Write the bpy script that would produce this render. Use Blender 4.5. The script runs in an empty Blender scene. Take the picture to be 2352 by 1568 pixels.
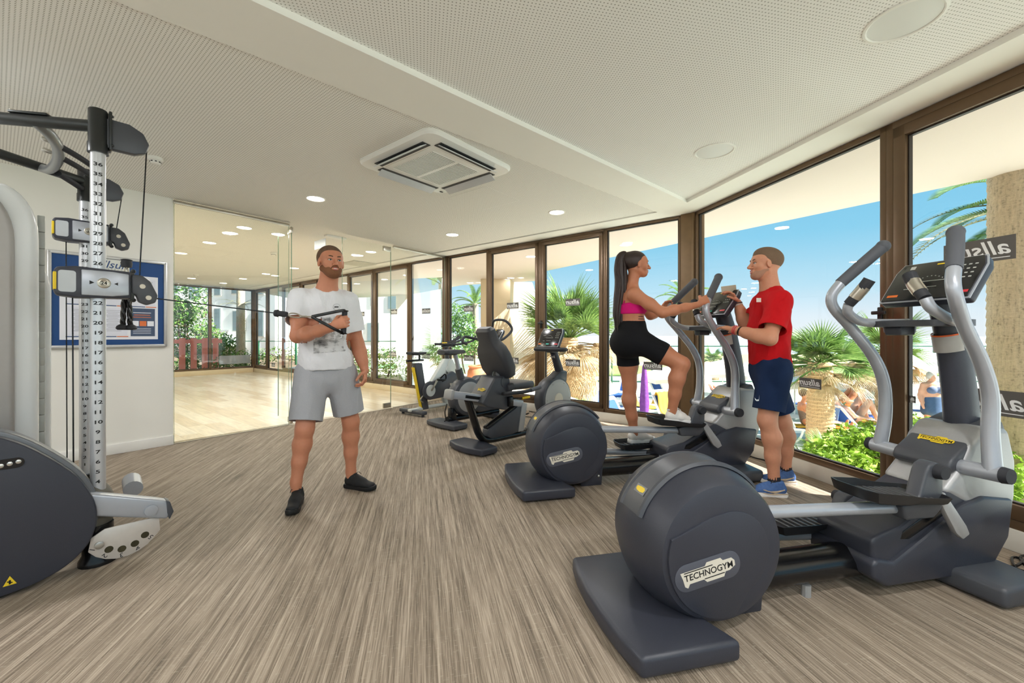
import bpy, bmesh, math, random
import numpy as np
from mathutils import Vector, Matrix
random.seed(7); np.random.seed(7)
SC = bpy.context.scene
COL = SC.collection
PI = math.pi
# ------------------------------------------------------------------ camera
H = 2.625
cam = bpy.data.objects.new('camera', bpy.data.cameras.new('camera'))
COL.objects.link(cam)
cam.location = (0, 0, 1.17); cam.rotation_euler = (PI/2, 0, 0)
cam.data.sensor_width = 36; cam.data.lens = 36*950/2352
cam.data.shift_y = -14/2352; cam.data.clip_start = .05; cam.data.clip_end = 3000
SC.camera = cam
# ------------------------------------------------------------------ view, sky, sun
SC.view_settings.view_transform = 'Standard'; SC.view_settings.look = 'None'
SC.view_settings.gamma = 1; SC.view_settings.use_curve_mapping = False
SC.view_settings.exposure = 0.78
SC.cycles.max_bounces = 8; SC.cycles.diffuse_bounces = 4; SC.cycles.glossy_bounces = 3
SC.cycles.transparent_max_bounces = 16; SC.cycles.transmission_bounces = 2
SC.cycles.use_adaptive_sampling = True; SC.cycles.adaptive_threshold = .06; SC.cycles.adaptive_min_samples = 16; SC.cycles.use_denoising = True
SC.cycles.sample_clamp_indirect = 6; SC.cycles.caustics_reflective = False; SC.cycles.caustics_refractive = False
LAMP_W = 9.5
wd = bpy.data.worlds.new('sky'); SC.world = wd; wd.use_nodes = True
nt = wd.node_tree; nt.nodes.clear()
_o = nt.nodes.new('ShaderNodeOutputWorld'); _b = nt.nodes.new('ShaderNodeBackground')
_g = nt.nodes.new('ShaderNodeTexCoord'); _s = nt.nodes.new('ShaderNodeSeparateXYZ'); _r = nt.nodes.new('ShaderNodeValToRGB')
nt.links.new(_g.outputs['Generated'], _s.inputs[0]); nt.links.new(_s.outputs['Z'], _r.inputs[0])
nt.links.new(_r.outputs[0], _b.inputs[0]); nt.links.new(_b.outputs[0], _o.inputs[0])
_e = _r.color_ramp.elements
_e[0].position = 0.0; _e[0].color = (.86, .91, .95, 1); _e[1].position = 1.0; _e[1].color = (.05, .30, .66, 1)
for p, c in ((.04, (.76, .88, .96)), (.10, (.50, .78, .94)), (.20, (.26, .64, .88)), (.36, (.155, .52, .82))):
    q = _e.new(p); q.color = (*c, 1)
_b.inputs[1].default_value = .60
sun = bpy.data.objects.new('sun', bpy.data.lights.new('sun', 'SUN')); COL.objects.link(sun)
sun.data.energy = 11.0; sun.data.angle = .01; sun.data.color = (1, .975, .94)
sun.rotation_euler = Vector((.93, -.30, .80)).to_track_quat('Z', 'Y').to_euler()

# ------------------------------------------------------------------ material helpers
MATS = {}
def lin(c):
    return tuple(((x/255)/12.92 if x/255 <= .04045 else ((x/255+.055)/1.055)**2.4) for x in c)
class NG:
    def __init__(s, name):
        s.m = bpy.data.materials.new(name); s.m.use_nodes = True; s.t = s.m.node_tree
        s.t.nodes.clear(); s.out = s.n('OutputMaterial'); s.L = s.t.links
    def n(s, typ, ins=None, **kw):
        x = s.t.nodes.new('ShaderNode'+typ)
        for k, v in kw.items(): setattr(x, k, v)
        for k, v in (ins or {}).items():
            if isinstance(v, bpy.types.NodeSocket): s.t.links.new(v, x.inputs[k])
            else: x.inputs[k].default_value = v
        return x
    def math(s, op, a, b=0.0, c=0.0):
        return s.n('Math', {0: a, 1: b, 2: c}, operation=op).outputs[0]
    def mix(s, f, a, b):
        x = s.n('Mix', data_type='RGBA')
        for i, v in ((0, f), (6, a), (7, b)):
            if isinstance(v, bpy.types.NodeSocket): s.t.links.new(v, x.inputs[i])
            else: x.inputs[i].default_value = v if i == 0 else (*v[:3], 1)
        return x.outputs[2]
    def ramp(s, f, stops):
        x = s.n('ValToRGB'); s.t.links.new(f, x.inputs[0]); e = x.color_ramp.elements
        e[0].position, e[0].color = stops[0][0], (*stops[0][1], 1); e[1].position, e[1].color = stops[-1][0], (*stops[-1][1], 1)
        for p, c in stops[1:-1]:
            q = e.new(p); q.color = (*c, 1)
        return x.outputs[0]
    def noise(s, vec, scale, detail=2.0, rough=.5):
        i = {'Scale': scale, 'Detail': detail, 'Roughness': rough}
        if vec is not None: i['Vector'] = vec
        return s.n('TexNoise', i).outputs[0]
    def coords(s, rot=0, scale=(1, 1, 1), out='Object'):
        return s.n('Mapping', {0: s.n('TexCoord').outputs[out], 'Rotation': (0, 0, rot), 'Scale': scale}).outputs[0]
    def geo(s, rot=0, scale=(1, 1, 1)):
        return s.n('Mapping', {0: s.n('NewGeometry').outputs['Position'], 'Rotation': (0, 0, rot), 'Scale': scale}).outputs[0]
    def bsdf(s, col, rough=.5, metal=0., spec=.5, bump=None, bs=.3, bd=.002, **kw):
        i = {'Base Color': col if isinstance(col, bpy.types.NodeSocket) else (*col[:3], 1), 'Roughness': rough, 'Metallic': metal, 'Specular IOR Level': spec}
        i.update(kw)
        b = s.n('BsdfPrincipled', i)
        if bump is not None:
            s.t.links.new(s.n('Bump', {'Strength': bs, 'Distance': bd, 'Height': bump}).outputs[0], b.inputs['Normal'])
        s.t.links.new(b.outputs[0], s.out.inputs[0]); return b
def M(name, rgb=None, rough=.5, metal=0., var=.06, scale=40, bump=.0, spec=.5, sss=0., emit=0.):
    """plain surface: base colour with a little procedural variation and fine relief"""
    if name in MATS: return MATS[name]
    g = NG(name); c = lin(rgb)
    nz = g.noise(g.coords(), scale, 3.0)
    lo = tuple(x*(1-var) for x in c); hi = tuple(min(1, x*(1+var)) for x in c)
    col = g.mix(nz, lo, hi)
    b = g.bsdf(col, rough, metal, spec, nz if bump else None, bump, .003)
    if sss: b.inputs['Subsurface Weight'].default_value = sss; b.inputs['Subsurface Radius'].default_value = (.02, .008, .004); b.inputs['Subsurface Scale'].default_value = .5
    if emit: b.inputs['Emission Color'].default_value = (*c, 1); b.inputs['Emission Strength'].default_value = emit
    MATS[name] = g.m; return g.m
def glass_mat(name, tint, refl):
    if name in MATS: return MATS[name]
    g = NG(name)
    tr = g.n('BsdfTransparent', {0: (*tint, 1)}); gl = g.n('BsdfGlossy', {0: (1, 1, 1, 1), 'Roughness': .0})
    fr = g.n('LayerWeight', {0: .35}).outputs['Fresnel']
    f = g.math('MULTIPLY_ADD', fr, refl, .015)
    mx = g.n('MixShader', {0: f, 1: tr.outputs[0], 2: gl.outputs[0]})
    g.L.new(mx.outputs[0], g.out.inputs[0]); MATS[name] = g.m; return g.m
def emis(name, rgb, k):
    if name in MATS: return MATS[name]
    g = NG(name); e = g.n('Emission', {0: (*lin(rgb), 1), 1: k}); g.L.new(e.outputs[0], g.out.inputs[0]); MATS[name] = g.m; return g.m

# ------------------------------------------------------------------ object helpers
def link(o, parent=None):
    COL.objects.link(o)
    if parent is not None: o.parent = parent
    return o
def tag(o, label=None, cat=None, group=None, kind=None):
    for k, v in (('label', label), ('category', cat), ('group', group), ('kind', kind)):
        if v: o[k] = v
    return o
def empty(name, loc=(0, 0, 0), rz=0., label=None, cat=None, group=None, kind=None, parent=None):
    o = bpy.data.objects.new(name, None); o.empty_display_size = .1
    o.location = loc; o.rotation_euler = (0, 0, rz); link(o, parent)
    return tag(o, label, cat, group, kind)
def copy_tree(o, parent=None):
    c = o.copy(); link(c)
    c.parent = parent
    for ch in o.children: copy_tree(ch, c)
    return c
def mesh_obj(name, me, mat, parent=None):
    o = bpy.data.objects.new(name, me)
    if mat is not None:
        me.materials.clear(); me.materials.append(mat)
    return link(o, parent)
def inst(name, me, parent, loc=(0, 0, 0), rot=(0, 0, 0), scale=(1, 1, 1), mat=None):
    o = bpy.data.objects.new(name, me); o.location = loc; o.rotation_euler = rot; o.scale = scale
    if mat is not None and len(me.materials) == 0: me.materials.append(mat)
    return link(o, parent)
def catmull(pts, k=6, closed=False):
    P = [Vector(p) for p in pts]; n = len(P); out = []
    rng = range(n if closed else n-1)
    for i in rng:
        if closed: a, b, c, d = P[i-1], P[i], P[(i+1) % n], P[(i+2) % n]
        else: a, b, c, d = P[max(i-1, 0)], P[i], P[i+1], P[min(i+2, n-1)]
        for j in range(k):
            t = j/k
            out.append(.5*((2*b)+(c-a)*t+(2*a-5*b+4*c-d)*t*t+(3*b-a-3*c+d)*t**3))
    if not closed: out.append(P[-1])
    return out
def rmat(rot):
    return Matrix.Rotation(rot[2], 4, 'Z') @ Matrix.Rotation(rot[1], 4, 'Y') @ Matrix.Rotation(rot[0], 4, 'X')
class MB:
    """collects shapes and links them as one mesh object"""
    def __init__(s): s.v = []; s.f = []
    def add(s, vs, fs, mtx=None):
        b = len(s.v)
        s.v += [tuple(mtx @ Vector(v)) if mtx is not None else tuple(v) for v in vs]
        s.f += [tuple(i+b for i in q) for q in fs]; return s
    def bm(s, bm, mtx=None):
        bm.verts.index_update()
        s.add([v.co.copy() for v in bm.verts], [[v.index for v in f.verts] for f in bm.faces], mtx); bm.free(); return s
    def box(s, c, d, bevel=0., rot=(0, 0, 0), seg=2):
        bm = bmesh.new(); bmesh.ops.create_cube(bm, size=1)
        for v in bm.verts: v.co = Vector((v.co.x*d[0], v.co.y*d[1], v.co.z*d[2]))
        if bevel: bmesh.ops.bevel(bm, geom=bm.edges[:], offset=min(bevel, .49*min(d)), segments=seg, affect='EDGES', profile=.5)
        return s.bm(bm, Matrix.Translation(c) @ rmat(rot))
    def prism(s, poly, a, b, axis='y', bevel=0., seg=2, ang=.5, mtx=None):
        """poly of (p,q): axis y -> (x,z); axis z -> (x,y); axis x -> (y,z); extruded from a to b"""
        def pt(p, q, w): return {'y': (p, w, q), 'z': (p, q, w), 'x': (w, p, q)}[axis]
        bm = bmesh.new(); n = len(poly)
        va = [bm.verts.new(pt(p[0], p[1], a)) for p in poly]; vb = [bm.verts.new(pt(p[0], p[1], b)) for p in poly]
        bm.faces.new(va); bm.faces.new(vb[::-1])
        for i in range(n): bm.faces.new((va[i], vb[i], vb[(i+1) % n], va[(i+1) % n]))
        bmesh.ops.recalc_face_normals(bm, faces=bm.faces[:])
        if bevel:
            ed = [e for e in bm.edges if len(e.link_faces) == 2 and e.calc_face_angle() > ang]
            bmesh.ops.bevel(bm, geom=ed, offset=bevel, segments=seg, affect='EDGES', profile=.5, clamp_overlap=True)
        return s.bm(bm, mtx)
    def loft(s, rings, caps=True, closed_u=True):
        n = len(rings[0]); vs = [p for r in rings for p in r]; fs = []
        m = n if closed_u else n-1
        for i in range(len(rings)-1):
            for j in range(m):
                fs.append((i*n+j, i*n+(j+1) % n, (i+1)*n+(j+1) % n, (i+1)*n+j))
        if caps: fs.append(tuple(range(n))[::-1]); fs.append(tuple(range((len(rings)-1)*n, len(rings)*n)))
        return s.add(vs, fs)
    def tube(s, pts, r, n=12, smooth=0, closed=False, caps=True, flat=1.0, up=None):
        P = catmull(pts, smooth, closed) if smooth else [Vector(p) for p in pts]
        k = len(P)
        if callable(r): R = [r(i/(k-1)) for i in range(k)]
        elif isinstance(r, (list, tuple)):
            R = [float(np.interp(i/(k-1), np.linspace(0, 1, len(r)), r)) for i in range(k)]
        else: R = [r]*k
        T = []
        for i in range(k):
            a = P[i-1] if (closed or i > 0) else P[i]; b = P[(i+1) % k] if (closed or i < k-1) else P[i]
            t = (b-a); T.append(t.normalized() if t.length > 1e-9 else Vector((0, 0, 1)))
        u = Vector(up) if up is not None else (Vector((0, 0, 1)) if abs(T[0].z) < .9 else Vector((1, 0, 0)))
        rings = []
        for i in range(k):
            u = (u - T[i]*u.dot(T[i]))
            u = u.normalized() if u.length > 1e-6 else T[i].orthogonal().normalized()
            w = T[i].cross(u)
            rings.append([P[i]+(u*math.cos(2*PI*j/n)*flat+w*math.sin(2*PI*j/n))*R[i] for j in range(n)])
        if closed: rings.append(rings[0]); return s.loft(rings, caps=False)
        return s.loft(rings, caps=caps)
    def lathe(s, prof, n=24, mtx=None, caps=True):
        rings = [[Vector((r*math.cos(2*PI*j/n), r*math.sin(2*PI*j/n), z)) for j in range(n)] for r, z in prof]
        if mtx is not None: rings = [[mtx @ p for p in q] for q in rings]
        return s.loft(rings, caps=caps)
    def ball(s, c, r, n=12, rot=(0, 0, 0)):
        bm = bmesh.new(); bmesh.ops.create_uvsphere(bm, u_segments=n, v_segments=max(6, n*2//3), radius=1)
        d = r if isinstance(r, (tuple, list)) else (r, r, r)
        return s.bm(bm, Matrix.Translation(c) @ rmat(rot) @ Matrix.Diagonal((*d, 1)))
    def mesh(s, name, smooth=.6):
        me = bpy.data.meshes.new(name); me.from_pydata(s.v, [], s.f); me.update()
        bm = bmesh.new(); bm.from_mesh(me); bmesh.ops.recalc_face_normals(bm, faces=bm.faces[:]); bm.to_mesh(me); bm.free()
        if smooth:
            me.polygons.foreach_set('use_smooth', [True]*len(me.polygons))
            try: me.set_sharp_from_angle(angle=smooth)
            except Exception: pass
        return me
    def build(s, name, mat, parent=None, smooth=.6, loc=None, rot=None):
        o = mesh_obj(name, s.mesh(name, smooth), mat, parent)
        if loc is not None: o.location = loc
        if rot is not None: o.rotation_euler = rot
        return o
def AX(axis, loc=(0, 0, 0)):
    """matrix whose local z points along axis"""
    return Matrix.Translation(loc) @ Vector(axis).to_track_quat('Z', 'Y').to_matrix().to_4x4()
def rrect(w, h, r, k=4):
    out = []
    for cx, cy, a0 in ((w/2-r, h/2-r, 0), (-w/2+r, h/2-r, 90), (-w/2+r, -h/2+r, 180), (w/2-r, -h/2+r, 270)):
        for i in range(k+1):
            a = math.radians(a0+90*i/k); out.append((cx+r*math.cos(a), cy+r*math.sin(a)))
    return out
def text_part(name, body, size, mat, parent, mtx, shear=0., extrude=.0008, align='CENTER', xs=1., bold=0., sp=1.0, lines=1.0):
    cu = bpy.data.curves.new(name, 'FONT'); cu.body = body; cu.size = size; cu.shear = shear; cu.extrude = extrude
    cu.align_x = align; cu.align_y = 'CENTER'; cu.offset = bold; cu.resolution_u = 3; cu.space_character = sp; cu.space_line = lines
    t = bpy.data.objects.new('t', cu); COL.objects.link(t)
    bpy.context.view_layer.update()
    me = bpy.data.meshes.new_from_object(t.evaluated_get(bpy.context.evaluated_depsgraph_get()))
    bpy.data.objects.remove(t); bpy.data.curves.remove(cu)
    me.transform(mtx @ Matrix.Diagonal((xs, 1, 1, 1)))
    if xs < 0: me.flip_normals()
    me.name = name
    return mesh_obj(name, me, mat, parent)
def unit(v): v = Vector(v); return v.normalized()
def cross2(a, b): return a[0]*b[1]-a[1]*b[0]
class Wall:
    """vertical plane through P along d; s along d, t to its left, z up"""
    def __init__(s, P, d):
        s.P = Vector((P[0], P[1], 0)); s.d = unit((d[0], d[1], 0)); s.n = Vector((-s.d.y, s.d.x, 0)); s.rz = math.atan2(s.d.y, s.d.x)
    def at(s, a, t=0., z=0.): return s.P+s.d*a+s.n*t+Vector((0, 0, z))
    def spx(s, px):
        k = (px-1176)/950   # X = kY
        return (k*s.P.y-s.P.x)/(s.d.x-k*s.d.y)
    def root(s, name, a=0, t=0, z=0, **kw): return empty(name, s.at(a, t, z), s.rz, **kw)
P1 = (-1.2, 7.65); P2 = (2.17, 4.956); P3 = (-3.641, 4.446)
WB = Wall(P1, (P2[0]-P1[0], P2[1]-P1[1])); LB = math.hypot(P2[0]-P1[0], P2[1]-P1[1])
WA = Wall(P2, (.2168, -1)); WG = Wall(P1, (P3[0]-P1[0], P3[1]-P1[1])); LG = math.hypot(P3[0]-P1[0], P3[1]-P1[1])
SFAR = -9.05
FAR = WB.at(SFAR); WF = Wall((FAR.x, FAR.y), (P3[0]-P1[0], P3[1]-P1[1]))
ANG_A = math.atan2(-1, .2168); ANG_B = WB.rz
# ================================================================== STRUCTURE
def polymesh(name, pts, z, mat, parent=None, up=True, thick=0.):
    mb = MB()
    if thick: mb.prism([(p[0], p[1]) for p in pts], z, z+thick, axis='z')
    else: mb.add([(p[0], p[1], z) for p in pts], [tuple(range(len(pts)))])
    return mb.build(name, mat, parent, smooth=0)
def carpet_mat():
    g = NG('woven_vinyl_floor')
    v = g.geo(-math.atan2(1, -.2168)+PI/2)       # x across the stripes
    def sc(a, b): return g.n('Mapping', {0: v, 'Scale': (a, b, 1)}).outputs[0]
    n1 = g.noise(sc(150, 2.2), 1., 3., .7); n2 = g.noise(sc(420, 9), 1., 1., .5); n3 = g.noise(sc(38, .9), 1., 2., .6); n4 = g.noise(sc(3, 330), 1., 1.)
    a = g.math('MULTIPLY_ADD', n1, .55, g.math('MULTIPLY', n2, .25)); a = g.math('MULTIPLY_ADD', n3, .35, a)
    col = g.ramp(a, [(.38, lin((70, 61, 50))), (.5, lin((120, 107, 92))), (.6, lin((154, 139, 122))), (.72, lin((188, 173, 155)))])
    tick = g.math('GREATER_THAN', g.math('MULTIPLY', n4, g.noise(sc(60, 60), 1., 1.)), .375)
    col = g.mix(g.math('MULTIPLY', tick, .18), col, lin((214, 206, 186)))
    g.bsdf(col, .62, 0, .35, a, .35, .002); return g.m
def perf_mat(name, rot, base, hole, pitch, r):
    g = NG(name); v = g.geo(rot); s = g.n('SeparateXYZ', {0: v})
    def cell(o, p): return g.math('SUBTRACT', g.math('FRACT', g.math('MULTIPLY', o, 1/p)), .5)
    x = g.math('MULTIPLY', cell(s.outputs[0], pitch), pitch); y = g.math('MULTIPLY', cell(s.outputs[1], pitch), pitch)
    d = g.math('SQRT', g.math('ADD', g.math('MULTIPLY', x, x), g.math('MULTIPLY', y, y)))
    m = g.math('LESS_THAN', d, r)
    col = g.mix(m, base, hole); g.bsdf(col, .8, 0, .2); return g.m
MW = M('white_wall_paint', (238, 236, 228), .7, var=.015, scale=6, bump=.02)
MCEIL = M('white_ceiling_paint', (247, 245, 238), .75, var=.012, scale=5)
MBROWN = M('bronze_aluminium', (104, 82, 60), .38, .35, var=.08, scale=14)
MBROWN2 = M('dark_bronze_gasket', (40, 32, 26), .5)
MGLASS = glass_mat('window_glass', (.975, .985, .98), .32)
MGLASS2 = glass_mat('partition_glass', (.955, .985, .955), .75)
MGREEN_EDGE = M('green_glass_edge', (120, 150, 128), .15)
MCHROME = M('brushed_steel', (190, 184, 172), .3, .9, var=.05)
# ---- floors
flo = polymesh('floor', [(-9, -4), (4.6, -4), (4.3, -2), P2, P1, P3, (-5.9, 1.5), (-9, -1)], 0, carpet_mat())
tag(flo, kind='structure')
sub = polymesh('subfloor', [tuple(WB.at(LB+.4, .05)[:2]), tuple(WB.at(SFAR-.3, .05)[:2]), tuple(WF.at(6, -.3)[:2]), (-12, -4.2), (4.7, -4.2), tuple(WA.at(7, .05)[:2])], -.16, M('concrete', (150, 146, 138), .8), thick=.14)
tag(sub, kind='structure')
def plank_mats():
    out = []
    for i, c in enumerate(((236, 222, 200), (230, 214, 190), (240, 228, 210), (224, 206, 180))):
        g = NG('oak_plank_%s' % 'abcd'[i]); v = g.coords(0, (2.2, 26, 1))
        n = g.noise(v, 1., 4., .6); cl = lin(c)
        g.bsdf(g.ramp(n, [(.3, tuple(x*.8 for x in cl)), (.55, cl), (.8, tuple(min(1, x*1.12) for x in cl))]), .28, 0, .5, n, .08, .001); out.append(g.m)
    return out
st = empty('floor_studio', WB.at(0), WB.rz, kind='structure')
PM = plank_mats(); pl_me = []
for i in range(4):
    b = MB(); b.box((.6, .0925, -.006), (1.198, .1838, .012), .0008, seg=1); me = b.mesh('plank', 0); me.materials.append(PM[i]); pl_me.append(me)
# planks run along the window wall; local -y is into the rooms
r = random.Random(3); nrow = 26; cnt = 0
for j in range(nrow):
    x = -.03; ln = .25+r.random()*.95
    while x > SFAR and cnt < 300:
        ln = min(ln, x-SFAR)
        if ln > .05: inst('plank', pl_me[r.randrange(4)], st, (x-ln, -.185*(j+1), 0), scale=(ln/1.2, 1, 1)); cnt += 1
        x -= ln; ln = 1.2
polymesh('far_planks', [tuple(WB.at(-.02, 0)[:2]), tuple(WB.at(-.02, -9)[:2]), tuple(WB.at(SFAR, -9)[:2]), tuple(WB.at(SFAR, 0)[:2])], -.0135, PM[0])
fp = bpy.data.objects['far_planks']; fp.parent = st; fp.matrix_parent_inverse = (Matrix.Translation(WB.at(0)) @ Matrix.Rotation(WB.rz, 4, 'Z')).inverted(); fp['kind'] = 'stuff'
# ---- ceiling
ce = empty('ceiling', (0, 0, 0), kind='structure')
bl = Vector((1.723, 4.90)); bd = Vector((1.1147, 1)).normalized(); br = Vector((1.917, 4.533)); bn = Vector((bd.y, -bd.x))
PERF = perf_mat('perforated_plaster_warm', -WB.rz, lin((246, 244, 238)), lin((160, 156, 146)), .0165, .0034)
PERF2 = perf_mat('perforated_plaster_side', -WA.rz, lin((247, 246, 243)), lin((176, 174, 168)), .0175, .0034)
def xy(v): return (v[0], v[1])
bfar = bl-bd*9
polymesh('perforated_panel', [xy(bl), xy(WB.at(-.38, -.36)), xy(WB.at(SFAR-.1, -.36)), xy(WF.at(9)), (-12, -4), xy(bfar)], H+.014, PERF, ce)
brf = br-bd*9
polymesh('perforated_panel', [xy(br), xy(brf), (4.5, -4.5), xy(WA.at(9, -.337)), xy(WA.at(.45, -.337))], H+.035, PERF2, ce)
mb = MB(); mb.prism([xy(bl), xy(bfar), xy(brf), xy(br)], H, H+.09, 'z'); mb.build('beam', MCEIL, ce, 0)
mb = MB(); mb.prism([xy(bl), xy(br), xy(WA.at(.45, -.337)), xy(WA.at(0, .1)), xy(WB.at(LB, .12)), xy(WB.at(SFAR-.1, .12)), xy(WB.at(SFAR-.1, -.36))], H, H+.09, 'z')
mb.prism([xy(WA.at(.0, .1)), xy(WA.at(.45, -.337)), xy(WA.at(9, -.337)), xy(WA.at(9, .1))], H, H+.088, 'z'); mb.build('border', MCEIL, ce, 0)
polymesh('upper_slab', [(-14, -5), (5, -5), xy(WA.at(0, .1)), xy(WB.at(SFAR-.3, .2)), xy(WF.at(9, -.3))], H+.09, MCEIL, ce, thick=.15)
# ---- solid walls
def wallbox(name, W, s0, s1, t0, t1, z0, z1, mat, kind='structure', parent=None, bevel=0.):
    mb = MB(); mb.box(((s0+s1)/2, (t0+t1)/2, (z0+z1)/2), (s1-s0, t1-t0, z1-z0), bevel)
    o = mb.build(name, mat, parent, 0 if not bevel else .6)
    if parent is None: o.location = W.P; o.rotation_euler = (0, 0, W.rz)
    if kind: o['kind'] = kind
    return o
wallbox('wall_left', WG, LG, LG+2.6, -.16, 0, 0, H+.09, MW)
wallbox('baseboard_left', WG, LG-.0, LG+2.6, 0, .014, 0, .1, M('white_skirting', (236, 234, 228), .4, var=.01), bevel=.003)
wallbox('wall_side', Wall(WG.at(LG+2.6)[:2], (0, -1)), 0, 6.2, -.16, 0, 0, H+.09, MW)
WR = Wall((-6.2, -3.5), (1, 0)); wallbox('wall_rear', WR, -.6, 11, -.16, 0, 0, .12, MW); wallbox('wall_rear', WR, -.6, .0, -.16, 0, .12, H+.09, MW)
wallbox('wall_studio', WG, LG+.9, LG+1.05, -9.3, -.16, 0, H+.09, MW)
# ---- framed glazing
def frame_rect(mb, s0, s1, z0, z1, w, d, wb=None, wt=None, t=0.):
    wb = wb or w; wt = wt or w
    mb.box(((s0+s1)/2, t, z0+wb/2), (s1-s0, d, wb), .003); mb.box(((s0+s1)/2, t, z1-wt/2), (s1-s0, d, wt), .003)
    mb.box((s0+w/2, t, (z0+z1)/2), (w, d, z1-z0-.002), .003); mb.box((s1-w/2, t, (z0+z1)/2), (w, d, z1-z0-.002), .003)
MDEC = M('dark_window_film', (92, 88, 84), .5, var=.05); MDECW = M('white_window_film', (240, 240, 238), .6, var=.01)
def decal(win, s, z, w=.30, hgt=.125, t=-.006):
    mb = MB(); mb.box((s, t, z), (w, .0012, hgt)); d = mb.build('decal', MDEC, win, 0)
    text_part('lettering', 'allsun', hgt*.86, MDECW, d, Matrix.Translation((s-.0, t-.0012, z+.004)) @ Matrix.Rotation(PI/2, 4, 'X'), shear=.3, extrude=.0003, xs=-1.12, bold=.0015)
    mb = MB(); mb.box((s-.0, t-.0012, z-hgt*.36), (w*.86, .0006, .0045), rot=(0, .02, 0)); mb.build('swoosh', MDECW, d, 0)
WN = [0]
def window(W, s0, s1, z0=.12, z1=H-.004, w=.045, d=.07, sash=0., decs=(), pane=MGLASS):
    WN[0] += 1
    root = empty('window_%d' % WN[0], W.P, W.rz, kind='structure')
    mb = MB(); frame_rect(mb, s0, s1, z0, z1, w, d, wb=max(w, .05)); mb.build('frame', MBROWN, root)
    a, b, c, e = s0+w, s1-w, z0+max(w, .05), z1-w
    if sash:
        mb = MB(); frame_rect(mb, a+.004, b-.004, c+.003, e-.003, sash, d*.8, wb=sash*1.15, t=-.014); mb.build('sash', MBROWN, root)
        a += sash; b -= sash; c += sash*1.15; e -= sash
    mb = MB(); g = .012
    mb.box(((a+b)/2, 0, c+g/2), (b-a, .03, g)); mb.box(((a+b)/2, 0, e-g/2), (b-a, .03, g)); mb.box((a+g/2, 0, (c+e)/2), (g, .03, e-c)); mb.box((b-g/2, 0, (c+e)/2), (g, .03, e-c))
    mb.build('gasket', MBROWN2, root, 0)
    mb = MB(); mb.add([(a, 0, c), (b, 0, c), (b, 0, e), (a, 0, e)], [(0, 1, 2, 3)]); mb.build('pane', pane, root, 0)
    for q in decs: decal(root, *q)
    return root
def spz(W, px, py):
    s = W.spx(px); p = W.at(s); return s, 1.17+(770-py)/950*p.y
def dec(W, px, py, w=.24): return (*spz(W, px, py), w, w*.42)
s = WB.spx
b0, b1, b2, b3, b4 = .06, s(1123), s(1243), s(1392), s(1566)
window(WB, b0, b1, w=.03, decs=[dec(WB, 1077, 709), dec(WB, 1077, 822)])
window(WB, b1, b2, w=.028, sash=.055, decs=[dec(WB, 1178, 702), dec(WB, 1178, 828)])
window(WB, b2, b3, w=.028, sash=.055, decs=[dec(WB, 1316, 694), dec(WB, 1316, 833)])
wlast = window(WB, b3, b4, w=.03, decs=[dec(WB, 1500, 840)])
# studio side of the same facade
for k, (a, b, sa, dd) in enumerate(((s(945), -.07, 0, ((980, 714), )), (s(861), s(945), .055, ((905, 716), (902, 812))), (s(802), s(861), .055, ((831, 721), )), (s(734), s(802), 0, ()),
                     (s(694), s(734), .055, ()), (s(651), s(694), .055, ((628, 838), )), (s(616), s(651), 0, ()), (SFAR+.06, s(616), .05, ()))):
    window(WB, a, b, w=.03, sash=sa, decs=[dec(WB, *q) for q in dd])
mb = MB(); mb.box((0, 0, H/2), (.11, .09, H-.004), .006); mb.box((-.0, 0, .06), (.14, .1, .12), .004)
o = mb.build('trim_1', MBROWN, None); o.location = WB.P; o.rotation_euler = (0, 0, WB.rz); o['kind'] = 'structure'
# corner pillar between the two glazed walls
mb = MB(); c0 = WB.at(b4+.005, -.06); c1 = WB.at(LB+.0, -.065); c2 = WA.at(.075, -.05); c3 = WA.at(.075, .1); c4 = WB.at(b4+.005, .1)
mb.prism([xy(c0), xy(c1), xy(c2), xy(c3), xy(c4)], 0, H, 'z', .004); o = mb.build('trim_2', M('weathered_bronze_cladding', (118, 94, 66), .5, .3, var=.22, scale=9), None); o['kind'] = 'structure'
a0, a1 = .085, WA.spx(2044)
window(WA, a0, a1, w=.04, decs=[dec(WA, 1862, 880, .2)])
window(WA, a1, a1+1.55, w=.045, sash=.07, decs=[dec(WA, 2247, 578, .32), dec(WA, 2270, 922, .34), dec(WA, 2083, 915, .11)])
window(WA, a1+1.55, a1+3.1, w=.045, sash=.07)
window(WA, a1+3.1, a1+5.2, w=.045)
for i in range(4): window(WR, i*2.5, i*2.5+2.5, w=.05)  # unseen glazing added behind the camera to let fill daylight in
window(WF, .06, .06+(WF.spx(482)-.06), z0=.14, w=.035, decs=()); window(WF, WF.spx(482), WF.spx(482)+2.3, z0=.14, w=.035); window(WF, WF.spx(482)+2.3, WF.spx(482)+4.6, z0=.14, w=.035)
wo = [o for o in bpy.data.objects if o.name.startswith('window_')]
# grey sign plate low on the studio end window
mb = MB(); p0 = WF.spx(541); mb.box((p0, -.02, .42), (.85, .004, .26), .002); pl = mb.build('sign_plate', M('grey_sign_plate', (150, 156, 166), .5), [o for o in wo if abs(o.location.x-WF.P.x) < .01][0], 0)
text_part('lettering', 'allsun', .17, M('dark_sign_letters', (60, 64, 72), .5), pl, Matrix.Translation((p0, -.024, .43)) @ Matrix.Rotation(PI/2, 4, 'X'), shear=.3, extrude=.0004)
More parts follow.
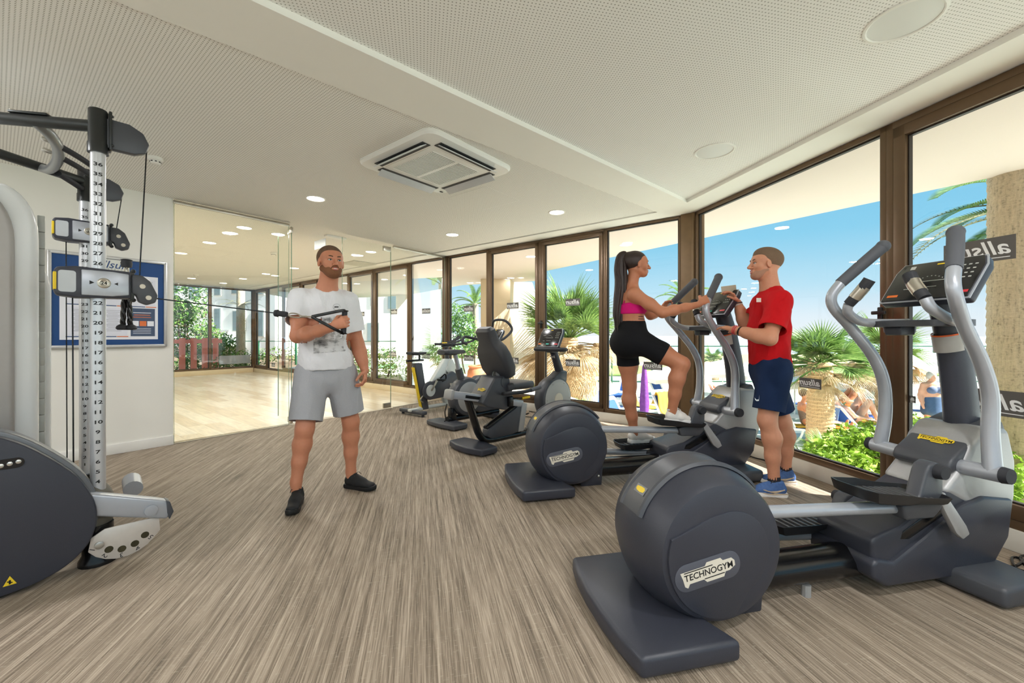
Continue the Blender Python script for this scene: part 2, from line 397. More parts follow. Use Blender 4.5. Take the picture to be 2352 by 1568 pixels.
# sills
MSILL = M('pale_stone_sill', (222, 216, 204), .5, var=.03, scale=20)
wallbox('trim_3', WB, .05, LB-.02, -.045, .12, 0, .12, MSILL, bevel=.004); wallbox('trim_4', WA, .06, 8.5, -.045, .12, 0, .12, MSILL, bevel=.004)
MOAKS = M('oak_skirting', (226, 208, 176), .4, var=.05, scale=8)
wallbox('trim_5', WB, SFAR, -.06, -.06, .12, 0, .12, MOAKS, bevel=.004); wallbox('trim_6', WF, -.04, 8, -.12, .06, 0, .14, MOAKS, bevel=.004)
mb = MB(); mb.box((0, 0, H/2), (.14, .14, H), .006); o = mb.build('trim_7', MBROWN, None); o.location = FAR; o.rotation_euler = (0, 0, WB.rz); o['kind'] = 'structure'
# window catches
MBLK = M('black_plastic', (26, 26, 28), .45)
def catch(W, px, py):
    s0, z0 = spz(W, px, py); mb = MB(); mb.box((s0, -.055, z0), (.03, .02, .12), .006); mb.box((s0+.01, -.085, z0+.02), (.09, .018, .025), .006)
    return mb
for W, px, py, ix in ((WB, 1247, 745, 2), (WA, 2036, 725, 13)):
    o = catch(W, px, py).build('window_handle', MBLK, bpy.data.objects['window_%d' % ix])
# ---- glass partition
gp = empty('glass_partition', WG.P, WG.rz, label='frameless glass partition with pivot doors between gym and wooden studio floor', cat='partition')
def gpane(name, s0, s1, z0=.012, z1=H-.03, parent=None, mtx=None):
    mb = MB(); mb.add([(s0, 0, z0), (s1, 0, z0), (s1, 0, z1), (s0, 0, z1)], [(0, 1, 2, 3)], mtx); p = mb.build(name, MGLASS2, parent, 0)
    mb = MB(); mb.box((s0, 0, (z0+z1)/2), (.0025, .010, z1-z0)); mb.box((s1, 0, (z0+z1)/2), (.0025, .010, z1-z0))
    if mtx is not None: mb.v = [tuple(mtx @ Vector(v)) for v in mb.v]
    mb.build('edge', MGREEN_EDGE, p, 0); return p
def clamp(parent, s0, z, w=.14, hh=.075, mtx=None):
    mb = MB(); mb.box((s0, 0, z), (w, .034, hh), .004)
    if mtx is not None: mb.v = [tuple(mtx @ Vector(v)) for v in mb.v]
    return mb.build('clamp', MCHROME, parent)
g1, g2, g3 = WG.spx(664), WG.spx(897), WG.spx(786)
gpane('fixed_pane', g1+.004, LG-.005, parent=gp); gpane('fixed_pane', .06, g2-.004, parent=gp)
dr = gpane('door_leaf', g2, g3, z0=.012, parent=gp); clamp(dr, g2+.07, .055); clamp(dr, g2+.07, H-.075)
mt = Matrix.Translation((g1-.03, 0, 0)) @ Matrix.Rotation(math.radians(-101), 4, 'Z')
dl = gpane('door_leaf', 0, g1-g3-.03, parent=gp, mtx=mt); clamp(dl, .055, .055, mtx=mt); clamp(dl, .055, H-.075, mtx=mt)
mb = MB(); mb.box(((g1+LG)/2, 0, H-.018), (LG-g1, .03, .034), .003); mb.box((g2/2, 0, H-.018), (g2-.1, .03, .034), .003); mb.build('head_track', MCHROME, gp)
mb = MB(); mb.box(((g1+LG)/2, 0, .005), (LG-g1, .022, .01)); mb.box((g2/2, 0, .005), (g2-.1, .022, .01)); mb.build('floor_track', MCHROME, gp)
mb = MB(); mb.box((LG/2, -.012, .0015), (LG-.1, .05, .003)); mb.build('threshold', M('pale_threshold', (206, 196, 176), .4), gp, 0)
# ---- ceiling fittings
MLAMPG = emis('downlight_glow', (255, 244, 222), 9.0); MRIM = M('white_plastic', (240, 238, 232), .4, var=.01)
def downlight(x, y, z=H, r_=.085, power=1., label='', on=True, group='recessed round downlights', tone=(.98, .98, 1.)):
    o = empty('downlight', (x, y, z), label=label, cat='ceiling light', group=group)
    mb = MB(); mb.lathe([(r_, .012), (r_, -.004), (r_+.006, -.007), (r_+.016, -.005), (r_+.018, .002), (r_+.018, .012)], 28, caps=False); mb.build('rim', MRIM, o)
    mb = MB(); mb.lathe([(r_, -.001), (r_*.99, -.0015)], 28); mb.build('lens', MLAMPG if on else M('opal_panel', (226, 226, 222), .35, var=.01), o, 0)
    if on:
        la = bpy.data.lights.new('downlight_lamp', 'AREA'); la.shape = 'DISK'; la.size = r_*1.9; la.energy = LAMP_W*power; la.color = tone
        l = bpy.data.objects.new('downlight_lamp', la); l.location = (0, 0, -.012); link(l, o)
    return o
def cxy(px, py, z=H):
    Y = 950*(z-1.17)/(770-py); return ((px-1176)/950*Y, Y)
LG1 = 'lit round downlight in the studio ceiling seen through the glass partition'
for px, py, lb in ((725, 459, 'lit round downlight in perforated ceiling left of the air conditioner'), (1279, 490, 'lit round downlight in perforated ceiling right of the air conditioner near windows'), (1039, 541, 'lit round downlight near the window wall behind the recumbent bike')):
    downlight(*cxy(px, py), z=H+.014, label=lb)
for px, py, lb in ((561, 525, 'largest studio downlight near the top of the left glass pane'), (481, 559, 'studio downlight left of the middle of the left glass pane'), (416, 583, 'leftmost bright studio downlight beside the white wall corner'), (639, 540, 'studio downlight just left of the dark glass door edge'),
                   (530, 537, 'studio downlight directly below the largest one in the left glass pane'), (852, 580, 'right one of two studio downlights beside the head of the white-shirted man'), (823, 588, 'left one of two studio downlights beside the head of the white-shirted man'), (676, 617, 'studio downlight between the dark glass edge and the head of the white-shirted man'),
                   (611, 630, 'left one of a close pair of far studio downlights behind the open glass door'), (632, 634, 'right one of a close pair of far studio downlights behind the open glass door'), (558, 641, 'far studio downlight above the slender palm trunk'), (513, 651, 'farthest studio downlight above the end window'), (440, 640, 'faint far studio downlight above the left end window')):
    downlight(*cxy(px, py), z=H+.014, label=lb, power=.7, group='studio downlights', tone=(1, .93, .80))
for x, y in ((-3.4, -1.2), (-.2, -1.2), (-1.8, -2.4), (.6, -2.6), (2.2, -1.0), (1.5, .55), (-4.3, .5), (-3.3, 1.5)):  # unseen lamps added out of view to brighten the room
    downlight(x, y, z=H+.014, label='added unseen fill downlight in the ceiling behind the photographer', power=1.75, group='added fill downlights behind the photographer')
downlight(*cxy(2076, 47, H+.035), z=H+.035, r_=.135, on=False, label='large unlit round ceiling panel above the near cross trainer', group='unlit round ceiling panels')
downlight(*cxy(1641, 347, H+.035), z=H+.035, r_=.135, on=False, label='unlit round ceiling panel farther back above the window corner', group='unlit round ceiling panels')
# smoke detector
def smoke(px, py, lb):
    x, y = cxy(px, py); o = empty('smoke_detector', (x, y, H+.014), label=lb, cat='smoke detector')
    mb = MB(); mb.lathe([(.052, 0), (.052, -.012), (.05, -.022), (.04, -.03)], 24); mb.build('base', MRIM, o)
    mb = MB(); mb.lathe([(.036, -.028), (.034, -.042), (.026, -.05), (.01, -.053)], 24); mb.build('cap', MRIM, o)
    mb = MB(); [mb.box((.0345*math.cos(a), .0345*math.sin(a), -.037), (.006, .012, .008), rot=(0, 0, a)) for a in np.linspace(0, 2*PI, 9)[:-1]]; mb.build('vent', MBLK, o, 0)
smoke(357, 366, 'round white smoke detector on perforated ceiling beside the cable machine')
smoke(628, 582, 'small smoke detector on the studio ceiling behind the glass door'); smoke(450, 632, 'small far smoke detector on the studio ceiling near the end windows')
# air conditioner cassette
ac = empty('air_conditioner', (*cxy(1003, 389, H-.03), H+.014), WB.rz+PI/2, label='white ceiling cassette air conditioner with open flaps and slatted grille', cat='air conditioner')
MAC = M('ac_white_plastic', (240, 239, 234), .35, var=.01); MACD = M('ac_dark_slot', (52, 52, 52), .6); MACG = M('ac_grey_flap', (206, 208, 210), .35)
A_ = .475
mb = MB(); rings = []
for w, z in ((A_, 0), (A_, -.018), (A_-.012, -.034), (A_-.05, -.042), (A_-.165, -.042)):
    rings.append([(x, y, z) for x, y in rrect(2*w, 2*w, .09 if w > .4 else .03, 5)])
mb.loft(rings, caps=False); fr = mb.build('frame', MAC, ac, .5)
for k in range(4):
    a = k*PI/2; R = Matrix.Rotation(a, 4, 'Z')
    mb = MB(); mb.box((0, A_-.108, -.043), (.62, .075, .006)); mb.v = [tuple(R @ Vector(v)) for v in mb.v]; mb.build('outlet', MACD, ac, 0)
    mb = MB(); mb.box((0, A_-.085, -.062), (.60, .075, .008), .003, rot=(-.55, 0, 0)); mb.v = [tuple(R @ Vector(v)) for v in mb.v]; mb.build('flap', MACG, ac)
mb = MB(); mb.prism(rrect(.62, .62, .02), -.046, -.036, 'z', .003); gr = mb.build('grille', MAC, ac)
mb = MB(); mb.box((0, .0, -.0467), (.5, .5, .003)); mb.build('grille_back', M('ac_slot_grey', (84, 84, 82), .6), gr, 0)
sl = MB(); sl.box((0, 0, 0), (.52, .0095, .006), .001, seg=1); slm = sl.mesh('slat', 0)
for i in range(25): inst('slat', slm, ac, (0, -.25+i*.0208, -.049), mat=MAC)
mb = MB(); mb.box((0, 0, -.0495), (.03, .52, .006)); mb.build('grille_bar', MAC, ac, 0)
mb = MB(); mb.box((.4, .39, -.045), (.035, .02, .006), .003); mb.build('sensor', MBLK, ac)
mb = MB(); mb.prism(rrect(.55, .55, .01), -.001, .0, 'z'); o = mb.build('access_hatch', PERF, None, 0, loc=(*cxy(1112, 460), H+.0135), rot=(0, 0, WB.rz)); tag(o, 'flush square access hatch in perforated ceiling beside the air conditioner', 'hatch')
# exit sign plate and fluorescent fitting above the glass doors
x, y = cxy(735, 562, H-.1); mb = MB(); mb.box((0, 0, 0), (.34, .006, .13), .002); o = mb.build('hanging_sign', M('pale_blue_sign', (214, 222, 232), .4), None, loc=(x, y, H-.09), rot=(0, 0, WB.rz)); tag(o, 'blank pale blue sign hanging above the glass doors', 'sign')
x, y = cxy(770, 545); mb = MB(); mb.box((0, 0, -.015), (.3, .1, .03), .006); o = mb.build('emergency_light', MRIM, None, loc=(x, y, H+.014), rot=(0, 0, WG.rz)); tag(o, 'flat white emergency light on ceiling above the glass doors', 'light')
mb = MB(); mb.prism(rrect(.5, .5, .02), -.02, 0, 'z', .004); o = mb.build('ceiling_vent', M('vent_grey', (200, 196, 184), .5), None, loc=(*cxy(825, 606), H+.014), rot=(0, 0, WB.rz)); tag(o, 'square ceiling vent in the studio near its window wall', 'vent')
# ================================================================== OUTSIDE
def PX(px, py, Y): return Vector(((px-1176)/950*Y, Y, 1.17+(770-py)/950*Y))
def GP(px, py, z): return PX(px, py, 950*(1.17-z)/(py-770))
TZ = -1.4; GZ = -.35
def leafmat(name, a, b, c):
    if name in MATS: return MATS[name]
    g = NG(name); n = g.noise(g.geo(), 9., 3., .6)
    bs = g.bsdf(g.ramp(n, [(.3, lin(a)), (.5, lin(b)), (.72, lin(c))]), .5, 0, .3)
    bs.inputs['Transmission Weight'].default_value = 0
    tr = g.n('BsdfTranslucent', {0: (*lin(b), 1)}); mx = g.n('MixShader', {0: .25, 1: bs.outputs[0], 2: tr.outputs[0]})
    g.L.new(mx.outputs[0], g.out.inputs[0]); MATS[name] = g.m; return g.m
LEAF = leafmat('bright_shrub_leaves', (70, 110, 34), (134, 170, 56), (200, 222, 104))
LEAF2 = leafmat('hedge_leaves', (48, 80, 34), (96, 136, 60), (160, 190, 104))
PALMG = leafmat('palm_green', (60, 92, 44), (112, 144, 72), (176, 196, 120))
PALMD = leafmat('palm_dry', (150, 122, 88), (206, 180, 140), (238, 220, 186))
FLOWER = leafmat('shrub_blossom', (150, 90, 90), (206, 150, 140), (236, 200, 190))
def terrace_mat():
    g = NG('pale_green_terrace'); n = g.noise(g.geo(), .9, 4., .6); n2 = g.noise(g.geo(), 60., 2.)
    g.bsdf(g.ramp(n, [(.3, lin((178, 192, 178))), (.55, lin((200, 206, 194))), (.75, lin((216, 214, 206)))]), .8, 0, .2, n2, .2, .003); return g.m
o = polymesh('terrace', [(-3, 5), (-1, 15), (-3, 30), (40, 30), (40, -24), (-16, -24), (-16, -3.9), (4.4, -3.9)], TZ, terrace_mat(), thick=-.2); o['kind'] = 'structure'
GRASS = M('lawn_green', (134, 178, 84), .9, var=.25, scale=3); EARTH = M('planting_soil', (120, 100, 76), .9, var=.2, scale=8)
o = polymesh('garden_ground', [(-40, 8), (-4.2, 13), (-2.2, 30), (-3, 45), (-40, 45)], GZ-.4, EARTH, thick=.4-.001); o['kind'] = 'structure'
o = polymesh('gallery_floor', [xy(WB.at(LB, .12)), xy(WB.at(SFAR-.5, .12)), (-9, 19), (-2, 14.2), (-.2, 11.8), (1.2, 8.6)], TZ, M('pale_paving', (224, 214, 196), .7, var=.05, scale=3), thick=1.3); o['kind'] = 'structure'
o = polymesh('lawn', [(-6, 26), (-6, 33), (60, 33), (60, 26)], -1.25, GRASS, thick=-.1); o['kind'] = 'structure'
o = polymesh('promenade', [(-80, 33), (-80, 48), (90, 48), (90, 33)], -1.15, M('promenade_paving', (226, 208, 188), .8), thick=-.3); o['kind'] = 'structure'
o = polymesh('sea', [(-900, 60), (-900, 2900), (1600, 2900), (1600, 60)], -3.2, M('hazed_sea_water', (196, 212, 222), .32, var=.04, scale=.05), thick=-.1); o['kind'] = 'structure'  # haze over the water is put into its pale colour
wallbox('wall_promenade', Wall((-10, 33.2), (1, 0)), 0, 60, 0, .4, -1.3, -.35, M('sandstone_wall', (226, 196, 168), .9, var=.12, scale=2))
for W, a, b in ((WB, -.1, LB+.1), (WA, -.1, 8.5)): wallbox('wall_plinth', W, a, b, .0, .13, TZ-.2, -.002, MW)
# roof slab over the terrace with its lights
SOFF = M('soffit_render', (224, 210, 202), .85, var=.015, scale=2)
so = polymesh('soffit', [xy(WB.at(SFAR-1, .16)), xy(WB.at(LB, .16)), xy(WA.at(.2, .14)), xy(WA.at(8.5, .14)), (7.2, -3.7), (4.76, 3.85), (.83, 9.8), (.75, 11.6), (-1.5, 12.6), (-4.2, 16), (-9.3, 18)], 2.70, SOFF, thick=.35); so['kind'] = 'structure'
for px, py, lb in ((1437, 562, 'round light in the outdoor soffit above the woman'), (1219, 589, 'round light in the outdoor soffit left of the fan palm'), (1173, 638, 'far round light in the outdoor soffit before the beige column'), (1080, 649, 'round light at the far edge of the outdoor soffit')):
    x, y = cxy(px, py, 2.70); downlight(x, y, 2.70, .09, .12, lb, group='outdoor soffit lights')
def prismW(name, pts, z0, z1, mat, kind='structure'):
    mb = MB(); mb.prism(pts, z0, z1, 'z', .01); o = mb.build(name, mat, None, 0); o['kind'] = kind; return o
MBEIGE = M('beige_column_render', (216, 198, 168), .85, var=.03, scale=3); MWHITE = M('white_render', (246, 244, 238), .8, var=.01)
Y0 = 11.2; xa, xb = (1104-1176)/950*Y0, (1172-1176)/950*Y0
prismW('wall_column', [(xa, Y0), (xb, Y0), (xb+.1, Y0+.7), (xa+.1, Y0+.7)], TZ, 2.7, MBEIGE)
# white sloping pier beside it
mb = MB(); q0, q1, q2 = (1172-1176)/950*11.9, (1214-1176)/950*11.9, (1232-1176)/950*11.9
mb.prism([(q0, TZ), (q0, 2.7), (q1+.1, 2.7), (q1+.55, 1.4), (q2+.55, TZ)], 11.9, 12.3, 'y', .01); o = mb.build('wall_pier', MWHITE, None, 0); o['kind'] = 'structure'
# white wall blocks behind the left panes
prismW('wall_block', [(-4.35, 15.5), (-3.05, 15.5), (-2.95, 17.2), (-4.25, 17.2)], -.4, 3.4, MWHITE)
# ---- plants
def foliage(mb, c, rad, n, size, rnd, shell=.45, flat=.0):
    vs = []; fs = []
    for i in range(n):
        d = Vector((rnd.gauss(0, 1), rnd.gauss(0, 1), rnd.gauss(0, 1))).normalized(); k = shell+(1-shell)*rnd.random()**.6
        p = Vector((c[0]+d.x*rad[0]*k, c[1]+d.y*rad[1]*k, c[2]+d.z*rad[2]*k))
        a = Vector((rnd.gauss(0, 1), rnd.gauss(0, 1), rnd.gauss(0, .7)+.3)).normalized(); b = a.orthogonal().normalized()
        b = (Matrix.Rotation(rnd.random()*6.28, 3, a) @ b); s = size*(.6+.8*rnd.random())
        k0 = len(vs); vs += [p-a*s*.5, p+b*s*.24, p+a*s*.5, p-b*s*.24]; fs += [(k0, k0+1, k0+2), (k0, k0+2, k0+3)]
    mb.add(vs, fs)
def shrub(name, lb, cat, blobs, n, size, mat, base, group=None, seed=1, stems=4, flower=0):
    rnd = random.Random(seed); o = empty(name, base, label=lb, cat=cat, group=group)
    mb = MB(); tot = sum(b[1][0]*b[1][1]*b[1][2] for b in blobs)**1
    for c, r_ in blobs: foliage(mb, Vector(c)-Vector(base), r_, int(n/len(blobs)), size, rnd)
    f = mb.build('foliage', mat, o, 0); f['kind'] = 'stuff'
    if flower:
        mb = MB()
        for c, r_ in blobs: foliage(mb, Vector(c)-Vector(base), [x*1.03 for x in r_], int(flower/len(blobs)), size*.7, rnd, .8)
        q = mb.build('blossom', FLOWER, o, 0); q['kind'] = 'stuff'
    mb = MB()
    for c, r_ in blobs[:max(1, stems)]:
        t = Vector(c)-Vector(base); mb.tube([(t.x*.6, t.y*.6, 0), (t.x*.9, t.y*.9, t.z*.5), tuple(t)], .02+.01*rnd.random(), 6, 3)
    mb.build('stem', M('shrub_bark', (104, 84, 64), .9, var=.2, scale=20), o); return o
# planting bed under the big window
pb = prismW('planter_bed', [xy(WA.at(.5, .13)), xy(WA.at(5.5, .13)), xy(WA.at(5.5, 1.7)), xy(WA.at(1.4, 1.55))], TZ, -.28, EARTH)
bl_ = []
for i, (px, py, Y, r_) in enumerate(((1925, 1050, 4.0, .3), (1975, 1030, 4.1, .34), (1890, 1075, 3.85, .24), (2015, 1050, 3.85, .3), (1955, 1085, 3.7, .26), (2010, 1010, 4.4, .26), (1870, 1090, 3.7, .15))):
    p = PX(px, py, Y); bl_.append((tuple(p), (r_, r_*.9, r_*.75)))
shrub('leafy_bush', 'bright yellow-green leafy bush under the big window behind the red-shirted man', 'bush', bl_, 5200, .062, LEAF, (bl_[0][0][0], bl_[0][0][1], -.28), seed=5, stems=7)
bl_ = [(tuple(PX(px, py, Y)), (r_, r_*.9, r_)) for px, py, Y, r_ in ((2085, 1040, 3.9, .25), (2110, 1000, 4.6, .25), (2280, 1080, 3.9, .25), (2290, 1010, 4.3, .22), (2300, 1120, 3.5, .2), (2130, 1060, 3.7, .3), (2200, 1060, 3.9, .3))]
shrub('leafy_bush', 'green leafy bush behind the near cross trainer beside the tall palm trunk', 'bush', bl_, 3800, .062, LEAF, (bl_[5][0][0], bl_[5][0][1], -.28), seed=6, stems=7)
def blade(vs, fs, base, d, side, L, w, droop, seg=4):
    k0 = len(vs); p = Vector(base); d = Vector(d).normalized()
    for i in range(seg+1):
        t = i/seg; ww = w*(.55+.9*t if t < .4 else (1-t)*1.5+.02)
        vs += [p-side*ww*.5, p+side*ww*.5]
        if i: fs.append((k0+2*i-2, k0+2*i-1, k0+2*i+1, k0+2*i))
        d = (d+Vector((0, 0, -droop*(.3+t)))).normalized(); p = p+d*(L/seg)
def fan_mesh(name, n=26, L=.62, stalk=.55, droop=.12, spread=2.5, w=.035):
    mb = MB(); vs = []; fs = []
    for i in range(n):
        a = -spread/2+spread*i/(n-1); d = Vector((math.cos(a), math.sin(a), .12*math.cos(3*a))); sd = Vector((-math.sin(a), math.cos(a), .35*(-1)**i)).normalized()
        blade(vs, fs, (stalk, 0, 0), d, sd, L*(.8+.2*math.cos(a)), w, droop)
    mb.add(vs, fs); mb.tube([(0, 0, 0), (stalk*.5, 0, .02), (stalk+.04, 0, 0)], .013, 5, caps=False)
    return mb.mesh(name, 0)
def feather_mesh(name, L=2.2, n=64, ll=.34, bend=.9, w=.03):
    mb = MB(); vs = []; fs = []; pts = []; p = Vector((0, 0, 0)); ang = .5
    for i in range(n+1):
        t = i/n; pts.append(p.copy()); d = Vector((math.cos(ang), 0, math.sin(ang)))
        if i > n*.12:
            for sg in (-1, 1):
                dd = (d*.75+Vector((0, sg*.75, .32))).normalized(); q = ll*(math.sin(PI*(.15+.8*t))**.7)
                blade(vs, fs, p, dd, d.cross(dd).cross(dd).normalized()*1.0, q, w, .10, 3)
        p = p+d*(L/n); ang -= bend/n*1.6*(.4+t)
    mb.add(vs, fs); mb.tube(pts, [.02, .004], 5, caps=False); return mb.mesh(name, 0)
FAN = fan_mesh('fan_frond'); FAND = fan_mesh('dry_frond', 30, .62, .5, .42, 1.9, .019); FEA = feather_mesh('feather_frond')
FAN.materials.append(PALMG); FAND.materials.append(PALMD); FEA.materials.append(PALMG)
FEAD = feather_mesh('dry_feather_frond', 2.0, 40, .2, .8, .014); FEAD.materials.append(leafmat('date_palm_frond_grey', (90, 96, 70), (140, 140, 104), (190, 180, 140)))
def bark_mat(name, c, sc):
    g = NG(name); v = g.n('Mapping', {0: g.n('TexCoord').outputs['Object'], 'Scale': sc}).outputs[0]
    n = g.noise(v, 1., 4., .7); n2 = g.noise(g.coords(0, (60, 60, 9)), 1., 2.); a = g.math('MULTIPLY_ADD', n2, .5, g.math('MULTIPLY', n, .6)); cl = lin(c)
    g.bsdf(g.ramp(a, [(.35, tuple(x*.45 for x in cl)), (.5, cl), (.7, tuple(min(1, x*1.25) for x in cl))]), .9, 0, .2, a, .9, .02); return g.m
def trunk_mesh(h, r0, r1, steps, jag):
    mb = MB(); rings = []; rnd = random.Random(2); n = 22
    for i in range(steps+1):
        z = h*i/steps; r_ = r0+(r1-r0)*i/steps
        for k, f in ((0, 1.0+jag), (.75, 1.0)):
            rings.append([((r_*(f+rnd.uniform(-.3, .3)*jag))*math.cos(2*PI*j/n), r_*(f+rnd.uniform(-.3, .3)*jag)*math.sin(2*PI*j/n), z+k*h/steps) for j in range(n)])
    mb.loft(rings); return mb.mesh('trunk', .5)
BARK1 = bark_mat('fan_palm_bark', (206, 172, 130), (14, 14, 50)); BARK2 = bark_mat('tall_palm_bark', (186, 170, 146), (34, 34, 70))
def fan_palm(lb, base, h, sc, ng, nd, seed, dryz=.35, gz=(.0, 1.25), dlo=-1.25):
    o = empty('fan_palm', base, label=lb, cat='palm tree', group='fan palms on the pool terrace'); rnd = random.Random(seed)
    mesh_obj('trunk', trunk_mesh(h, .25*min(1, sc), .21*min(1, sc), max(8, int(h*14)), .10), BARK1, o)
    for i in range(ng):
        e = gz[0]+(gz[1]-gz[0])*rnd.random(); a = rnd.random()*6.283; s_ = sc*(.8+.4*rnd.random())
        inst('frond', FAN, o, (0, 0, h), (rnd.uniform(-.5, .5), -e, a), (s_, s_, s_))
    for i in range(nd):
        e = dlo+(dryz-dlo)*rnd.random(); a = rnd.random()*6.283; s_ = sc*(.75+.45*rnd.random())
        inst('dry_frond', FAND, o, (0, 0, h-.05-.25*rnd.random()), (rnd.uniform(-.7, .7), -e, a), (s_, s_, s_))
    return o
p = PX(1308, 780, 10.5); fan_palm('large fan palm with a skirt of dry hanging fronds outside behind the recumbent bike', (p.x, p.y, TZ), p.z-TZ, 1.35, 36, 84, 11, .15, (.25, 1.4))
p = PX(1884, 838, 8.6); fan_palm('fan palm with a thick scaly trunk right of the red-shirted man', (p.x, p.y, TZ), p.z-TZ, 1.0, 46, 22, 12, .35, (-.15, 1.1), -.45)
p = PX(2035, 812, 11.8); fan_palm('farther fan palm partly hidden behind the brown window mullion', (p.x, p.y, TZ), p.z-TZ, 1.1, 36, 26, 13, .1, (0, 1.2))
p = PX(1640, 832, 24); fan_palm('small distant fan palm beyond the fence', (p.x, p.y, TZ), p.z-TZ, 1.0, 22, 6, 14)
# small fan fronds low in the bed
for px, py, Y, lb in ((1872, 1060, 4.3, 'young fan palm shoots at the foot of the scaly trunk beside the bush'), (1905, 1015, 6.0, 'low palm shoots behind the bright bush at the trunk'), (1355, 930, 7.6, 'spiky young palm outside the window beside the recumbent bike shroud'), (1400, 965, 6.9, 'low spiky leaves at the bottom of the window left of the woman')):
    p = PX(px, py, Y); o = empty('young_palm', (p.x, p.y, p.z-.25), label=lb, cat='plant'); rnd = random.Random(px)
    for i in range(12): inst('frond', FAN, o, (0, 0, 0), (rnd.uniform(-.4, .4), -rnd.uniform(.3, 1.2), rnd.random()*6.28), (.42,)*3)
# tall palm trunk right beside the window, its crown above the slab
p = PX(2345, 800, 3.95); o = empty('tall_palm', (p.x, p.y, TZ), label='thick bare palm trunk standing close outside the right window', cat='palm tree')
mesh_obj('trunk', trunk_mesh(7.5, .225, .20, 90, .035), BARK2, o)
for i in range(16): inst('frond', FEA, o, (0, 0, 7.5), (0, -.6+.5*math.sin(i*2.1), i*.39), (1.3,)*3)
# date palm behind it, fronds reaching in from the right
p = PX(2500, 500, 9.0); o = empty('date_palm', (p.x, p.y, TZ), label='date palm crown with long feather fronds behind the thick bare trunk', cat='palm tree')
hh = p.z-TZ; mesh_obj('trunk', trunk_mesh(hh, .24, .22, 50, .06), BARK2, o)
for i, (px, py, dry) in enumerate(((2165, 432, 0), (2240, 408, 0), (2165, 495, 0), (2075, 526, 1), (2105, 545, 0), (2085, 580, 1), (2070, 603, 1), (2190, 520, 0), (2180, 600, 0), (2250, 640, 0), (2285, 668, 1), (2285, 715, 1), (2280, 470, 0), (2220, 560, 0))):
    t = PX(px, py, 9.0+.25*(i % 5-2)); v = t-p; L = v.length*1.06; yaw = math.atan2(v.y, v.x); pit = math.atan2(v.z, math.hypot(v.x, v.y))
    inst('dry_frond' if dry else 'frond', FEAD if dry else FEA, o, (0, 0, hh), (0, -pit+.05, yaw), (L/2.1, L/2.1*.8, L/2.1*.8))
for i in range(12): inst('frond', FEA, o, (0, 0, hh), (0, -.5+.45*math.sin(i*1.7), -1.3+i*.24), (1.3,)*3)
p = PX(1572, 690, 22); o = empty('date_palm', (p.x, p.y, TZ), label='distant date palm seen between the woman and the corner pillar', cat='palm tree')
mesh_obj('trunk', trunk_mesh(p.z-TZ, .2, .18, 30, .06), BARK2, o)
for i in range(22): inst('frond', FEA, o, (0, 0, p.z-TZ), (0, -.9+1.6*((i*.618) % 1), i*.9), (.75,)*3)
p = PX(1092, 700, 26); o = empty('date_palm', (p.x, p.y, GZ), label='distant date palm left of the beige column', cat='palm tree')
mesh_obj('trunk', trunk_mesh(p.z-GZ, .2, .18, 30, .06), BARK2, o)
for i in range(18): inst('frond', FEA, o, (0, 0, p.z-GZ), (0, -.9+1.6*((i*.618) % 1), i*.9), (.8,)*3)
# ---- sun loungers
MWPL = M('white_resin', (246, 246, 242), .4, var=.01); MBLUE = M('blue_sling_fabric', (38, 84, 158), .75, var=.08, scale=60); MYEL = M('yellow_towel', (250, 200, 66), .9, var=.08, scale=30, bump=.3); MBLT = M('light_blue_towel', (128, 168, 220), .9, var=.1, scale=30)
def lounger_meshes():
    d = {}
    mb = MB()
    for sy in (-1, 1):
        mb.tube([(-.95, sy*.3, .31), (-.2, sy*.31, .33), (.5, sy*.31, .33), (1.0, sy*.29, .30)], .028, 8, 4)
    mb.box((1.0, 0, .30), (.06, .6, .05), .02); mb.box((-.95, 0, .31), (.05, .6, .05), .02); mb.box((.1, 0, .32), (.04, .62, .04), .01); d['frame'] = mb.mesh('frame')
    mb = MB()
    for sy in (-1, 1): mb.tube([(-.62, sy*.31, .31), (-.68, sy*.31, .12), (-.5, sy*.31, .02), (-.2, sy*.31, .02), (-.08, sy*.31, .14), (-.02, sy*.31, .31)], .024, 7, 4)
    d['rear_leg'] = mb.mesh('rear_leg')
    mb = MB(); [mb.tube([(.78, sy*.28, .31), (.86, sy*.3, .0)], [.03, .022], 7) for sy in (-1, 1)]; d['front_leg'] = mb.mesh('front_leg')
    mb = MB(); mb.prism([(-.14, .335), (.96, .335), (.96, .345), (-.14, .345)], -.28, .28, 'y'); d['seat_sling'] = mb.mesh('seat_sling', 0)
    mb = MB(); pts = rrect(.62, .78, .1, 4); inn = rrect(.46, .58, .05, 4); rings = [[(x, y, z) for x, y in q] for q, z in ((pts, -.012), (pts, .012), (inn, .012), (inn, -.012), (pts, -.012))]; mb.loft(rings, caps=False); d['back_frame'] = mb.mesh('back_frame')
    mb = MB(); mb.prism(rrect(.47, .6, .05, 4), -.004, .004, 'z'); d['back_sling'] = mb.mesh('back_sling', 0)
    for k, m in d.items(): m.materials.append(MBLUE if 'sling' in k else MWPL)
    return d
LM = lounger_meshes()
def lounger(px, py, yaw, back, lb, z=TZ, towel=None):
    b = GP(px, py, z); o = empty('sun_lounger', (b.x, b.y, z), yaw, label=lb, cat='sun lounger', group='sun loungers on the pool terrace')
    for k in ('frame', 'rear_leg', 'front_leg', 'seat_sling'): inst(k, LM[k], o)
    c, s_ = math.cos(back), math.sin(back); L = .39
    for k in ('back_frame', 'back_sling'):
        q = inst(k, LM[k], o, (-.16-L*c, 0, .34+L*s_)); q.rotation_euler = (Matrix.Rotation(back, 4, 'Y') @ Matrix.Rotation(PI/2, 4, 'Z')).to_euler()
    return o
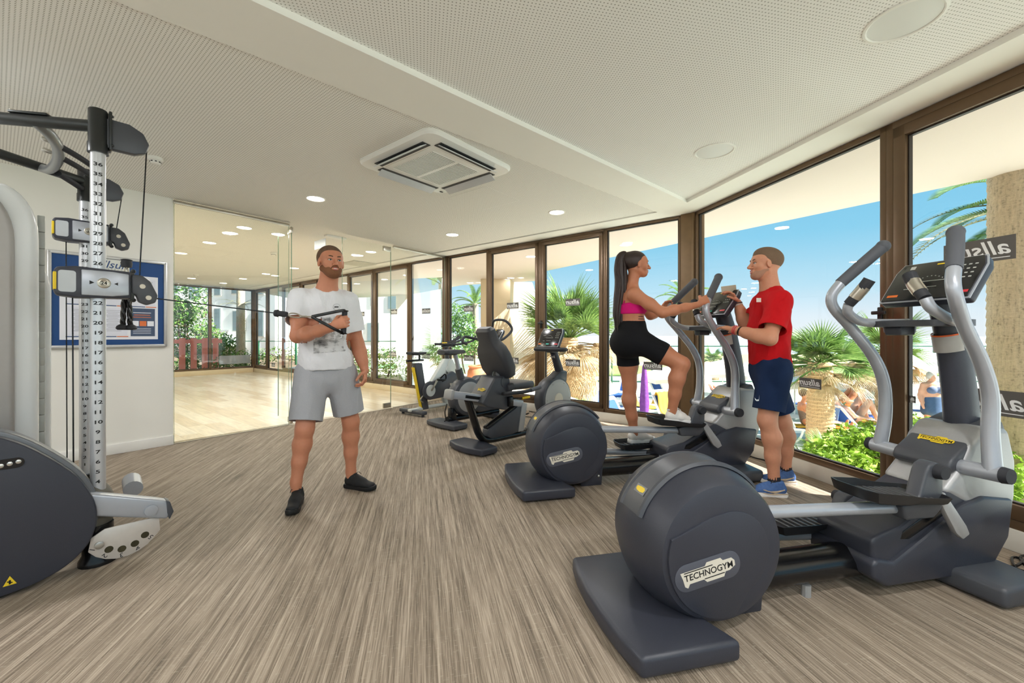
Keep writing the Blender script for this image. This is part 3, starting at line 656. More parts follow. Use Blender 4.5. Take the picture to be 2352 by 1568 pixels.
def towel(o, pts, w, mat, lb, name='beach_towel'):
    """strip draped along the local x-z line pts, width w about y"""
    mb = MB(); rr = random.Random(len(pts)); P = catmull([(x, 0, z) for x, z in pts], 5); rings = []
    for i, p in enumerate(P):
        rings.append([(p.x+.006*math.sin(j*2.2), -w/2+w*j/9+.01*math.sin(i*.8), p.z+.012*math.sin(j*1.9+i*.5)+.012) for j in range(10)])
    mb.loft(rings, caps=False, closed_u=False); t = mb.build(name, mat, None, .8); t.location = o.location; t.rotation_euler = o.rotation_euler
    sm = t.modifiers.new('thick', 'SOLIDIFY'); sm.thickness = .012; return tag(t, lb, 'towel')
BK = 1.0
l1 = lounger(1838, 1012, -.35, 1.15, 'white lounger with blue back and yellow towel under the woman seen from behind')
towel(l1, [(-.5, .95), (-.38, .9), (-.2, .42), (.1, .37), (.9, .37)], .5, MYEL, 'yellow towel over the lounger of the woman seen from behind')
l2 = lounger(1955, 1005, .25, .75, 'lounger with light blue towel and yellow towel where a man lies knees up')
towel(l2, [(-.78, .3), (-.7, .78), (-.55, .74), (-.2, .42), (-.1, .38)], .5, MBLT, 'light blue towel hanging over a lounger backrest'); towel(l2, [(-.1, .37), (.3, .37), (.98, .37), (1.06, .3), (1.07, .1)], .58, MYEL, 'yellow towel covering the foot of the knees-up lounger')
l3 = lounger(1935, 960, .1, .8, 'lounger behind the palm trunk with a second sunbather')
towel(l3, [(-.5, .8), (-.2, .42), (.3, .37), (.8, .37)], .5, MYEL, 'yellow towel under the second sunbather behind the trunk')
lounger(1815, 950, -.5, 1.2, 'empty white lounger with raised blue back above the yellow towel')
l5 = lounger(2010, 985, PI-.05, .02, 'flat empty lounger with wide blue sling beside the window mullion'); l6 = lounger(2110, 970, 2.6, 1.1, 'empty lounger left of the standing elderly woman')
l7 = lounger(2165, 945, -1.9, 1.15, 'empty lounger behind the standing elderly woman'); l7b = lounger(2075, 1000, .3, .1, 'lounger end with yellow towel right of the mullion'); towel(l7b, [(.2, .37), (.98, .37), (1.06, .3), (1.07, .1)], .58, MYEL, 'yellow towel on the lounger end right of the mullion')
for i, (px, py, yaw, lb) in enumerate(((1370, 950, -.9, 'tilted white lounger with blue back below the big fan palm'), (1432, 925, -2.2, 'lounger partly hidden by the brown mullion left of the woman'), (1475, 960, -.7, 'lounger with yellow towel between the legs of the woman'), (1530, 938, -.95, 'lounger with raised blue back right of the legs of the woman'), (1545, 985, -1.2, 'near lounger with a yellow cloth beside the woman on the cross trainer'), (1440, 1012, -.8, 'near white lounger at the bottom of the window behind the woman'), (1392, 978, -1.1, 'white lounger low beside the brown mullion'), (1655, 930, -.6, 'lounger with blue back behind the far cross trainer column'), (1715, 955, -.5, 'lounger hidden mostly behind the far cross trainer'))):
    l = lounger(px, py, yaw, 1.05, lb)
    if i in (2, 4): towel(l, [(-.6, .6), (-.42, .95), (-.34, .88), (-.2, .45), (.2, .37), (.5, .37)], .46, MYEL, ('yellow towel draped over the lounger between her legs', 'bunched yellow cloth on the near lounger beside the woman')[i == 4])
# ---- parasols
MCREAM = M('cream_canvas', (250, 246, 232), .9, var=.02)
def parasol(c, R, hh, lb, z0=TZ, closed=False, mat=None, n=8):
    o = empty('parasol', (c.x, c.y, z0), label=lb, cat='parasol', group='parasols by the pool'); zt = c.z-z0
    mb = MB(); mb.tube([(0, 0, 0), (0, 0, zt+.08)], .022, 8); mb.build('pole', MWPL, o); mb = MB(); mb.lathe([(.24, 0), (.22, .05), (.05, .09)], 16); mb.build('base', MWPL, o)
    mb = MB(); rings = []
    m = n*4
    for r_, z in (((.02, 0), (.05, -.08), (.085, -.5), (.12, -1.1), (.10, -1.4)) if closed else ((.02, 0), (R*.5, -hh*.45), (R, -hh), (R*1.0, -hh-.13))):
        rings.append([(r_*(1-(.0 if closed else .05)*abs(math.sin(j*n*PI/m)))*math.cos(2*PI*j/m)*(1+(.18*math.sin(j*1.7) if closed else 0)), r_*(1-(.0 if closed else .05)*abs(math.sin(j*n*PI/m)))*math.sin(2*PI*j/m), zt+z+(.0 if closed or r_ < R*.9 else .05*abs(math.sin(j*n*PI/m)))) for j in range(m)])
    mb.loft(rings, caps=False); mb.build('canopy', mat or MCREAM, o, .5)
    if not closed:
        mb = MB()
        for k in range(n):
            a = 2*PI*k/n; mb.tube([(.03*math.cos(a), .03*math.sin(a), zt-.02), (R*.97*math.cos(a), R*.97*math.sin(a), zt-hh)], .008, 5)
        mb.build('ribs', MWPL, o)
    return o
parasol(PX(1545, 838, 14), 1.25, .42, 'cream parasol seen between the legs of the woman'); parasol(PX(1660, 826, 17), 1.8, .5, 'wide cream parasol behind the far cross trainer handles')
parasol(PX(2120, 805, 15.2), 1.25, .4, 'cream parasol before the green fence post'); parasol(PX(2085, 822, 17.6), 1.5, .4, 'nearer cream parasol behind the window mullion'); parasol(PX(1825, 848, 13), 1.2, .4, 'cream parasol behind the scaly palm trunk left of it'); parasol(PX(1985, 855, 13.6), 1.2, .4, 'cream parasol behind the scaly palm trunk right of it')
MPURP = M('purple_print_cloth', (126, 66, 150), .85, var=.5, scale=14)
parasol(PX(1480, 835, 11.5), .1, .3, 'folded purple patterned parasol beside the leg of the woman', closed=True, mat=MPURP); parasol(PX(1362, 838, 11.8), .1, .3, 'folded white parasol under the dry palm fronds', closed=True)
# ---- green railing with glass toward the sea
MGRN = M('green_painted_steel', (38, 96, 66), .45)
WFN = Wall((-1, 19.5), (1, 0)); fn = empty('glass_railing', WFN.P, WFN.rz, label='green steel railing with glass panels between terrace and lawn', cat='railing')
zt = .66; zb = -1.0
wallbox('wall_low', WFN, 0, 34, -.1, .1, TZ, zb-.1, MWHITE)
for i in range(18):
    mb = MB(); mb.box((i*1.9, 0, (zt+zb)/2-.05), (.07, .07, zt-zb+.1), .005); mb.build('post', MGRN, fn)
    mb = MB(); mb.add([(i*1.9+.05, 0, zb+.06), (i*1.9+1.85, 0, zb+.06), (i*1.9+1.85, 0, zt-.03), (i*1.9+.05, 0, zt-.03)], [(0, 1, 2, 3)]); mb.build('pane', MGLASS, fn, 0)
mb = MB(); mb.box((17, 0, zt), (34, .06, .05), .005); mb.build('rail', MGRN, fn); mb = MB(); mb.box((17, 0, zb), (34, .06, .05), .005); mb.build('rail', MGRN, fn)
# ---- tennis court, hedges and fence on the garden side
COURT = M('green_court', (128, 178, 120), .85, var=.06, scale=2)
co = empty('tennis_court', (0, 0, 0), kind='structure')
CZ = GZ+.01
cq = [GP(*q, CZ) for q in ((820, 905), (960, 905), (1104, 862), (1104, 834), (960, 834), (830, 838))]
polymesh('surface', [xy(c) for c in cq], CZ, COURT, co)
for a, b in (((835, 880), (960, 897)), ((930, 858), (1100, 846)), ((1040, 850), (1100, 858))):
    A_, B_ = GP(*a, CZ), GP(*b, CZ); d = (B_-A_).normalized(); nn = Vector((-d.y, d.x, 0))*.05
    mb = MB(); mb.add([A_-nn+Vector((0, 0, .006)), B_-nn+Vector((0, 0, .006)), B_+nn+Vector((0, 0, .006)), A_+nn+Vector((0, 0, .006))], [(0, 1, 2, 3)]); mb.build('line', MWPL, co, 0)
wallbox('wall_court', Wall(xy(GP(800, 835, GZ)), (1, -.05)), 0, 14, 0, .2, GZ, GZ+.28, MWHITE)
hb = GP(900, 838, GZ)
bl_ = [((hb.x-7+i*1.15, hb.y+1.35+.1*(i % 3), GZ+.5), (.7, .5, .45)) for i in range(14)]
shrub('hedge', 'clipped green hedge behind the tennis court fence', 'hedge', bl_, 4200, .12, LEAF2, (hb.x, hb.y+1.35, GZ), seed=21, stems=6)
fn2 = empty('court_fence', (hb.x-9, hb.y+.35, GZ), -.05, label='tall green court fence posts with a top rail before the hedge', cat='fence')
for i in range(10):
    mb = MB(); mb.box((i*2., 0, .62), (.09, .06, 1.25), .005); mb.build('post', MGRN, fn2)
mb = MB(); mb.box((9, 0, 1.22), (18, .04, .04)); mb.build('rail', MGRN, fn2, 0)
bl_ = [(tuple(PX(px, py, 24)), (r_, r_, r_)) for px, py, r_ in ((1050, 730, .9), (1065, 745, .8), (1040, 755, .8), (1075, 775, .6))]
shrub('garden_tree', 'round green garden tree left of the beige column behind the spin bike', 'tree', bl_, 2200, .16, LEAF2, (bl_[1][0][0], 24, GZ), seed=31)
bl_ = [(tuple(PX(px, py, 14.6)), (.38, .38, .42)) for px, py in ((985, 822), (995, 817))]
shrub('shrub', 'small round shrub beside the court seen behind the spin bike saddle', 'shrub', bl_, 800, .1, LEAF2, (bl_[0][0][0], 14.6, GZ), seed=32)
bl_ = [(tuple(PX(px, py, 11.4)), (r_, r_, r_)) for px, py, r_ in ((1225, 895, .2), (1222, 925, .25), (1095, 800, .5), (1120, 805, .5))][:2]
shrub('shrub', 'dark green shrub at the foot of the white sloping pier', 'shrub', bl_, 900, .07, LEAF2, (bl_[1][0][0], 11.4, TZ), seed=33)
bl_ = [(tuple(PX(px, py, 14.5)), (.5, .4, .3)) for px, py in ((1090, 795), (1110, 800), (1060, 805))]
shrub('hedge', 'flowering hedge left of the beige column behind the upright bike', 'hedge', bl_, 1200, .09, LEAF2, (bl_[0][0][0], 14.5, GZ), seed=34, flower=120)
# terracotta pot by the column
p = GP(1097, 893, -.1); mb = MB(); mb.lathe([(.13, 0), (.2, .12), (.25, .3), (.24, .42), (.2, .5), (.23, .54), (.21, .56), (.17, .5)], 24); o = mb.build('terracotta_pot', M('terracotta', (214, 140, 100), .8, var=.1), None, loc=(p.x, p.y, -.1)); tag(o, 'orange terracotta pot outside by the beige column', 'pot')
# ---- houses behind the studio
def building(name, lb, P, rz, L, D, h, wins, mat=MWHITE, z0=GZ, balc=()):
    o = empty(name, (P[0], P[1], z0), rz, label=lb, cat='building')
    mb = MB(); mb.box((L/2, D/2, h/2), (L, D, h)); mb.build('wall', mat, o, 0)
    for (x, z, w, hh) in wins:
        mb = MB(); mb.box((x, -.03, z), (w, .1, hh), .01); f = mb.build('window', M('house_window_frame', (206, 204, 196), .6), o, 0)
        mb = MB(); mb.box((x, -.085, z), (w-.16, .02, hh-.16)); mb.build('pane', M('house_window_pane', (122, 140, 142), .2), f, 0)
    for (x0, x1, z) in balc:
        mb = MB(); mb.box(((x0+x1)/2, -.6, z-.1), (x1-x0, 1.2, .2)); bo = mb.build('balcony', mat, o, 0)
        mb = MB(); mb.box(((x0+x1)/2, -1.15, z+.95), (x1-x0, .12, .1))
        k = int((x1-x0)/.28)
        for i in range(k): mb.tube([(x0+.14+i*.28, -1.15, z), (x0+.14+i*.28, -1.15, z+.3), (x0+.14+i*.28, -1.15, z+.6), (x0+.14+i*.28, -1.15, z+.92)], [.05, .085, .05, .06], 6)
        mb.build('balustrade', mat, bo)
    return o
q = PX(330, 770, 30); building('apartment_house', 'white apartment house with balustrade balconies behind the end windows of the studio', (q.x-6, q.y+4), -.25, 16, 8, 11,
    [(6.2, 5.2, 1.5, 1.6), (8.6, 5.2, 1.2, 2), (10.8, 5.3, .7, 1.6), (12.6, 5.3, 1.0, 1.4), (10.8, 2.6, .7, 2.0), (12.8, 2.6, 1.2, 1.6), (14.6, 5.3, 1.0, 1.6), (14.6, 2.4, 1.0, 2), (4, 8.4, 1.6, 1.6), (9, 8.4, 1.6, 1.6), (13, 8.4, 1.6, 1.6)], balc=((3, 9.6, 3.9), (3, 13.2, .9)))
q = PX(790, 770, 34); building('white_house', 'large white house with small windows beyond the tennis court', (q.x-2, q.y), -.1, 7.2, 8, 9, [(1.4, 3.7, .7, 1.0), (4.6, 4.6, .5, 1.4), (4.6, 1.8, 1.1, 1.6), (2.4, 1.7, .9, 2.4), (6.2, 4.2, .8, 1.2)])
# pink timber fence, trees and hedge outside the end windows
MPINK = M('pink_painted_timber', (226, 130, 112), .7, var=.06)
pf0 = WF.at(2.6, -2.2); fo = empty('timber_fence', (pf0.x, pf0.y, GZ), WF.rz+PI, label='pink painted timber fence outside the left end window of the studio', cat='fence')
pk = MB(); pk.box((0, 0, .72), (.17, .03, 1.42), .004); pkm = pk.mesh('picket', 0)
for i in range(11): inst('picket', pkm, fo, (-.9+i*.31, 0, 0), mat=MPINK)
for z in (.3, 1.32):
    mb = MB(); mb.box((.6, .03, z), (3.6, .04, .13)); mb.build('rail', MPINK, fo, 0)
def hp(px, py, Y): return tuple(PX(px, py, Y))
shrub('garden_tree', 'tall loose green tree with blossom outside the left end window', 'tree', [(hp(430, 690, 16.5), (.9, .7, .9)), (hp(425, 740, 16.5), (1.0, .8, .9)), (hp(445, 790, 16.5), (.9, .7, .8)), (hp(410, 720, 16), (.6, .5, .6))], 3000, .13, LEAF2, (hp(430, 690, 16.5)[0], 16.5, GZ), seed=41, flower=260)
shrub('garden_tree', 'feathery green shrub outside the right end window of the studio', 'tree', [(hp(500, 800, 16), (.9, .7, .7)), (hp(525, 810, 16), (.6, .6, .6)), (hp(480, 790, 16.5), (.6, .5, .8))], 2600, .11, LEAF2, (hp(500, 800, 16)[0], 16, GZ), seed=42, flower=140)
shrub('hedge', 'low dark hedge along the foot of the studio end windows', 'hedge', [(hp(x, y, 14.5), (.8, .5, .45)) for x, y in ((400, 850), (500, 845), (535, 840), (565, 832), (455, 835))], 3200, .09, LEAF2, (hp(480, 845, 14.5)[0], 14.5, GZ), seed=43, stems=5)
shrub('hedge', 'green hedge outside the studio window wall behind the man in white', 'hedge', [((WB.at(-8.3+i*.8, 2.3)[0], WB.at(-8.3+i*.8, 2.3)[1], GZ+.45), (.6, .4, .5)) for i in range(7)], 2600, .09, LEAF, (WB.at(-6, 2.3)[0], WB.at(-6, 2.3)[1], GZ), seed=44, stems=5)
p = PX(553, 760, 15.2); o = empty('slender_palm', (p.x, p.y, GZ), label='slender pale palm trunk outside the right end window', cat='palm tree'); mesh_obj('trunk', trunk_mesh(6.2, .15, .11, 70, .05), BARK2, o)
for i in range(14): inst('frond', FEA, o, (0, 0, 6.2), (0, -.8+1.3*((i*.618) % 1), i*.9), (.9,)*3)
for i in range(10): inst('dry_frond', FEAD, o, (0, 0, 2.6), (0, -.2+.5*((i*.618) % 1), i*.7), (.42,)*3)
# far hill with town
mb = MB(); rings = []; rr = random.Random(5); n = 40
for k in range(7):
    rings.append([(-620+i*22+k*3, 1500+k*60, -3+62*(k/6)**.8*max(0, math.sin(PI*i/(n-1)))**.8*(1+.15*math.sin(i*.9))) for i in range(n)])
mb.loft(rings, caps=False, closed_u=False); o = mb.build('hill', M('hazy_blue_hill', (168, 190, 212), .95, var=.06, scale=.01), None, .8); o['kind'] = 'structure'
tr = random.Random(9); mb = MB()
for i in range(30):
    b = PX(tr.uniform(955, 1115), 783-tr.random()*10, 420+tr.random()*200); mb.box(tuple(b), (tr.uniform(3, 7), 8, tr.uniform(4, 9)))
o = mb.build('distant_town', MWHITE, None, 0); tag(o, 'hazy white town houses below the distant blue hill', 'town', kind='stuff')
# ================================================================== GYM EQUIPMENT
MDK = M('charcoal_moulded_plastic', (54, 56, 66), .42, var=.10, scale=260, bump=.12)
MDK2 = M('graphite_plastic', (70, 72, 78), .4, var=.08, scale=220, bump=.08)
MSIL = M('silver_painted_steel', (176, 180, 188), .32, .35, var=.03)
MSILP = M('silver_plastic', (168, 168, 168), .4, .25, var=.05, scale=120, bump=.05)
MRUB = M('black_rubber_grip', (44, 45, 50), .7, var=.08, scale=200, bump=.2)
MGRIP = M('grey_rubber_grip', (84, 86, 92), .7, var=.06, scale=300, bump=.2)
MBLKG = M('gloss_black_steel', (18, 18, 20), .22, .0, var=.05); MSCR = M('console_glass', (34, 33, 33), .18, var=.05)
MYL = M('yellow_badge', (238, 204, 40), .5, var=.03); MBADGE = M('cream_badge', (226, 218, 202), .5, var=.03); MLET = M('black_print', (22, 22, 22), .6)
MPILL = M('slate_badge_field', (84, 86, 96), .45, var=.05); MBOLT = M('zinc_bolt', (200, 198, 192), .3, .9)
MLEATH = M('charcoal_vinyl', (58, 59, 64), .5, var=.08, scale=160, bump=.1)
def logo(parent, mtx, L, plate, letters, name='badge'):
    """stepped outline name badge, L long, lying in local xy of mtx"""
    a = L/2; h = L*.105
    poly = [(-a, h*1.0), (-a*.1, h*1.0), (-a*.02, h*1.5), (a*.5, h*1.5), (a*.58, h*1.0), (a*.9, h*1.0), (a, h*.5), (a, -h*.3), (a*.78, -h*.8), (a*.62, -h*.8), (a*.54, -h*1.5), (-a*.1, -h*1.5), (-a*.2, -h*.95), (-a*.72, -h*.95), (-a*.8, -h*1.5), (-a*.9, -h*1.2), (-a*.94, 0)]
    mb = MB(); mb.prism(poly, 0, .0012, 'z'); mb.v = [tuple(mtx @ Vector(v)) for v in mb.v]; b = mb.build(name, plate, parent, 0)
    text_part('lettering', 'TECHNOGYM', L*.145, letters, b, mtx @ Matrix.Translation((L*.01, 0, .0016)), extrude=.0003, xs=1.0, bold=L*.0015)
    mb = MB(); mb.box((-a*.35, h*.86, .0016), (a*1.05, L*.014, .0006)); mb.box((a*.2, -h*.9, .0016), (a*.75, L*.014, .0006)); mb.v = [tuple(mtx @ Vector(v)) for v in mb.v]; mb.build('bar', letters, b, 0)
    return b
def FACE(loc, n, up=(0, 0, 1)):
    """matrix: local z = n, local y ~ up"""
    n = unit(n); x = Vector(up).cross(n).normalized(); y = n.cross(x)
    m = Matrix((x, y, n)).transposed().to_4x4(); return Matrix.Translation(loc) @ m
def console(parent, mtx, w, h, lower=1.0, tiny=True):
    """display head in local xy (x right, y up, z toward the user)"""
    def T(mb): mb.v = [tuple(mtx @ Vector(v)) for v in mb.v]; return mb
    a = w/2; poly = [(-a*lower, -h/2), (a*lower, -h/2), (a, h*.28), (a*.9, h/2), (-a*.9, h/2), (-a, h*.28)]
    mb = MB(); mb.prism(poly, -.055, 0, 'z', .014, 3); hd = T(mb).build('console_housing', MDK, parent)
    mb = MB(); mb.prism([(x*1.005, y*1.005) for x, y in poly], -.012, -.004, 'z', .003); T(mb).build('trim', MSIL, hd)
    mb = MB(); mb.prism([(x*.955, y*.94) for x, y in poly], -.004, .0025, 'z', .002); sc_ = T(mb).build('console_face', MSCR, parent)
    def chip(x, y, ww, hh, mat, nm='key'):
        q = MB(); q.box((x, y, .003), (ww, hh, .001)); T(q).build(nm, mat, sc_, 0)
    LT = M('console_print', (190, 190, 184), .5)
    chip(-.13*w/.36, -h*.36, w*.13, h*.055, M('orange_key', (236, 120, 50), .5)); chip(0, -h*.36, w*.13, h*.055, M('teal_key', (40, 176, 160), .5)); chip(.14*w/.36, -h*.36, w*.15, h*.055, M('red_key', (216, 50, 62), .5))
    chip(-w*.3, h*.36, w*.06, h*.08, LT, 'mark'); chip(w*.02, h*.39, w*.1, h*.03, MYL, 'mark')
    for i in range(3):
        for j in range(4): chip(w*(.28+.06*i), h*(.28-.1*j), w*.03, h*.025, LT)
    for i in range(9): chip(w*(-.2+.045*i), h*(-.02+.12*math.sin(i*PI/8)), w*.012, h*.015, LT, 'mark')
    chip(0, -h*.03, w*.3, h*.012, LT, 'mark'); chip(-w*.25, h*.1, w*.12, h*.01, LT, 'mark'); chip(w*.0, -h*.18, w*.2, h*.01, LT, 'mark'); chip(-w*.22, -h*.2, w*.09, h*.01, LT, 'mark')
    return hd
def cross_trainer(lb):
    o = empty('cross_trainer', (.55, 1.745, 0), math.atan2(.2168, 1), label=lb, cat='cross trainer', group='pair of cross trainers')
    mb = MB(); mb.prism([(-.19, -.33), (.2, -.33), (.155, -.2), (.13, -.1), (.13, .1), (.155, .2), (.2, .33), (-.19, .33), (-.215, .2), (-.225, .07), (-.225, -.07), (-.215, -.2)], .012, .088, 'z', .018, 3, .35); mb.build('rear_base', MDK, o)
    mb = MB(); [mb.lathe([(.02, 0), (.02, .02)], 10, Matrix.Translation((x, y, 0))) for x in (-.12, .12) for y in (-.27, .27)]; mb.build('rubber_foot', MRUB, o)
    # flywheel housing
    C = Vector((.235, 0, .325)); Ry = Matrix.Translation(C) @ Matrix.Rotation(-PI/2, 4, 'X')
    prof = [(.06, -.203), (.16, -.203), (.235, -.2), (.262, -.192), (.276, -.172), (.288, -.14), (.302, -.1), (.314, -.05), (.318, 0), (.314, .05), (.302, .1), (.288, .14), (.276, .172), (.262, .192), (.235, .2), (.16, .203), (.06, .203)]
    mb = MB(); mb.lathe(prof, 72, Ry); mb.build('flywheel_housing', MDK, o, .5)
    for sv in (-1, 1):                         # raised side plates with the sweeping seam
        arc = [(.265+.165*math.cos(a), .325+.165*math.sin(a)) for a in np.linspace(math.radians(108), math.radians(-62), 16)]
        low = [(.235+.245*math.cos(a), .325+.245*math.sin(a)) for a in np.linspace(math.radians(-80), math.radians(-198), 14)]
        poly = [(-.0, .405), (.1, .445), (.17, .473)]+arc+low
        mb = MB(); mb.prism(poly, sv*.19, sv*.2085, 'y', .005, 2, .9); mb.build('side_plate', MDK, o, .5)
    # top channel strip over the dome
    rings = []
    for a in np.linspace(math.radians(38), math.radians(158), 28):
        dr, dz = math.cos(a), math.sin(a); q = []
        for v, r_ in ((-.088, .309), (-.08, .322), (-.068, .324), (-.06, .3185), (.06, .3185), (.068, .324), (.08, .322), (.088, .309)): q.append((C.x+dr*r_, v, C.z+dz*r_))
        rings.append(q)
    mb = MB(); mb.loft(rings, caps=True); mb.build('top_channel', MDK2, o, .5)
    an = math.radians(141); nrm = (math.cos(an), 0, math.sin(an)); pos = (C.x+nrm[0]*.3195, -.01, C.z+nrm[2]*.3195)
    F = FACE(pos, nrm); mb = MB(); mb.box((0, 0, .0005), (.075, .036, .001)); mb.v = [tuple(F @ Vector(v)) for v in mb.v]; st_ = mb.build('sticker', M('sticker_grey', (120, 122, 126), .5), o, 0)
    b = MB(); b.prism([(-.03, .008), (-.004, .012), (.02, .012), (.03, .004), (.026, -.008), (.004, -.012), (-.02, -.01), (-.03, -.004)], .001, .0016, 'z'); b.v = [tuple(F @ Vector(v)) for v in b.v]; b.build('mark', MYL, st_, 0)
    for sv in (-1, 1):
        F = FACE((.155, sv*.2085, .273), (0, sv, 0), (-.17*(1 if sv < 0 else -1), 0, .985)); mb = MB(); mb.prism(rrect(.285, .105, .05, 6), 0, .0022, 'z', .001); mb.v = [tuple(F @ Vector(v)) for v in mb.v]; bf = mb.build('badge_field', MPILL, o)
        logo(o, F @ Matrix.Translation((0, 0, .0024)), .235, MBADGE, MLET)
    mb = MB(); mb.prism([(.33, .0), (.5, .0), (.52, .26), (.42, .3), (.30, .1)], -.1, .1, 'y', .008); mb.build('rear_bracket', MDK, o)
    mb = MB(); [mb.ball((.47, y, .075), .012, 8) for y in (-.103, .103)]; mb.build('bolt', MBOLT, o)
    mb = MB(); mb.tube([(.45, 0, .11), (1.25, 0, .11)], .085, 20, flat=.85); mb.build('boom', MBLKG, o)
    mb = MB(); mb.lathe([(.02, 0), (.02, .05)], 10, Matrix.Translation((.78, -.05, 0))); mb.build('levelling_foot', MSILP, o)
    # front housing
    mb = MB(); mb.prism([(1.05, .12), (1.04, .25), (1.06, .275), (1.2, .305), (1.36, .385), (1.5, .45), (1.58, .50), (1.62, .56), (1.84, .6), (1.88, .45), (1.84, .25), (1.74, .12), (1.5, .08), (1.15, .09)], -.135, .135, 'y', .022, 3, .3); mb.build('front_housing', MDK, o, .5)
    mb = MB(); mb.prism([(1.025, .10), (1.02, .165), (1.05, .185), (1.14, .162), (1.32, .255), (1.55, .38), (1.68, .41), (1.88, .38), (1.85, .2), (1.76, .09), (1.58, .05), (1.1, .055)], -.155, .155, 'y', .016, 3, .3); mb.build('lower_cover', MDK, o, .5)
    mb = MB(); mb.prism([(1.46, .44), (1.57, .54), (1.64, .66), (1.72, .73), (1.88, .72), (1.93, .56), (1.925, .38), (1.86, .2), (1.77, .12), (1.7, .2), (1.62, .36)], -.14, .14, 'y', .03, 4, .3); mb.build('front_shroud', MSILP, o, .5)
    mb = MB(); mb.prism([(1.87, .62), (1.945, .5), (1.94, .36), (1.885, .2), (1.81, .12), (1.87, .3), (1.89, .45)], -.1, .1, 'y', .01); mb.build('front_grille', MBLKG, o)
    for sv in (-1, 1):
        mb = MB(); mb.prism([(1.2, .25), (1.215, .285), (1.43, .385), (1.5, .375), (1.46, .335), (1.25, .245)], sv*.13, sv*.1375, 'y', .004); mb.build('slot', MBLKG, o)
    mb = MB(); mb.prism([(1.53, .515), (1.512, .545), (1.53, .582), (1.63, .648), (1.74, .722), (1.86, .76), (1.9, .68), (1.72, .57)], -.125, .125, 'y', .022, 4, .3); mb.build('hood', MDK2, o, .5)
    F = FACE((1.625, 0, .6465), (-.553, 0, .833), (.833, 0, .553)); logo(o, F, .15, MYL, MLET)
    # front base
    mb = MB(); mb.prism([(1.5, -.33), (1.78, -.33), (1.8, -.1), (1.8, .1), (1.78, .33), (1.5, .33), (1.47, .1), (1.47, -.1)], .008, .098, 'z', .022, 3, .35); mb.build('front_base', MDK2, o)
    # column, console, tray
    P_ = catmull([(1.81, 0, .66), (1.79, 0, .85), (1.755, 0, 1.05), (1.715, 0, 1.22), (1.66, 0, 1.38)], 5); rings = []
    for i, p in enumerate(P_):
        a_, b_ = .085-.02*i/len(P_), .062-.01*i/len(P_)
        rings.append([(p.x+a_*math.cos(t), b_*math.sin(t), p.z+.25*a_*math.cos(t)) for t in np.linspace(0, 2*PI, 24)[:-1]])
    mb = MB(); mb.loft(rings); mb.build('column', MDK, o)
    mb = MB(); rr_ = []
    for z in (1.10, 1.18):
        rr_.append([(1.737-(z-1.1)*.2+.082*math.cos(t), .0605*math.sin(t), z+.02*math.cos(t)) for t in np.linspace(math.radians(100), math.radians(260), 16)])
    mb.loft(rr_, caps=False, closed_u=False); st_ = mb.build('instruction_label', M('label_grey', (176, 172, 166), .5), o, .8)
    mb = MB(); rr_ = []
    for z in (1.18, 1.188):
        rr_.append([(1.737-(z-1.1)*.2+.083*math.cos(t), .0615*math.sin(t), z+.02*math.cos(t)) for t in np.linspace(math.radians(100), math.radians(260), 16)])
    mb.loft(rr_, caps=False, closed_u=False); mb.build('stripe', M('orange_stripe', (236, 104, 40), .5), st_, .8)
    nrm = Vector((-.8, 0, .6)); console(o, FACE((1.60, 0, 1.45), nrm, (.6, 0, .8)), .38, .26)
    mb = MB(); mb.tube([(1.66, 0, 1.36), (1.62, 0, 1.42)], .06, 14); mb.build('neck', MDK, o)
    # tray with cup holder
    mb = MB(); out = rrect(.22, .40, .09, 5); inn = [(x*.62-.0, y*.28+.085) for x, y in rrect(.22, .40, .1, 5)]
    mb.loft([[(x, y, z) for x, y in q] for q, z in ((out, -.03), (out, .0), (inn, .004), ([(x*.9, y*.9+.008) for x, y in inn], -.06))], caps=False); mb.add([(x*.9, y*.9+.008, -.06) for x, y in inn], [tuple(range(len(inn)))]); mb.add([(x, y, -.03) for x, y in out], [tuple(range(len(out)))])
    mb.build('tray', MDK2, o, loc=(1.56, .03, 1.245)); mb = MB(); mb.box((1.54, .1, 1.195), (.1, .08, .05), .01); mb.build('tray_box', MDK, o)
    for sv in (-1, 1):
        # fixed hand holds
        mb = MB(); mb.tube([(1.60, sv*.10, 1.235), (1.50, sv*.16, 1.235), (1.40, sv*.19, 1.245), (1.31, sv*.185, 1.29), (1.295, sv*.17, 1.335)], .023, 14, 6); hf = mb.build('fixed_handle', MSIL, o)
        mb = MB(); mb.tube([(1.295, sv*.17, 1.335), (1.31, sv*.12, 1.40), (1.325, sv*.088, 1.455)], [.025, .027, .027], 14, 4); mb.build('grip', MRUB, hf)
        mb = MB(); mb.tube([(1.303, sv*.146, 1.366), (1.311, sv*.12, 1.40), (1.317, sv*.108, 1.42)], .0285, 14); mb.build('pulse_sensor', MCHROME, hf)
        # moving arms
        mb = MB(); mb.tube([(1.59, sv*.235, .55), (1.605, sv*.218, .72), (1.60, sv*.22, .90), (1.535, sv*.226, 1.05), (1.40, sv*.245, 1.215), (1.315, sv*.268, 1.32), (1.30, sv*.266, 1.39), (1.34, sv*.245, 1.46)], [.034, .031, .03, .029, .027, .026, .026, .026], 16, 7); mv = mb.build('moving_handle', MSIL, o)
        mb = MB(); mb.tube([(1.335, sv*.248, 1.455), (1.41, sv*.208, 1.54), (1.5, sv*.156, 1.642)], [.0285, .030, .031], 16, 5); mb.ball((1.503, sv*.154, 1.646), .0335, 12); mb.build('grip', MGRIP, mv)
        mb = MB(); mb.tube([(1.59, sv*.06, .545), (1.59, sv*.27, .555)], .035, 18); ax = mb.build('pivot_arm', MSIL, o); mb = MB(); mb.tube([(1.59, sv*.268, .555), (1.59, sv*.295, .556)], [.037, .033], 18); mb.build('end_cap', MRUB, ax)
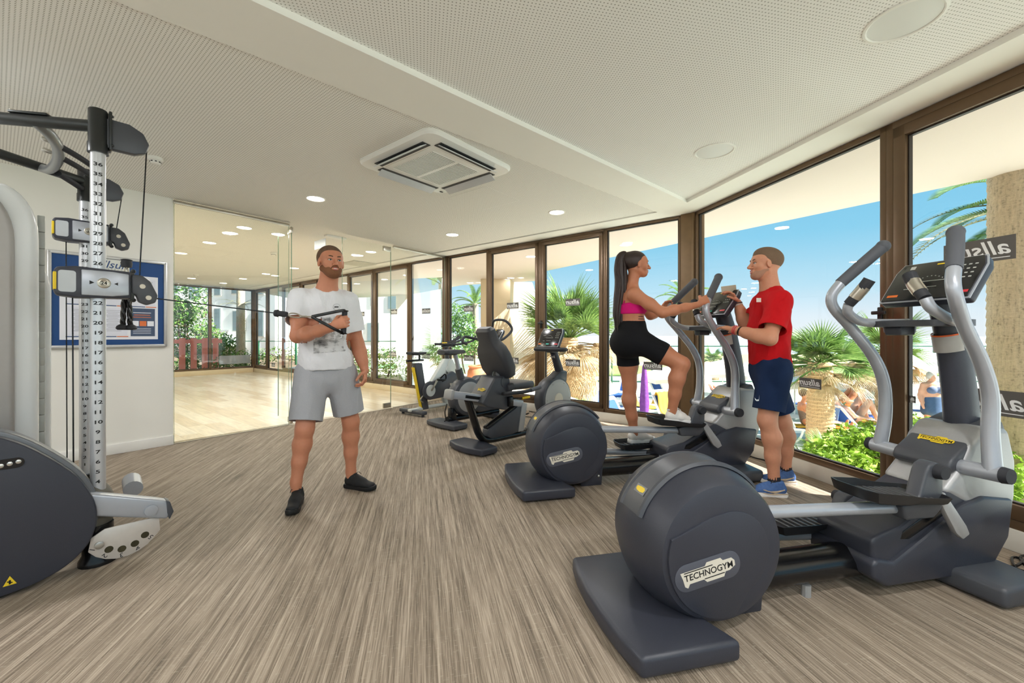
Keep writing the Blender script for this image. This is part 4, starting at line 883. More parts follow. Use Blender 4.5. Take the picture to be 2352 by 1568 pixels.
    # pedal linkages: near side raised, far side low
    for sv, zk, za, slope in ((-1, .575, .455, -.10), (1, .30, .2, .02)):
        zb = zk-.165
        mb = MB(); mb.tube([(.42, sv*.165, za), (1.2, sv*.165, zb-.0)], .026, 14); mb.build('pedal_arm', MSIL, o)
        mb = MB(); mb.prism([(1.12, zb-.035), (1.1, zb+.03), (1.2, zb+.06), (1.235, zk-.0), (1.25, zk+.028), (1.285, zk+.042), (1.32, zk+.03), (1.335, zk), (1.33, zb+.0), (1.28, zb-.04)], sv*.15, sv*.215, 'y', .012, 3, .4); ca = mb.build('pedal_carrier', MDK2, o)
        mb = MB(); mb.tube([(1.295, sv*.21, zk), (1.295, sv*.245, zk)], [.034, .028], 16); mb.build('pivot_cap', MRUB, ca)
        mb = MB(); mb.prism([(1.3, zb+.05), (1.34, zb+.07), (1.47, zb-.09), (1.49, zb-.13), (1.45, zb-.15), (1.41, zb-.12)], sv*.19, sv*.215, 'y', .006); mb.build('link', MSILP, o)
        # foot plate tray
        pc = Vector((1.10 if sv < 0 else .98, sv*.165, (zb+.062) if sv < 0 else zb+.085)); out = [(x, y*1.35) for x, y in ((-.225, -.045), (-.205, -.075), (-.05, -.085), (.06, -.07), (.21, -.07), (.225, -.05), (.225, .05), (.21, .07), (.06, .085), (-.05, .085), (-.205, .075), (-.225, .045))]
        hs = [.038, .038, .034, .02, .02, .024, .024, .02, .02, .034, .038, .038]
        Rm = Matrix.Translation(pc) @ Matrix.Rotation(-slope, 4, 'Y')
        def rg(k, dz, usez): return [Rm @ Vector((x*k, y*k, dz+(hs[i] if usez else 0))) for i, (x, y) in enumerate(out)]
        mb = MB(); mb.loft([rg(.86, -.012, 0), rg(.93, -.005, 0), rg(1.0, 0, 1), rg(.97, 0, 1), rg(.9, .004, 0)], caps=True); fp_ = mb.build('foot_plate', MBLKG if False else M('foot_plate_black', (30, 30, 32), .4, var=.08), o, .5)
        mb = MB()
        for i in range(9): mb.box(Rm @ Vector((-.12+i*.034, 0, .007)), (.008, .15, .005), rot=(0, -slope, 0))
        mb.build('tread', M('tread_grey', (96, 96, 96), .5), fp_, 0)
    return o
ct = cross_trainer('near cross trainer with round flywheel housing in the right foreground')
ct2 = copy_tree(ct); ct2.location = (.193, 3.227, 0); ct2['label'] = 'far cross trainer on which the woman stands, beside the window corner'
# ---------------------------------------------------------------- recumbent bike
rb = empty('recumbent_bike', (-.40, 4.21, 0), math.atan2(.69, .72), label='recumbent exercise bike with tall dark backrest and display facing the window', cat='exercise bike')
mb = MB(); mb.prism([(-.1, -.27), (.1, -.27), (.13, -.08), (.13, .08), (.1, .27), (-.1, .27), (-.15, .08), (-.15, -.08)], .01, .075, 'z', .016, 3, .35); mb.build('rear_base', MDK, rb)
mb = MB(); mb.tube([(-.06, 0, .52), (.02, 0, .3), (.09, 0, .14), (.2, 0, .075), (.5, 0, .065), (.85, 0, .065)], .045, 16, 6, flat=.8); mb.build('lower_frame', MBLKG, rb)
mb = MB(); mb.prism([(.16, .12), (.17, .19), (.56, .36), (.66, .42), (.72, .40), (.62, .1), (.5, .085), (.22, .085)], -.05, .05, 'y', .01); mb.build('frame_panel', MDK2, rb)
mb = MB(); mb.tube([(.17, 0, .2), (.58, 0, .375), (.68, 0, .42)], .035, 12, 3, flat=.8); mb.build('top_tube', MBLKG, rb)
mb = MB(); mb.prism([(.6, .1), (.68, .1), (.74, .40), (.66, .42)], -.06, .06, 'y', .008); mb.build('front_strut', MSILP, rb)
mb = MB(); mb.box((.2, 0, .50), (.98, .11, .075), .01, rot=(0, .2, 0)); ra = mb.build('seat_rail', MSIL, rb)
mb = MB(); mb.box((-.29, 0, .598), (.05, .13, .10), .02, rot=(0, .2, 0)); mb.build('rail_cap', MSILP, rb); mb = MB(); mb.box((.16, -.057, .508), (.6, .004, .03), .001, rot=(0, .2, 0)); mb.build('adjuster_strip', MBLKG, ra)
mb = MB(); mb.prism([(.02, .49), (.2, .74), (.36, .74), (.45, .6), (.47, .44), (.36, .38), (.1, .44)], -.12, .12, 'y', .02, 3); cg = mb.build('seat_carriage', MDK2, rb)
logo(rb, FACE((.10, -.02, .612), (-.81, 0, .58), (.58, 0, .81)), .12, MYL, MLET)
mb = MB(); mb.tube([(.34, -.125, .68), (.34, .125, .68)], .06, 20); mb.build('pivot_cover', MDK, rb)
# backrest: tapered cushion
mb = MB(); rings = []
for t, w, th in ((0, .1, .03), (.04, .19, .055), (.2, .225, .07), (.45, .215, .075), (.6, .19, .07), (.68, .15, .065), (.75, .125, .06), (.95, .12, .055), (1, .09, .03)):
    cx_ = .40-.25*t; z_ = .72+.53*t; q = []
    for x, y in rrect(th*2, w*2, min(th, w)*.7, 4): q.append((cx_+x*.95, y, z_+x*.4))
    rings.append(q)
mb.loft(rings); mb.build('backrest', MLEATH, rb)
mb = MB(); mb.tube([(.33, 0, .66), (.36, 0, .78)], .07, 14); mb.build('backrest_neck', MBLKG, rb)
mb = MB(); rings = []
for x_, w, z_ in ((.36, .15, .61), (.40, .2, .63), (.6, .21, .63), (.74, .16, .625), (.8, .1, .61)):
    rings.append([(x_, y, z_+z) for y, z in rrect(w*2, .075, .03, 4)])
mb.loft(rings); mb.build('seat', MLEATH, rb)
for sv in (-1, 1):
    mb = MB(); mb.tube([(.3, sv*.13, .56), (.26, sv*.22, .575), (.30, sv*.26, .58), (.5, sv*.265, .578), (.72, sv*.25, .60)], .019, 12, 6); hd = mb.build('side_handle', MRUB, rb)
    mb = MB(); mb.tube([(.58, sv*.261, .584), (.74, sv*.248, .602)], .023, 12); mb.build('grip', MGRIP, hd)
mb = MB(); mb.tube([(.42, -.15, .5), (.56, -.16, .49)], .008, 8); lv = mb.build('lever', MBLKG, rb); mb = MB(); mb.tube([(.55, -.16, .49), (.66, -.165, .495)], .014, 10); mb.build('knob', MYL, lv)
mb = MB(); mb.box((.40, -.135, .47), (.07, .04, .11), .012); mb.build('lever_box', MBLKG, rb)
# front drive
Ry = Matrix.Translation((1.25, 0, .40)) @ Matrix.Rotation(-PI/2, 4, 'X')
mb = MB(); mb.lathe([(.04, -.085), (.22, -.085), (.255, -.075), (.27, -.05), (.272, 0), (.27, .05), (.255, .075), (.22, .085), (.04, .085)], 48, Ry); mb.build('drive_housing', MDK2, rb, .5)
mb = MB(); mb.lathe([(.2, -.092), (.235, -.088), (.235, -.07)], 40, Ry, caps=False); mb.lathe([(.0, -.091), (.2, -.092)], 40, Ry); dc = mb.build('side_disc', MSILP, rb, .5)
mb = MB(); mb.lathe([(.0, -.1), (.07, -.1), (.075, -.09)], 28, Ry); mb.build('hub', MBADGE, dc); mb = MB(); [mb.ball((1.25+.21*math.cos(a), -.091, .40+.21*math.sin(a)), .007, 6) for a in np.linspace(0, 2*PI, 7)[:-1]]; mb.build('screws', MBOLT, dc)
mb = MB(); mb.prism([(1.12, .55), (1.2, .66), (1.33, .73), (1.45, .73), (1.44, .6), (1.3, .5)], -.07, .07, 'y', .02); mb.build('column_foot', MDK2, rb)
mb = MB(); mb.tube([(1.40, 0, .66), (1.33, 0, .82), (1.26, 0, .97)], [.058, .05, .045], 16, 4); mb.build('column', MDK, rb); mb = MB(); mb.box((1.262, 0, .915), (.05, .06, .05), .004, rot=(0, .45, 0)); mb.build('instruction_label', M('label_grey', (176, 172, 166), .5), rb)
mb = MB(); mb.tube(catmull([(1.2, -.22, 1.0), (1.13, -.17, 1.0), (1.11, 0, 1.0), (1.13, .17, 1.0), (1.2, .22, 1.0), (1.27, .17, 1.0), (1.29, 0, 1.0), (1.27, -.17, 1.0)], 5, True), .024, 12, closed=True); mb.build('front_handle', MRUB, rb)
mb = MB(); mb.box((1.24, 0, .985), (.13, .1, .05), .012); mb.build('neck', MDK, rb)
console(rb, FACE((1.19, 0, 1.145), Vector((-.88, 0, .47)), (.47, 0, .88)), .34, .25, .98)
mb = MB(); mb.prism([(1.0, -.2), (1.3, -.2), (1.32, 0), (1.3, .2), (1.0, .2)], .01, .07, 'z', .015); mb.build('front_base', MDK, rb)
mb = MB(); mb.tube([(.8, 0, .07), (1.1, 0, .12)], .05, 12); mb.build('front_link', MSILP, rb)
# ---------------------------------------------------------------- upright bike
ub = empty('upright_bike', (-.83, 5.30, 0), math.atan2(.72, .69), label='upright exercise bike with looped handlebar between spin bike and recumbent bike', cat='exercise bike')
mb = MB(); mb.prism([(-.12, -.29), (.1, -.29), (.13, 0), (.1, .29), (-.12, .29), (-.15, 0)], .01, .07, 'z', .014, 3, .35); mb.build('rear_base', MDK2, ub)
mb = MB(); mb.prism([(.78, -.27), (1.0, -.27), (1.03, 0), (1.0, .27), (.78, .27), (.75, 0)], .01, .07, 'z', .014, 3, .35); mb.build('front_base', MDK2, ub)
mb = MB(); mb.box((.08, 0, .14), (.09, .08, .18), .01); mb.tube([(.0, 0, .09), (.9, 0, .09)], .04, 12); mb.build('base_frame', MBLKG, ub)
Ry = Matrix.Translation((.30, 0, .36)) @ Matrix.Rotation(-PI/2, 4, 'X')
mb = MB(); mb.lathe([(.04, -.09), (.2, -.09), (.24, -.075), (.255, -.04), (.257, 0), (.255, .04), (.24, .075), (.2, .09), (.04, .09)], 48, Ry); mb.build('drive_housing', MDK2, ub, .5)
mb = MB(); mb.lathe([(0, -.095), (.19, -.094), (.21, -.085)], 40, Ry); mb.build('side_disc', MSILP, ub, .5)
mb = MB(); mb.prism([(.35, .2), (.3, .5), (.5, .62), (.85, .62), (1.0, .3), (.95, .12), (.5, .12)], -.075, .075, 'y', .03, 3); mb.build('body_cover', MDK2, ub, .5)
mb = MB(); mb.tube([(.26, 0, .5), (.185, 0, .73)], .05, 14); mb.build('seat_tube', MDK2, ub); mb = MB(); mb.tube([(.19, 0, .71), (.13, 0, .92)], .03, 14); mb.build('seat_post', MSIL, ub)
mb = MB(); rings = []
for x_, w, z_, th in ((-.1, .08, .955, .05), (-.06, .115, .955, .07), (.06, .115, .955, .07), (.16, .06, .955, .06), (.26, .035, .955, .05), (.29, .02, .95, .03)): rings.append([(x_, y, z_+z) for y, z in rrect(w*2, th, min(th, w*2)*.4, 3)])
mb.loft(rings); mb.build('saddle', MLEATH, ub)
mb = MB(); mb.tube([(.82, 0, .58), (.84, 0, .85), (.8, 0, 1.1)], .05, 14, 4); mb.build('column', MDK, ub)
mb = MB()
mb.tube([(.74, -.0, 1.1), (.72, -.18, 1.10), (.78, -.235, 1.12), (.95, -.22, 1.22), (.98, -.19, 1.30), (.93, -.1, 1.385), (.93, .1, 1.385), (.98, .19, 1.30), (.95, .22, 1.22), (.78, .235, 1.12), (.72, .18, 1.10), (.74, 0, 1.1)], .018, 12, 5)
for sv in (-1, 1): mb.tube([(.74, sv*.1, 1.1), (.6, sv*.2, 1.13), (.47, sv*.22, 1.15), (.42, sv*.2, 1.08), (.47, sv*.16, 1.05)], .02, 10, 5)
mb.build('handlebar', MRUB, ub); console(ub, FACE((.82, 0, 1.18), Vector((-.8, 0, .6)), (.6, 0, .8)), .3, .2)
mb = MB(); mb.tube([(.30, -.1, .36), (.30, -.14, .36)], .02, 10); mb.box((.36, -.145, .43), (.03, .02, .18), .006, rot=(0, .6, 0)); cr = mb.build('crank', MCHROME, ub); mb = MB(); mb.box((.42, -.2, .51), (.1, .1, .025), .006); mb.tube([(.38, -.2, .52), (.42, -.2, .57), (.47, -.2, .52)], .012, 8, 3); mb.build('pedal', MRUB, cr)
mb = MB(); mb.tube([(-.02, -.02, .3), (-.05, -.02, .2), (-.04, -.02, .1), (-.06, -.02, .08)], .008, 6, 4); mb.build('pedal_strap', MBLKG, ub)
# ---------------------------------------------------------------- spin bike
sb = empty('spin_bike', (-1.455, 6.07, 0), math.atan2(.78, .62), label='indoor cycling bike with pale frame and yellow stripe in front of the studio glass', cat='exercise bike')
MSPG = M('pale_silver_frame', (206, 210, 206), .4, .2, var=.04)
for x_, w in ((.0, .27), (1.0, .24)):
    mb = MB(); mb.box((x_, 0, .055), (.09, 2*w, .05), .012); bb = mb.build('floor_bar', MDK2, sb); mb = MB(); [mb.lathe([(.02, 0), (.02, .035)], 10, Matrix.Translation((x_, y, 0))) for y in (-w+.04, w-.04)]; mb.build('rubber_foot', MRUB, bb)
mb = MB(); mb.prism([(.16, .06), (.27, .06), (.14, .76), (.01, .76)], -.045, .045, 'y', .012); mb.build('seat_mast', MDK2, sb)
mb = MB(); mb.prism([(.148, .06), (.158, .06), (.008, .70), (-.006, .70)], -.03, .03, 'y', .003); mb.build('stripe', MYL, sb)
mb = MB(); mb.box((.08, 0, .075), (.3, .07, .04), .01); mb.tube([(.1, 0, .08), (1.0, 0, .08)], .03, 10); mb.build('lower_frame', MSPG, sb)
mb = MB(); mb.box((.04, 0, .80), (.3, .05, .03), .008); mb.tube([(.12, 0, .8), (.12, 0, .88)], .014, 8); mb.build('seat_slider', MBLKG, sb)
mb = MB(); rings = []
for x_, w, z_, th in ((-.07, .07, .91, .03), (-.03, .085, .905, .05), (.06, .07, .9, .05), (.14, .035, .9, .04), (.24, .022, .905, .03)): rings.append([(x_, y, z_+z) for y, z in rrect(w*2, th, min(th, w*2)*.4, 3)])
mb.loft(rings); mb.build('saddle', MRUB, sb)
mb = MB(); mb.prism([(.22, .34), (.29, .42), (.60, .80), (.72, .80), (.74, .72), (.62, .58), (.9, .2), (1.0, .08), (.9, .08), (.7, .3), (.5, .5), (.3, .3)], -.04, .04, 'y', .012); mb.build('main_frame', MSPG, sb)
mb = MB(); mb.prism([(.69, .78), (.60, .62), (.68, .55), (.86, .55), (.82, .68), (.75, .79)], -.055, .055, 'y', .015); mb.build('fork_cover', MSPG, sb)
Ry = Matrix.Translation((.26, -.07, .34)) @ Matrix.Rotation(-PI/2, 4, 'X')
mb = MB(); mb.prism([(.26+.14*math.cos(a), .34+.14*math.sin(a)) for a in np.linspace(math.radians(70), math.radians(280), 14)]+[(.72, .22), (.86, .34), (.82, .54), (.72, .6)], -.095, -.05, 'y', .012); mb.build('chain_guard', MDK2, sb, .5)
mb = MB(); mb.lathe([(0, -.03), (.085, -.03), (.09, -.022)], 28, Ry); cr = mb.build('chainring', MSPG, sb); mb = MB(); mb.box((.32, -.11, .42), (.03, .018, .2), .006, rot=(0, .65, 0)); mb.build('crank', MCHROME, cr); mb = MB(); mb.box((.4, -.17, .50), (.11, .1, .03), .008); mb.tube([(.38, -.17, .52), (.45, -.2, .58), (.5, -.16, .5), (.46, -.12, .46)], .01, 6, 4); mb.build('pedal', MBLKG, cr)
Ry = Matrix.Translation((.78, 0, .26)) @ Matrix.Rotation(-PI/2, 4, 'X'); mb = MB(); mb.lathe([(.1, -.02), (.22, -.025), (.235, -.015), (.235, .015), (.22, .025), (.1, .02)], 40, Ry); mb.build('flywheel', MSPG, sb)
mb = MB(); mb.prism([(.55, .26), (.58, .42), (.68, .54), (.8, .56), (.82, .52), (.7, .5), (.61, .4), (.58, .26)], -.06, .06, 'y', .008); mb.build('flywheel_guard', MBLKG, sb)
logo(sb, FACE((.72, -.097, .40), (0, -1, 0)), .15, MBADGE, MLET)
mb = MB(); mb.tube([(.68, 0, .78), (.66, 0, .98)], .035, 12); mb.build('bar_post', MDK2, sb); mb = MB(); mb.box((.7, 0, 1.0), (.26, .05, .035), .008); mb.build('bar_slider', MBLKG, sb)
mb = MB()
for sv in (-1, 1):
    mb.tube([(.60, sv*.02, 1.03), (.70, sv*.2, 1.03), (.85, sv*.24, 1.05), (1.05, sv*.22, 1.09), (1.12, sv*.2, 1.16)], .017, 10, 5); mb.tube([(.72, sv*.06, 1.04), (.92, sv*.06, 1.09), (1.02, sv*.055, 1.15)], .016, 10, 4)
mb.tube([(.6, -.2, 1.03), (.6, .2, 1.03)], .018, 10); mb.build('handlebar', MRUB, sb); mb = MB(); mb.box((.62, 0, 1.045), (.06, .07, .03), .008); mb.build('clamp', MYL, sb)
mb = MB(); mb.tube([(.16, -.05, .28), (.1, -.05, .22), (.14, -.06, .18)], .012, 8, 3); mb.build('adjust_knob', MCHROME, sb)
# ---------------------------------------------------------------- cable machine (local x away from the camera, y to the left, z up)
KN = Vector((-2.142, 2.14, 0)); kx = unit((-.746, .666, 0)); ky = Vector((-kx.y, kx.x, 0)); KRZ = math.atan2(kx.y, kx.x); SP = 1.157
def K(x, y, z): return KN+kx*x+ky*y+Vector((0, 0, z))
cm = empty('cable_machine', KN, KRZ, label='dual column cable pulley machine with numbered silver columns at the left edge', cat='cable machine')
MCOL = M('anodised_column', (206, 208, 212), .28, .45, var=.02); MGUN = M('gunmetal_tube', (52, 54, 54), .35, .4, var=.05); MGUNS = M('brushed_gunmetal', (132, 134, 134), .35, .5)
for x0 in (0, SP):
    mb = MB(); mb.prism([(p[0]+x0, p[1]) for p in rrect(.06, .06, .026, 6)], .05, 2.15, 'z'); co_ = mb.build('column', MCOL, cm)
    text_part('numerals', '\n'.join(str(k) for k in range(36, 0, -1)), .025, MLET, co_, FACE((x0-.0308, .002, 1.157), (-1, 0, 0)), extrude=.0003, xs=1.45, bold=.0005, lines=.0508/.025)
    nm = co_.children[0]
    if x0 == 0:                       # near scale: one part per number
        me = nm.data; zt0 = max(v.co.z for v in me.vertices); grp = {}
        for pl_ in me.polygons: grp.setdefault(int(round((zt0-pl_.center.z-.009)/.0508)), []).append(tuple(pl_.vertices))
        for kk in sorted(grp):
            used = sorted({i for f in grp[kk] for i in f}); mp = {i: j for j, i in enumerate(used)}; q = MB(); q.add([tuple(me.vertices[i].co) for i in used], [tuple(mp[i] for i in f) for f in grp[kk]]); q.build('numeral', MLET, co_, 0)
        bpy.data.objects.remove(nm)
    else: nm['kind'] = 'stuff'
    mb = MB(); mb.lathe([(.041, 2.11), (.041, 2.16), (.038, 2.165), (.038, 2.33), (.035, 2.335)], 28, Matrix.Translation((x0, 0, 0))); mb.build('column_cap', MGUN, cm)
    mb = MB(); pts = [(-.03, 2.30), (-.12, 2.30), (-.175, 2.27), (-.20, 2.215), (-.185, 2.165), (-.14, 2.145), (-.03, 2.145)]; mb.prism(pts, x0-.022, x0+.022, 'x', .008); ph = mb.build('top_pulley_cover', MDK2, cm)
    mb = MB(); mb.box((x0, -.045, 2.235), (.07, .012, .2), .004); [mb.ball((x0-.03, -.05, z), .008, 8) for z in (2.16, 2.31)]; mb.build('bracket', MGUN, ph)
    mb = MB(); mb.tube([(x0, 0, 2.25), (.58, .78, 2.25)], .029, 18); mb.build('top_tube', MGUN, cm)
    mb = MB(); mb.lathe([(.075, 0), (.075, .02), (.06, .05), (.06, .2)], 20, Matrix.Translation((x0, 0, 0))); mb.build('column_foot', MBLKG, cm)
    # carriage
    zc = 1.436 if x0 == 0 else 1.17+(770-534)/950*2.91
    def C_(mb): mb.v = [(a, b, c+zc) for a, b, c in mb.v]; return mb
    sx = x0
    mb = MB(); outl = rrect(.095, .155, .02, 4); mb.prism([(.145, -.068), (.155, -.05), (.155, .05), (.145, .068), (.08, .078), (-.12, .07), (-.12, -.07), (.08, -.078)], sx-.055, sx+.055, 'x', .008); car = C_(mb).build('carriage', MDK, cm)
    # grip window: lighter inset and yellow strip
    mb = MB(); mb.prism([(p[0]+.11, p[1]) for p in rrect(.06, .105, .012, 4)], sx-.0565, sx-.0545, 'x'); C_(mb).build('grip_window', M('carriage_window', (196, 200, 204), .3, var=.15, scale=9), car, 0)
    mb = MB(); mb.box((sx-.02, .151, 0), (.075, .012, .085), .003); C_(mb).build('release_strip', MYL, car)
    mb = MB(); mb.prism([(.062, -.065), (.062, .062), (-.05, .062), (-.112, .055), (-.112, -.055), (-.05, -.065)], sx-.066, sx-.05, 'x', .004); fc = C_(mb).build('face_plate', MSIL, car)
    mb = MB(); mb.lathe([(.0, .001), (.014, .001), (.017, .003), (.023, .002), (.026, 0)], 24, AX((-1, 0, 0), (sx-.066, -.018, zc))); mb.build('index_dial', MCHROME, car)
    text_part('numeral', '24' if x0 == 0 else '31', .022, MLET, car, FACE((sx-.0685, -.018, zc), (-1, 0, 0)), extrude=.0003, bold=.0005)
    mb = MB(); mb.add([(sx-.0665, .034, .01), (sx-.0665, .034, -.01), (sx-.0665, .016, 0), (sx-.0665, -.07, .008), (sx-.0665, -.07, -.008), (sx-.0665, -.055, 0)], [(0, 1, 2), (3, 5, 4)]); C_(mb).build('arrow', MLET, car, 0)
    mb = MB(); mb.prism([(-.125, .062), (-.17, .06), (-.205, .03), (-.235, -.045), (-.225, -.085), (-.19, -.1), (-.155, -.085), (-.145, -.05), (-.125, -.04)], sx-.025, sx+.025, 'x', .008); ps = C_(mb).build('swivel_pulley', MDK2, cm)
    mb = MB(); [mb.lathe([(.0, .002), (.012, .002), (.013, 0)], 14, AX((-1, 0, 0), (sx-.0265, y, zc+z))) for y, z in ((-.17, .0), (-.195, -.06))]; mb.build('bolt', MBADGE, ps); mb = MB(); mb.box((sx, -.128, 0), (.04, .02, .15), .004); [mb.ball((sx, -.135, z), .012, 8) for z in (-.075, .08)]; C_(mb).build('hinge', MGUN, ps)
    mb = MB(); mb.tube([(sx, -.19, 2.2), (sx, -.16, zc+.05)], .0035, 6); mb.tube([(sx+.02, .09, zc-.05), (sx+.02, .085, .12)], .0035, 6); mb.build('cable', MBLKG, cm)
# hand holds between the top tubes
mb = MB(); mb.tube([(.158, .213, 2.245), (.24, .165, 2.225), (.42, .135, 2.22), (.68, .135, 2.22), (.92, .165, 2.225), (1.0, .205, 2.245)], .026, 16, 6); mb.build('curved_brace', MGUNS, cm)
for a_ in (.36, .56):
    mb = MB(); mb.tube([(a_, .14, 2.22), (a_+.1, .05, 2.205), (a_+.2, -.02, 2.19)], .016, 12, 4); gh = mb.build('pull_up_grip', MRUB, cm); mb = MB(); mb.lathe([(.012, 0), (.014, .03), (.008, .04)], 10, AX((-.3, .9, .1), (a_-.01, .16, 2.225))); mb.build('bolt', MBOLT, gh)
mb = MB(); mb.tube([(1.12, .02, 2.19), (1.05, .06, 2.2), (.92, .13, 2.21)], .018, 12, 5); mb.build('pull_up_grip', MRUB, cm)
mb = MB(); mb.box((.17, .229, 2.282), (.16, .05, .012), .004, rot=(0, 0, .93)); pa = mb.build('joint_plate', MGUN, cm); mb = MB(); [mb.lathe([(.014, 2.287), (.012, 2.296), (.004, 2.297)], 12, Matrix.Translation((x, y, 0))) for x, y in ((.13, .18), (.21, .29))]; mb.build('bolt', MBOLT, pa)
# weight tower with rounded top
MTW = M('grey_tower_panel', (168, 164, 160), .45, .2, var=.04); MTWW = M('pearl_white_shell', (226, 228, 228), .25, var=.01)
def tower(name, y0, y1, zt, x0, x1, mat, bev, r_=.25):
    pts = [(y0, .3), (y0, zt-r_)]+[(y0+r_*.55*(1-math.cos(a)), zt-r_+r_*math.sin(a)) for a in np.linspace(.2, PI/2, 8)]+[(y1, zt+.02), (y1, .3)]
    mb = MB(); mb.prism(pts, x0, x1, 'x', bev, 4, .35); return mb.build(name, mat, cm, .5)
tower('tower_panel', .285, .95, 1.90, .22, .8, MTW, .02); tower('tower_shell', .205, .93, 1.94, .26, .85, MTWW, .035); tower('tower_back_shell', .16, .9, 1.66, .62, 1.0, MTWW, .03)
sg = MB(); sg.box((0, 0, 0), (.03, .028, .088), .003); sgm = sg.mesh('shield_segment')
for i in range(16): inst('shield_segment', sgm, cm, (.40, .197, .42+i*.0905), mat=M('shield_grey', (176, 178, 172), .35, var=.05))
mb = MB(); mb.lathe([(.016, 0), (.016, .006), (.008, .008)], 16, AX((-1, 0, 0), (.218, .36, 1.13))); mb.build('lock', MBOLT, cm)
# floor level cover, lever and stop plate
th = np.linspace(math.radians(250), math.radians(38), 20); pts = [(.36+.37*math.cos(a)*-1*-1, .40+.37*math.sin(a)) for a in th]
arcL = [(.37-.36*math.cos(a), .42+.36*math.sin(a)) for a in np.linspace(math.radians(-50), math.radians(-230), 2)]
poly = [(.75, .1), (.72, .55), (.62, .68), (.48, .745), (.36, .74), (.24, .67), (.10, .52), (.035, .40), (.01, .30), (.02, .2), (.06, .12), (.14, .055), (.26, .02), (.45, .012), (.7, .02)]
mb = MB(); P_ = catmull([(a, b, 0) for a, b in poly], 4, True); mb.prism([(p.x, p.y) for p in P_], -.13, -.07, 'x', .012, 3, .9); cvr = mb.build('side_cover', MDK, cm, .5)
mb = MB(); mb.prism([(p.x*1.01-.012, p.y*1.005+.012) for p in P_], -.068, .02, 'x', .01, 3, .9); mb.build('cover_rim', M('cover_rim_grey', (120, 122, 126), .35, .3), cm, .5)
mb = MB(); mb.prism([(p[0]+.285, p[1]+.60) for p in rrect(.085, .045, .022, 6)], -.134, -.128, 'x'); pt = mb.build('bolt_plate', MBLKG, cvr, 0); mb = MB(); [mb.lathe([(.009, 0), (.009, .004), (.004, .006)], 12, AX((-1, 0, 0), (-.134, y, .60+z))) for y, z in ((.31, -.004), (.285, .0), (.26, .004))]; mb.build('bolt', MBOLT, cvr)
mb = MB(); mb.lathe([(.018, 0), (.016, .006), (.006, .007)], 14, AX((-1, 0, 0), (-.132, .345, .475))); mb.build('bolt', MBOLT, cvr)
mb = MB(); mb.prism([(.265, .06), (.305, .06), (.285, .1)], -.1325, -.1295, 'x'); wn = mb.build('warning_sticker', MYL, cvr, 0); mb = MB(); mb.box((-.133, .285, .073), (.0008, .006, .018)); mb.box((-.133, .285, .073), (.0008, .018, .004), rot=(.5, 0, 0)); mb.build('mark', MLET, wn, 0)
mb = MB(); mb.ball((.03, .03, .27), (.1, .1, .16), 16); mb.build('column_boot', M('boot_grey', (112, 108, 98), .6, var=.1), cm)
mb = MB(); mb.prism([(.06, .40), (-.22, .285), (-.265, .262), (-.28, .2), (-.262, .165), (.06, .285)], -.11, -.04, 'x', .012, 3); lv = mb.build('lever_arm', MSIL, cm); mb = MB(); mb.prism([(-.258, .268), (-.274, .258), (-.29, .2), (-.272, .162), (-.262, .2)], -.113, -.037, 'x', .003); mb.build('end_cap', MDK2, lv); mb = MB(); mb.lathe([(.03, 0), (.028, .008), (.022, .009)], 20, AX((-1, 0, 0), (-.11, -.195, .235))); mb.build('pivot_cap', MSIL, lv)
mb = MB(); mb.tube([(.25, -.16, .27), (.42, -.17, .28)], .045, 16); mb.build('cross_roller', MSIL, cm)
poly = [(.03, .19), (-.02, .22), (-.23, .215), (-.235, .14)]+[(-.09+.15*math.cos(a)*-1, .2+.15*math.sin(a)) for a in np.linspace(math.radians(-35), math.radians(-150), 8)]
mb = MB(); mb.prism([(y_, z_-.03) for y_, z_ in poly], -.09, -.082, 'x', .001); sp_ = mb.build('stop_plate', M('pale_steel_plate', (214, 206, 198), .35, .3), cm)
HOLE = M('hole_shadow_brown', (92, 84, 60), .8)
for i in range(5):
    a = math.radians(-150+28*i); y, z = -.09-.105*math.cos(a), .2+.105*math.sin(a)
    if i: mb = MB(); mb.lathe([(0, .0005), (.017, .0005)], 16, AX((-1, 0, 0), (-.09, y, z-.03)), caps=True); mb.build('hole', HOLE, sp_, 0)
    else: mb = MB(); mb.lathe([(.018, 0), (.018, .012), (.01, .014)], 16, AX((-1, 0, 0), (-.09, y, z-.03))); mb.build('stop_pin', MBOLT, sp_)
    y2, z2 = -.09-.135*math.cos(a), .2+.135*math.sin(a); text_part('numeral', str(i+1), .032, MLET, sp_, FACE((-.0905, y2, z2-.03), (-1, 0, 0)) @ Matrix.Rotation(PI-(a+PI/2), 4, 'Z'), extrude=.0002)
mb = MB(); mb.box((.58, .55, .15), (.6, .5, .3), .03); mb.build('base_housing', MDK, cm)
# rope attachment hanging from the far pulley
zr = 1.17+(770-585)/950*2.75
rp = empty('triceps_rope', K(SP-.0, -.215, 0), KRZ, label='black twisted rope attachment hanging from the far pulley before the notice board', cat='rope handle')
mb = MB(); mb.lathe([(.03, 0), (.034, .03), (.03, .045), (.034, .055), (.02, .06)], 16, Matrix.Translation((0, 0, zr-.03))); mb.build('stopper', MRUB, rp)
mb = MB(); mb.tube([(0, 0, zr-.03), (.0, .012, zr-.07), (0, .012, zr-.13), (0, 0, zr-.17), (0, -.012, zr-.13), (0, -.012, zr-.07)], .005, 8, 4, closed=True); mb.build('carabiner', MCHROME, rp)
mb = MB()
for sv in (-1, 1):
    cs = [(.0, 0, zr-.165), (.004*sv, sv*.012, zr-.25), (.004*sv, sv*.02, zr-.46)]
    for k in range(3):
        P_ = catmull(cs, 14); q = []
        for i, p in enumerate(P_): a = i*.55+k*2.094; q.append((p.x+.008*math.cos(a), p.y+.008*math.sin(a), p.z))
        mb.tube(q, .0095, 6)
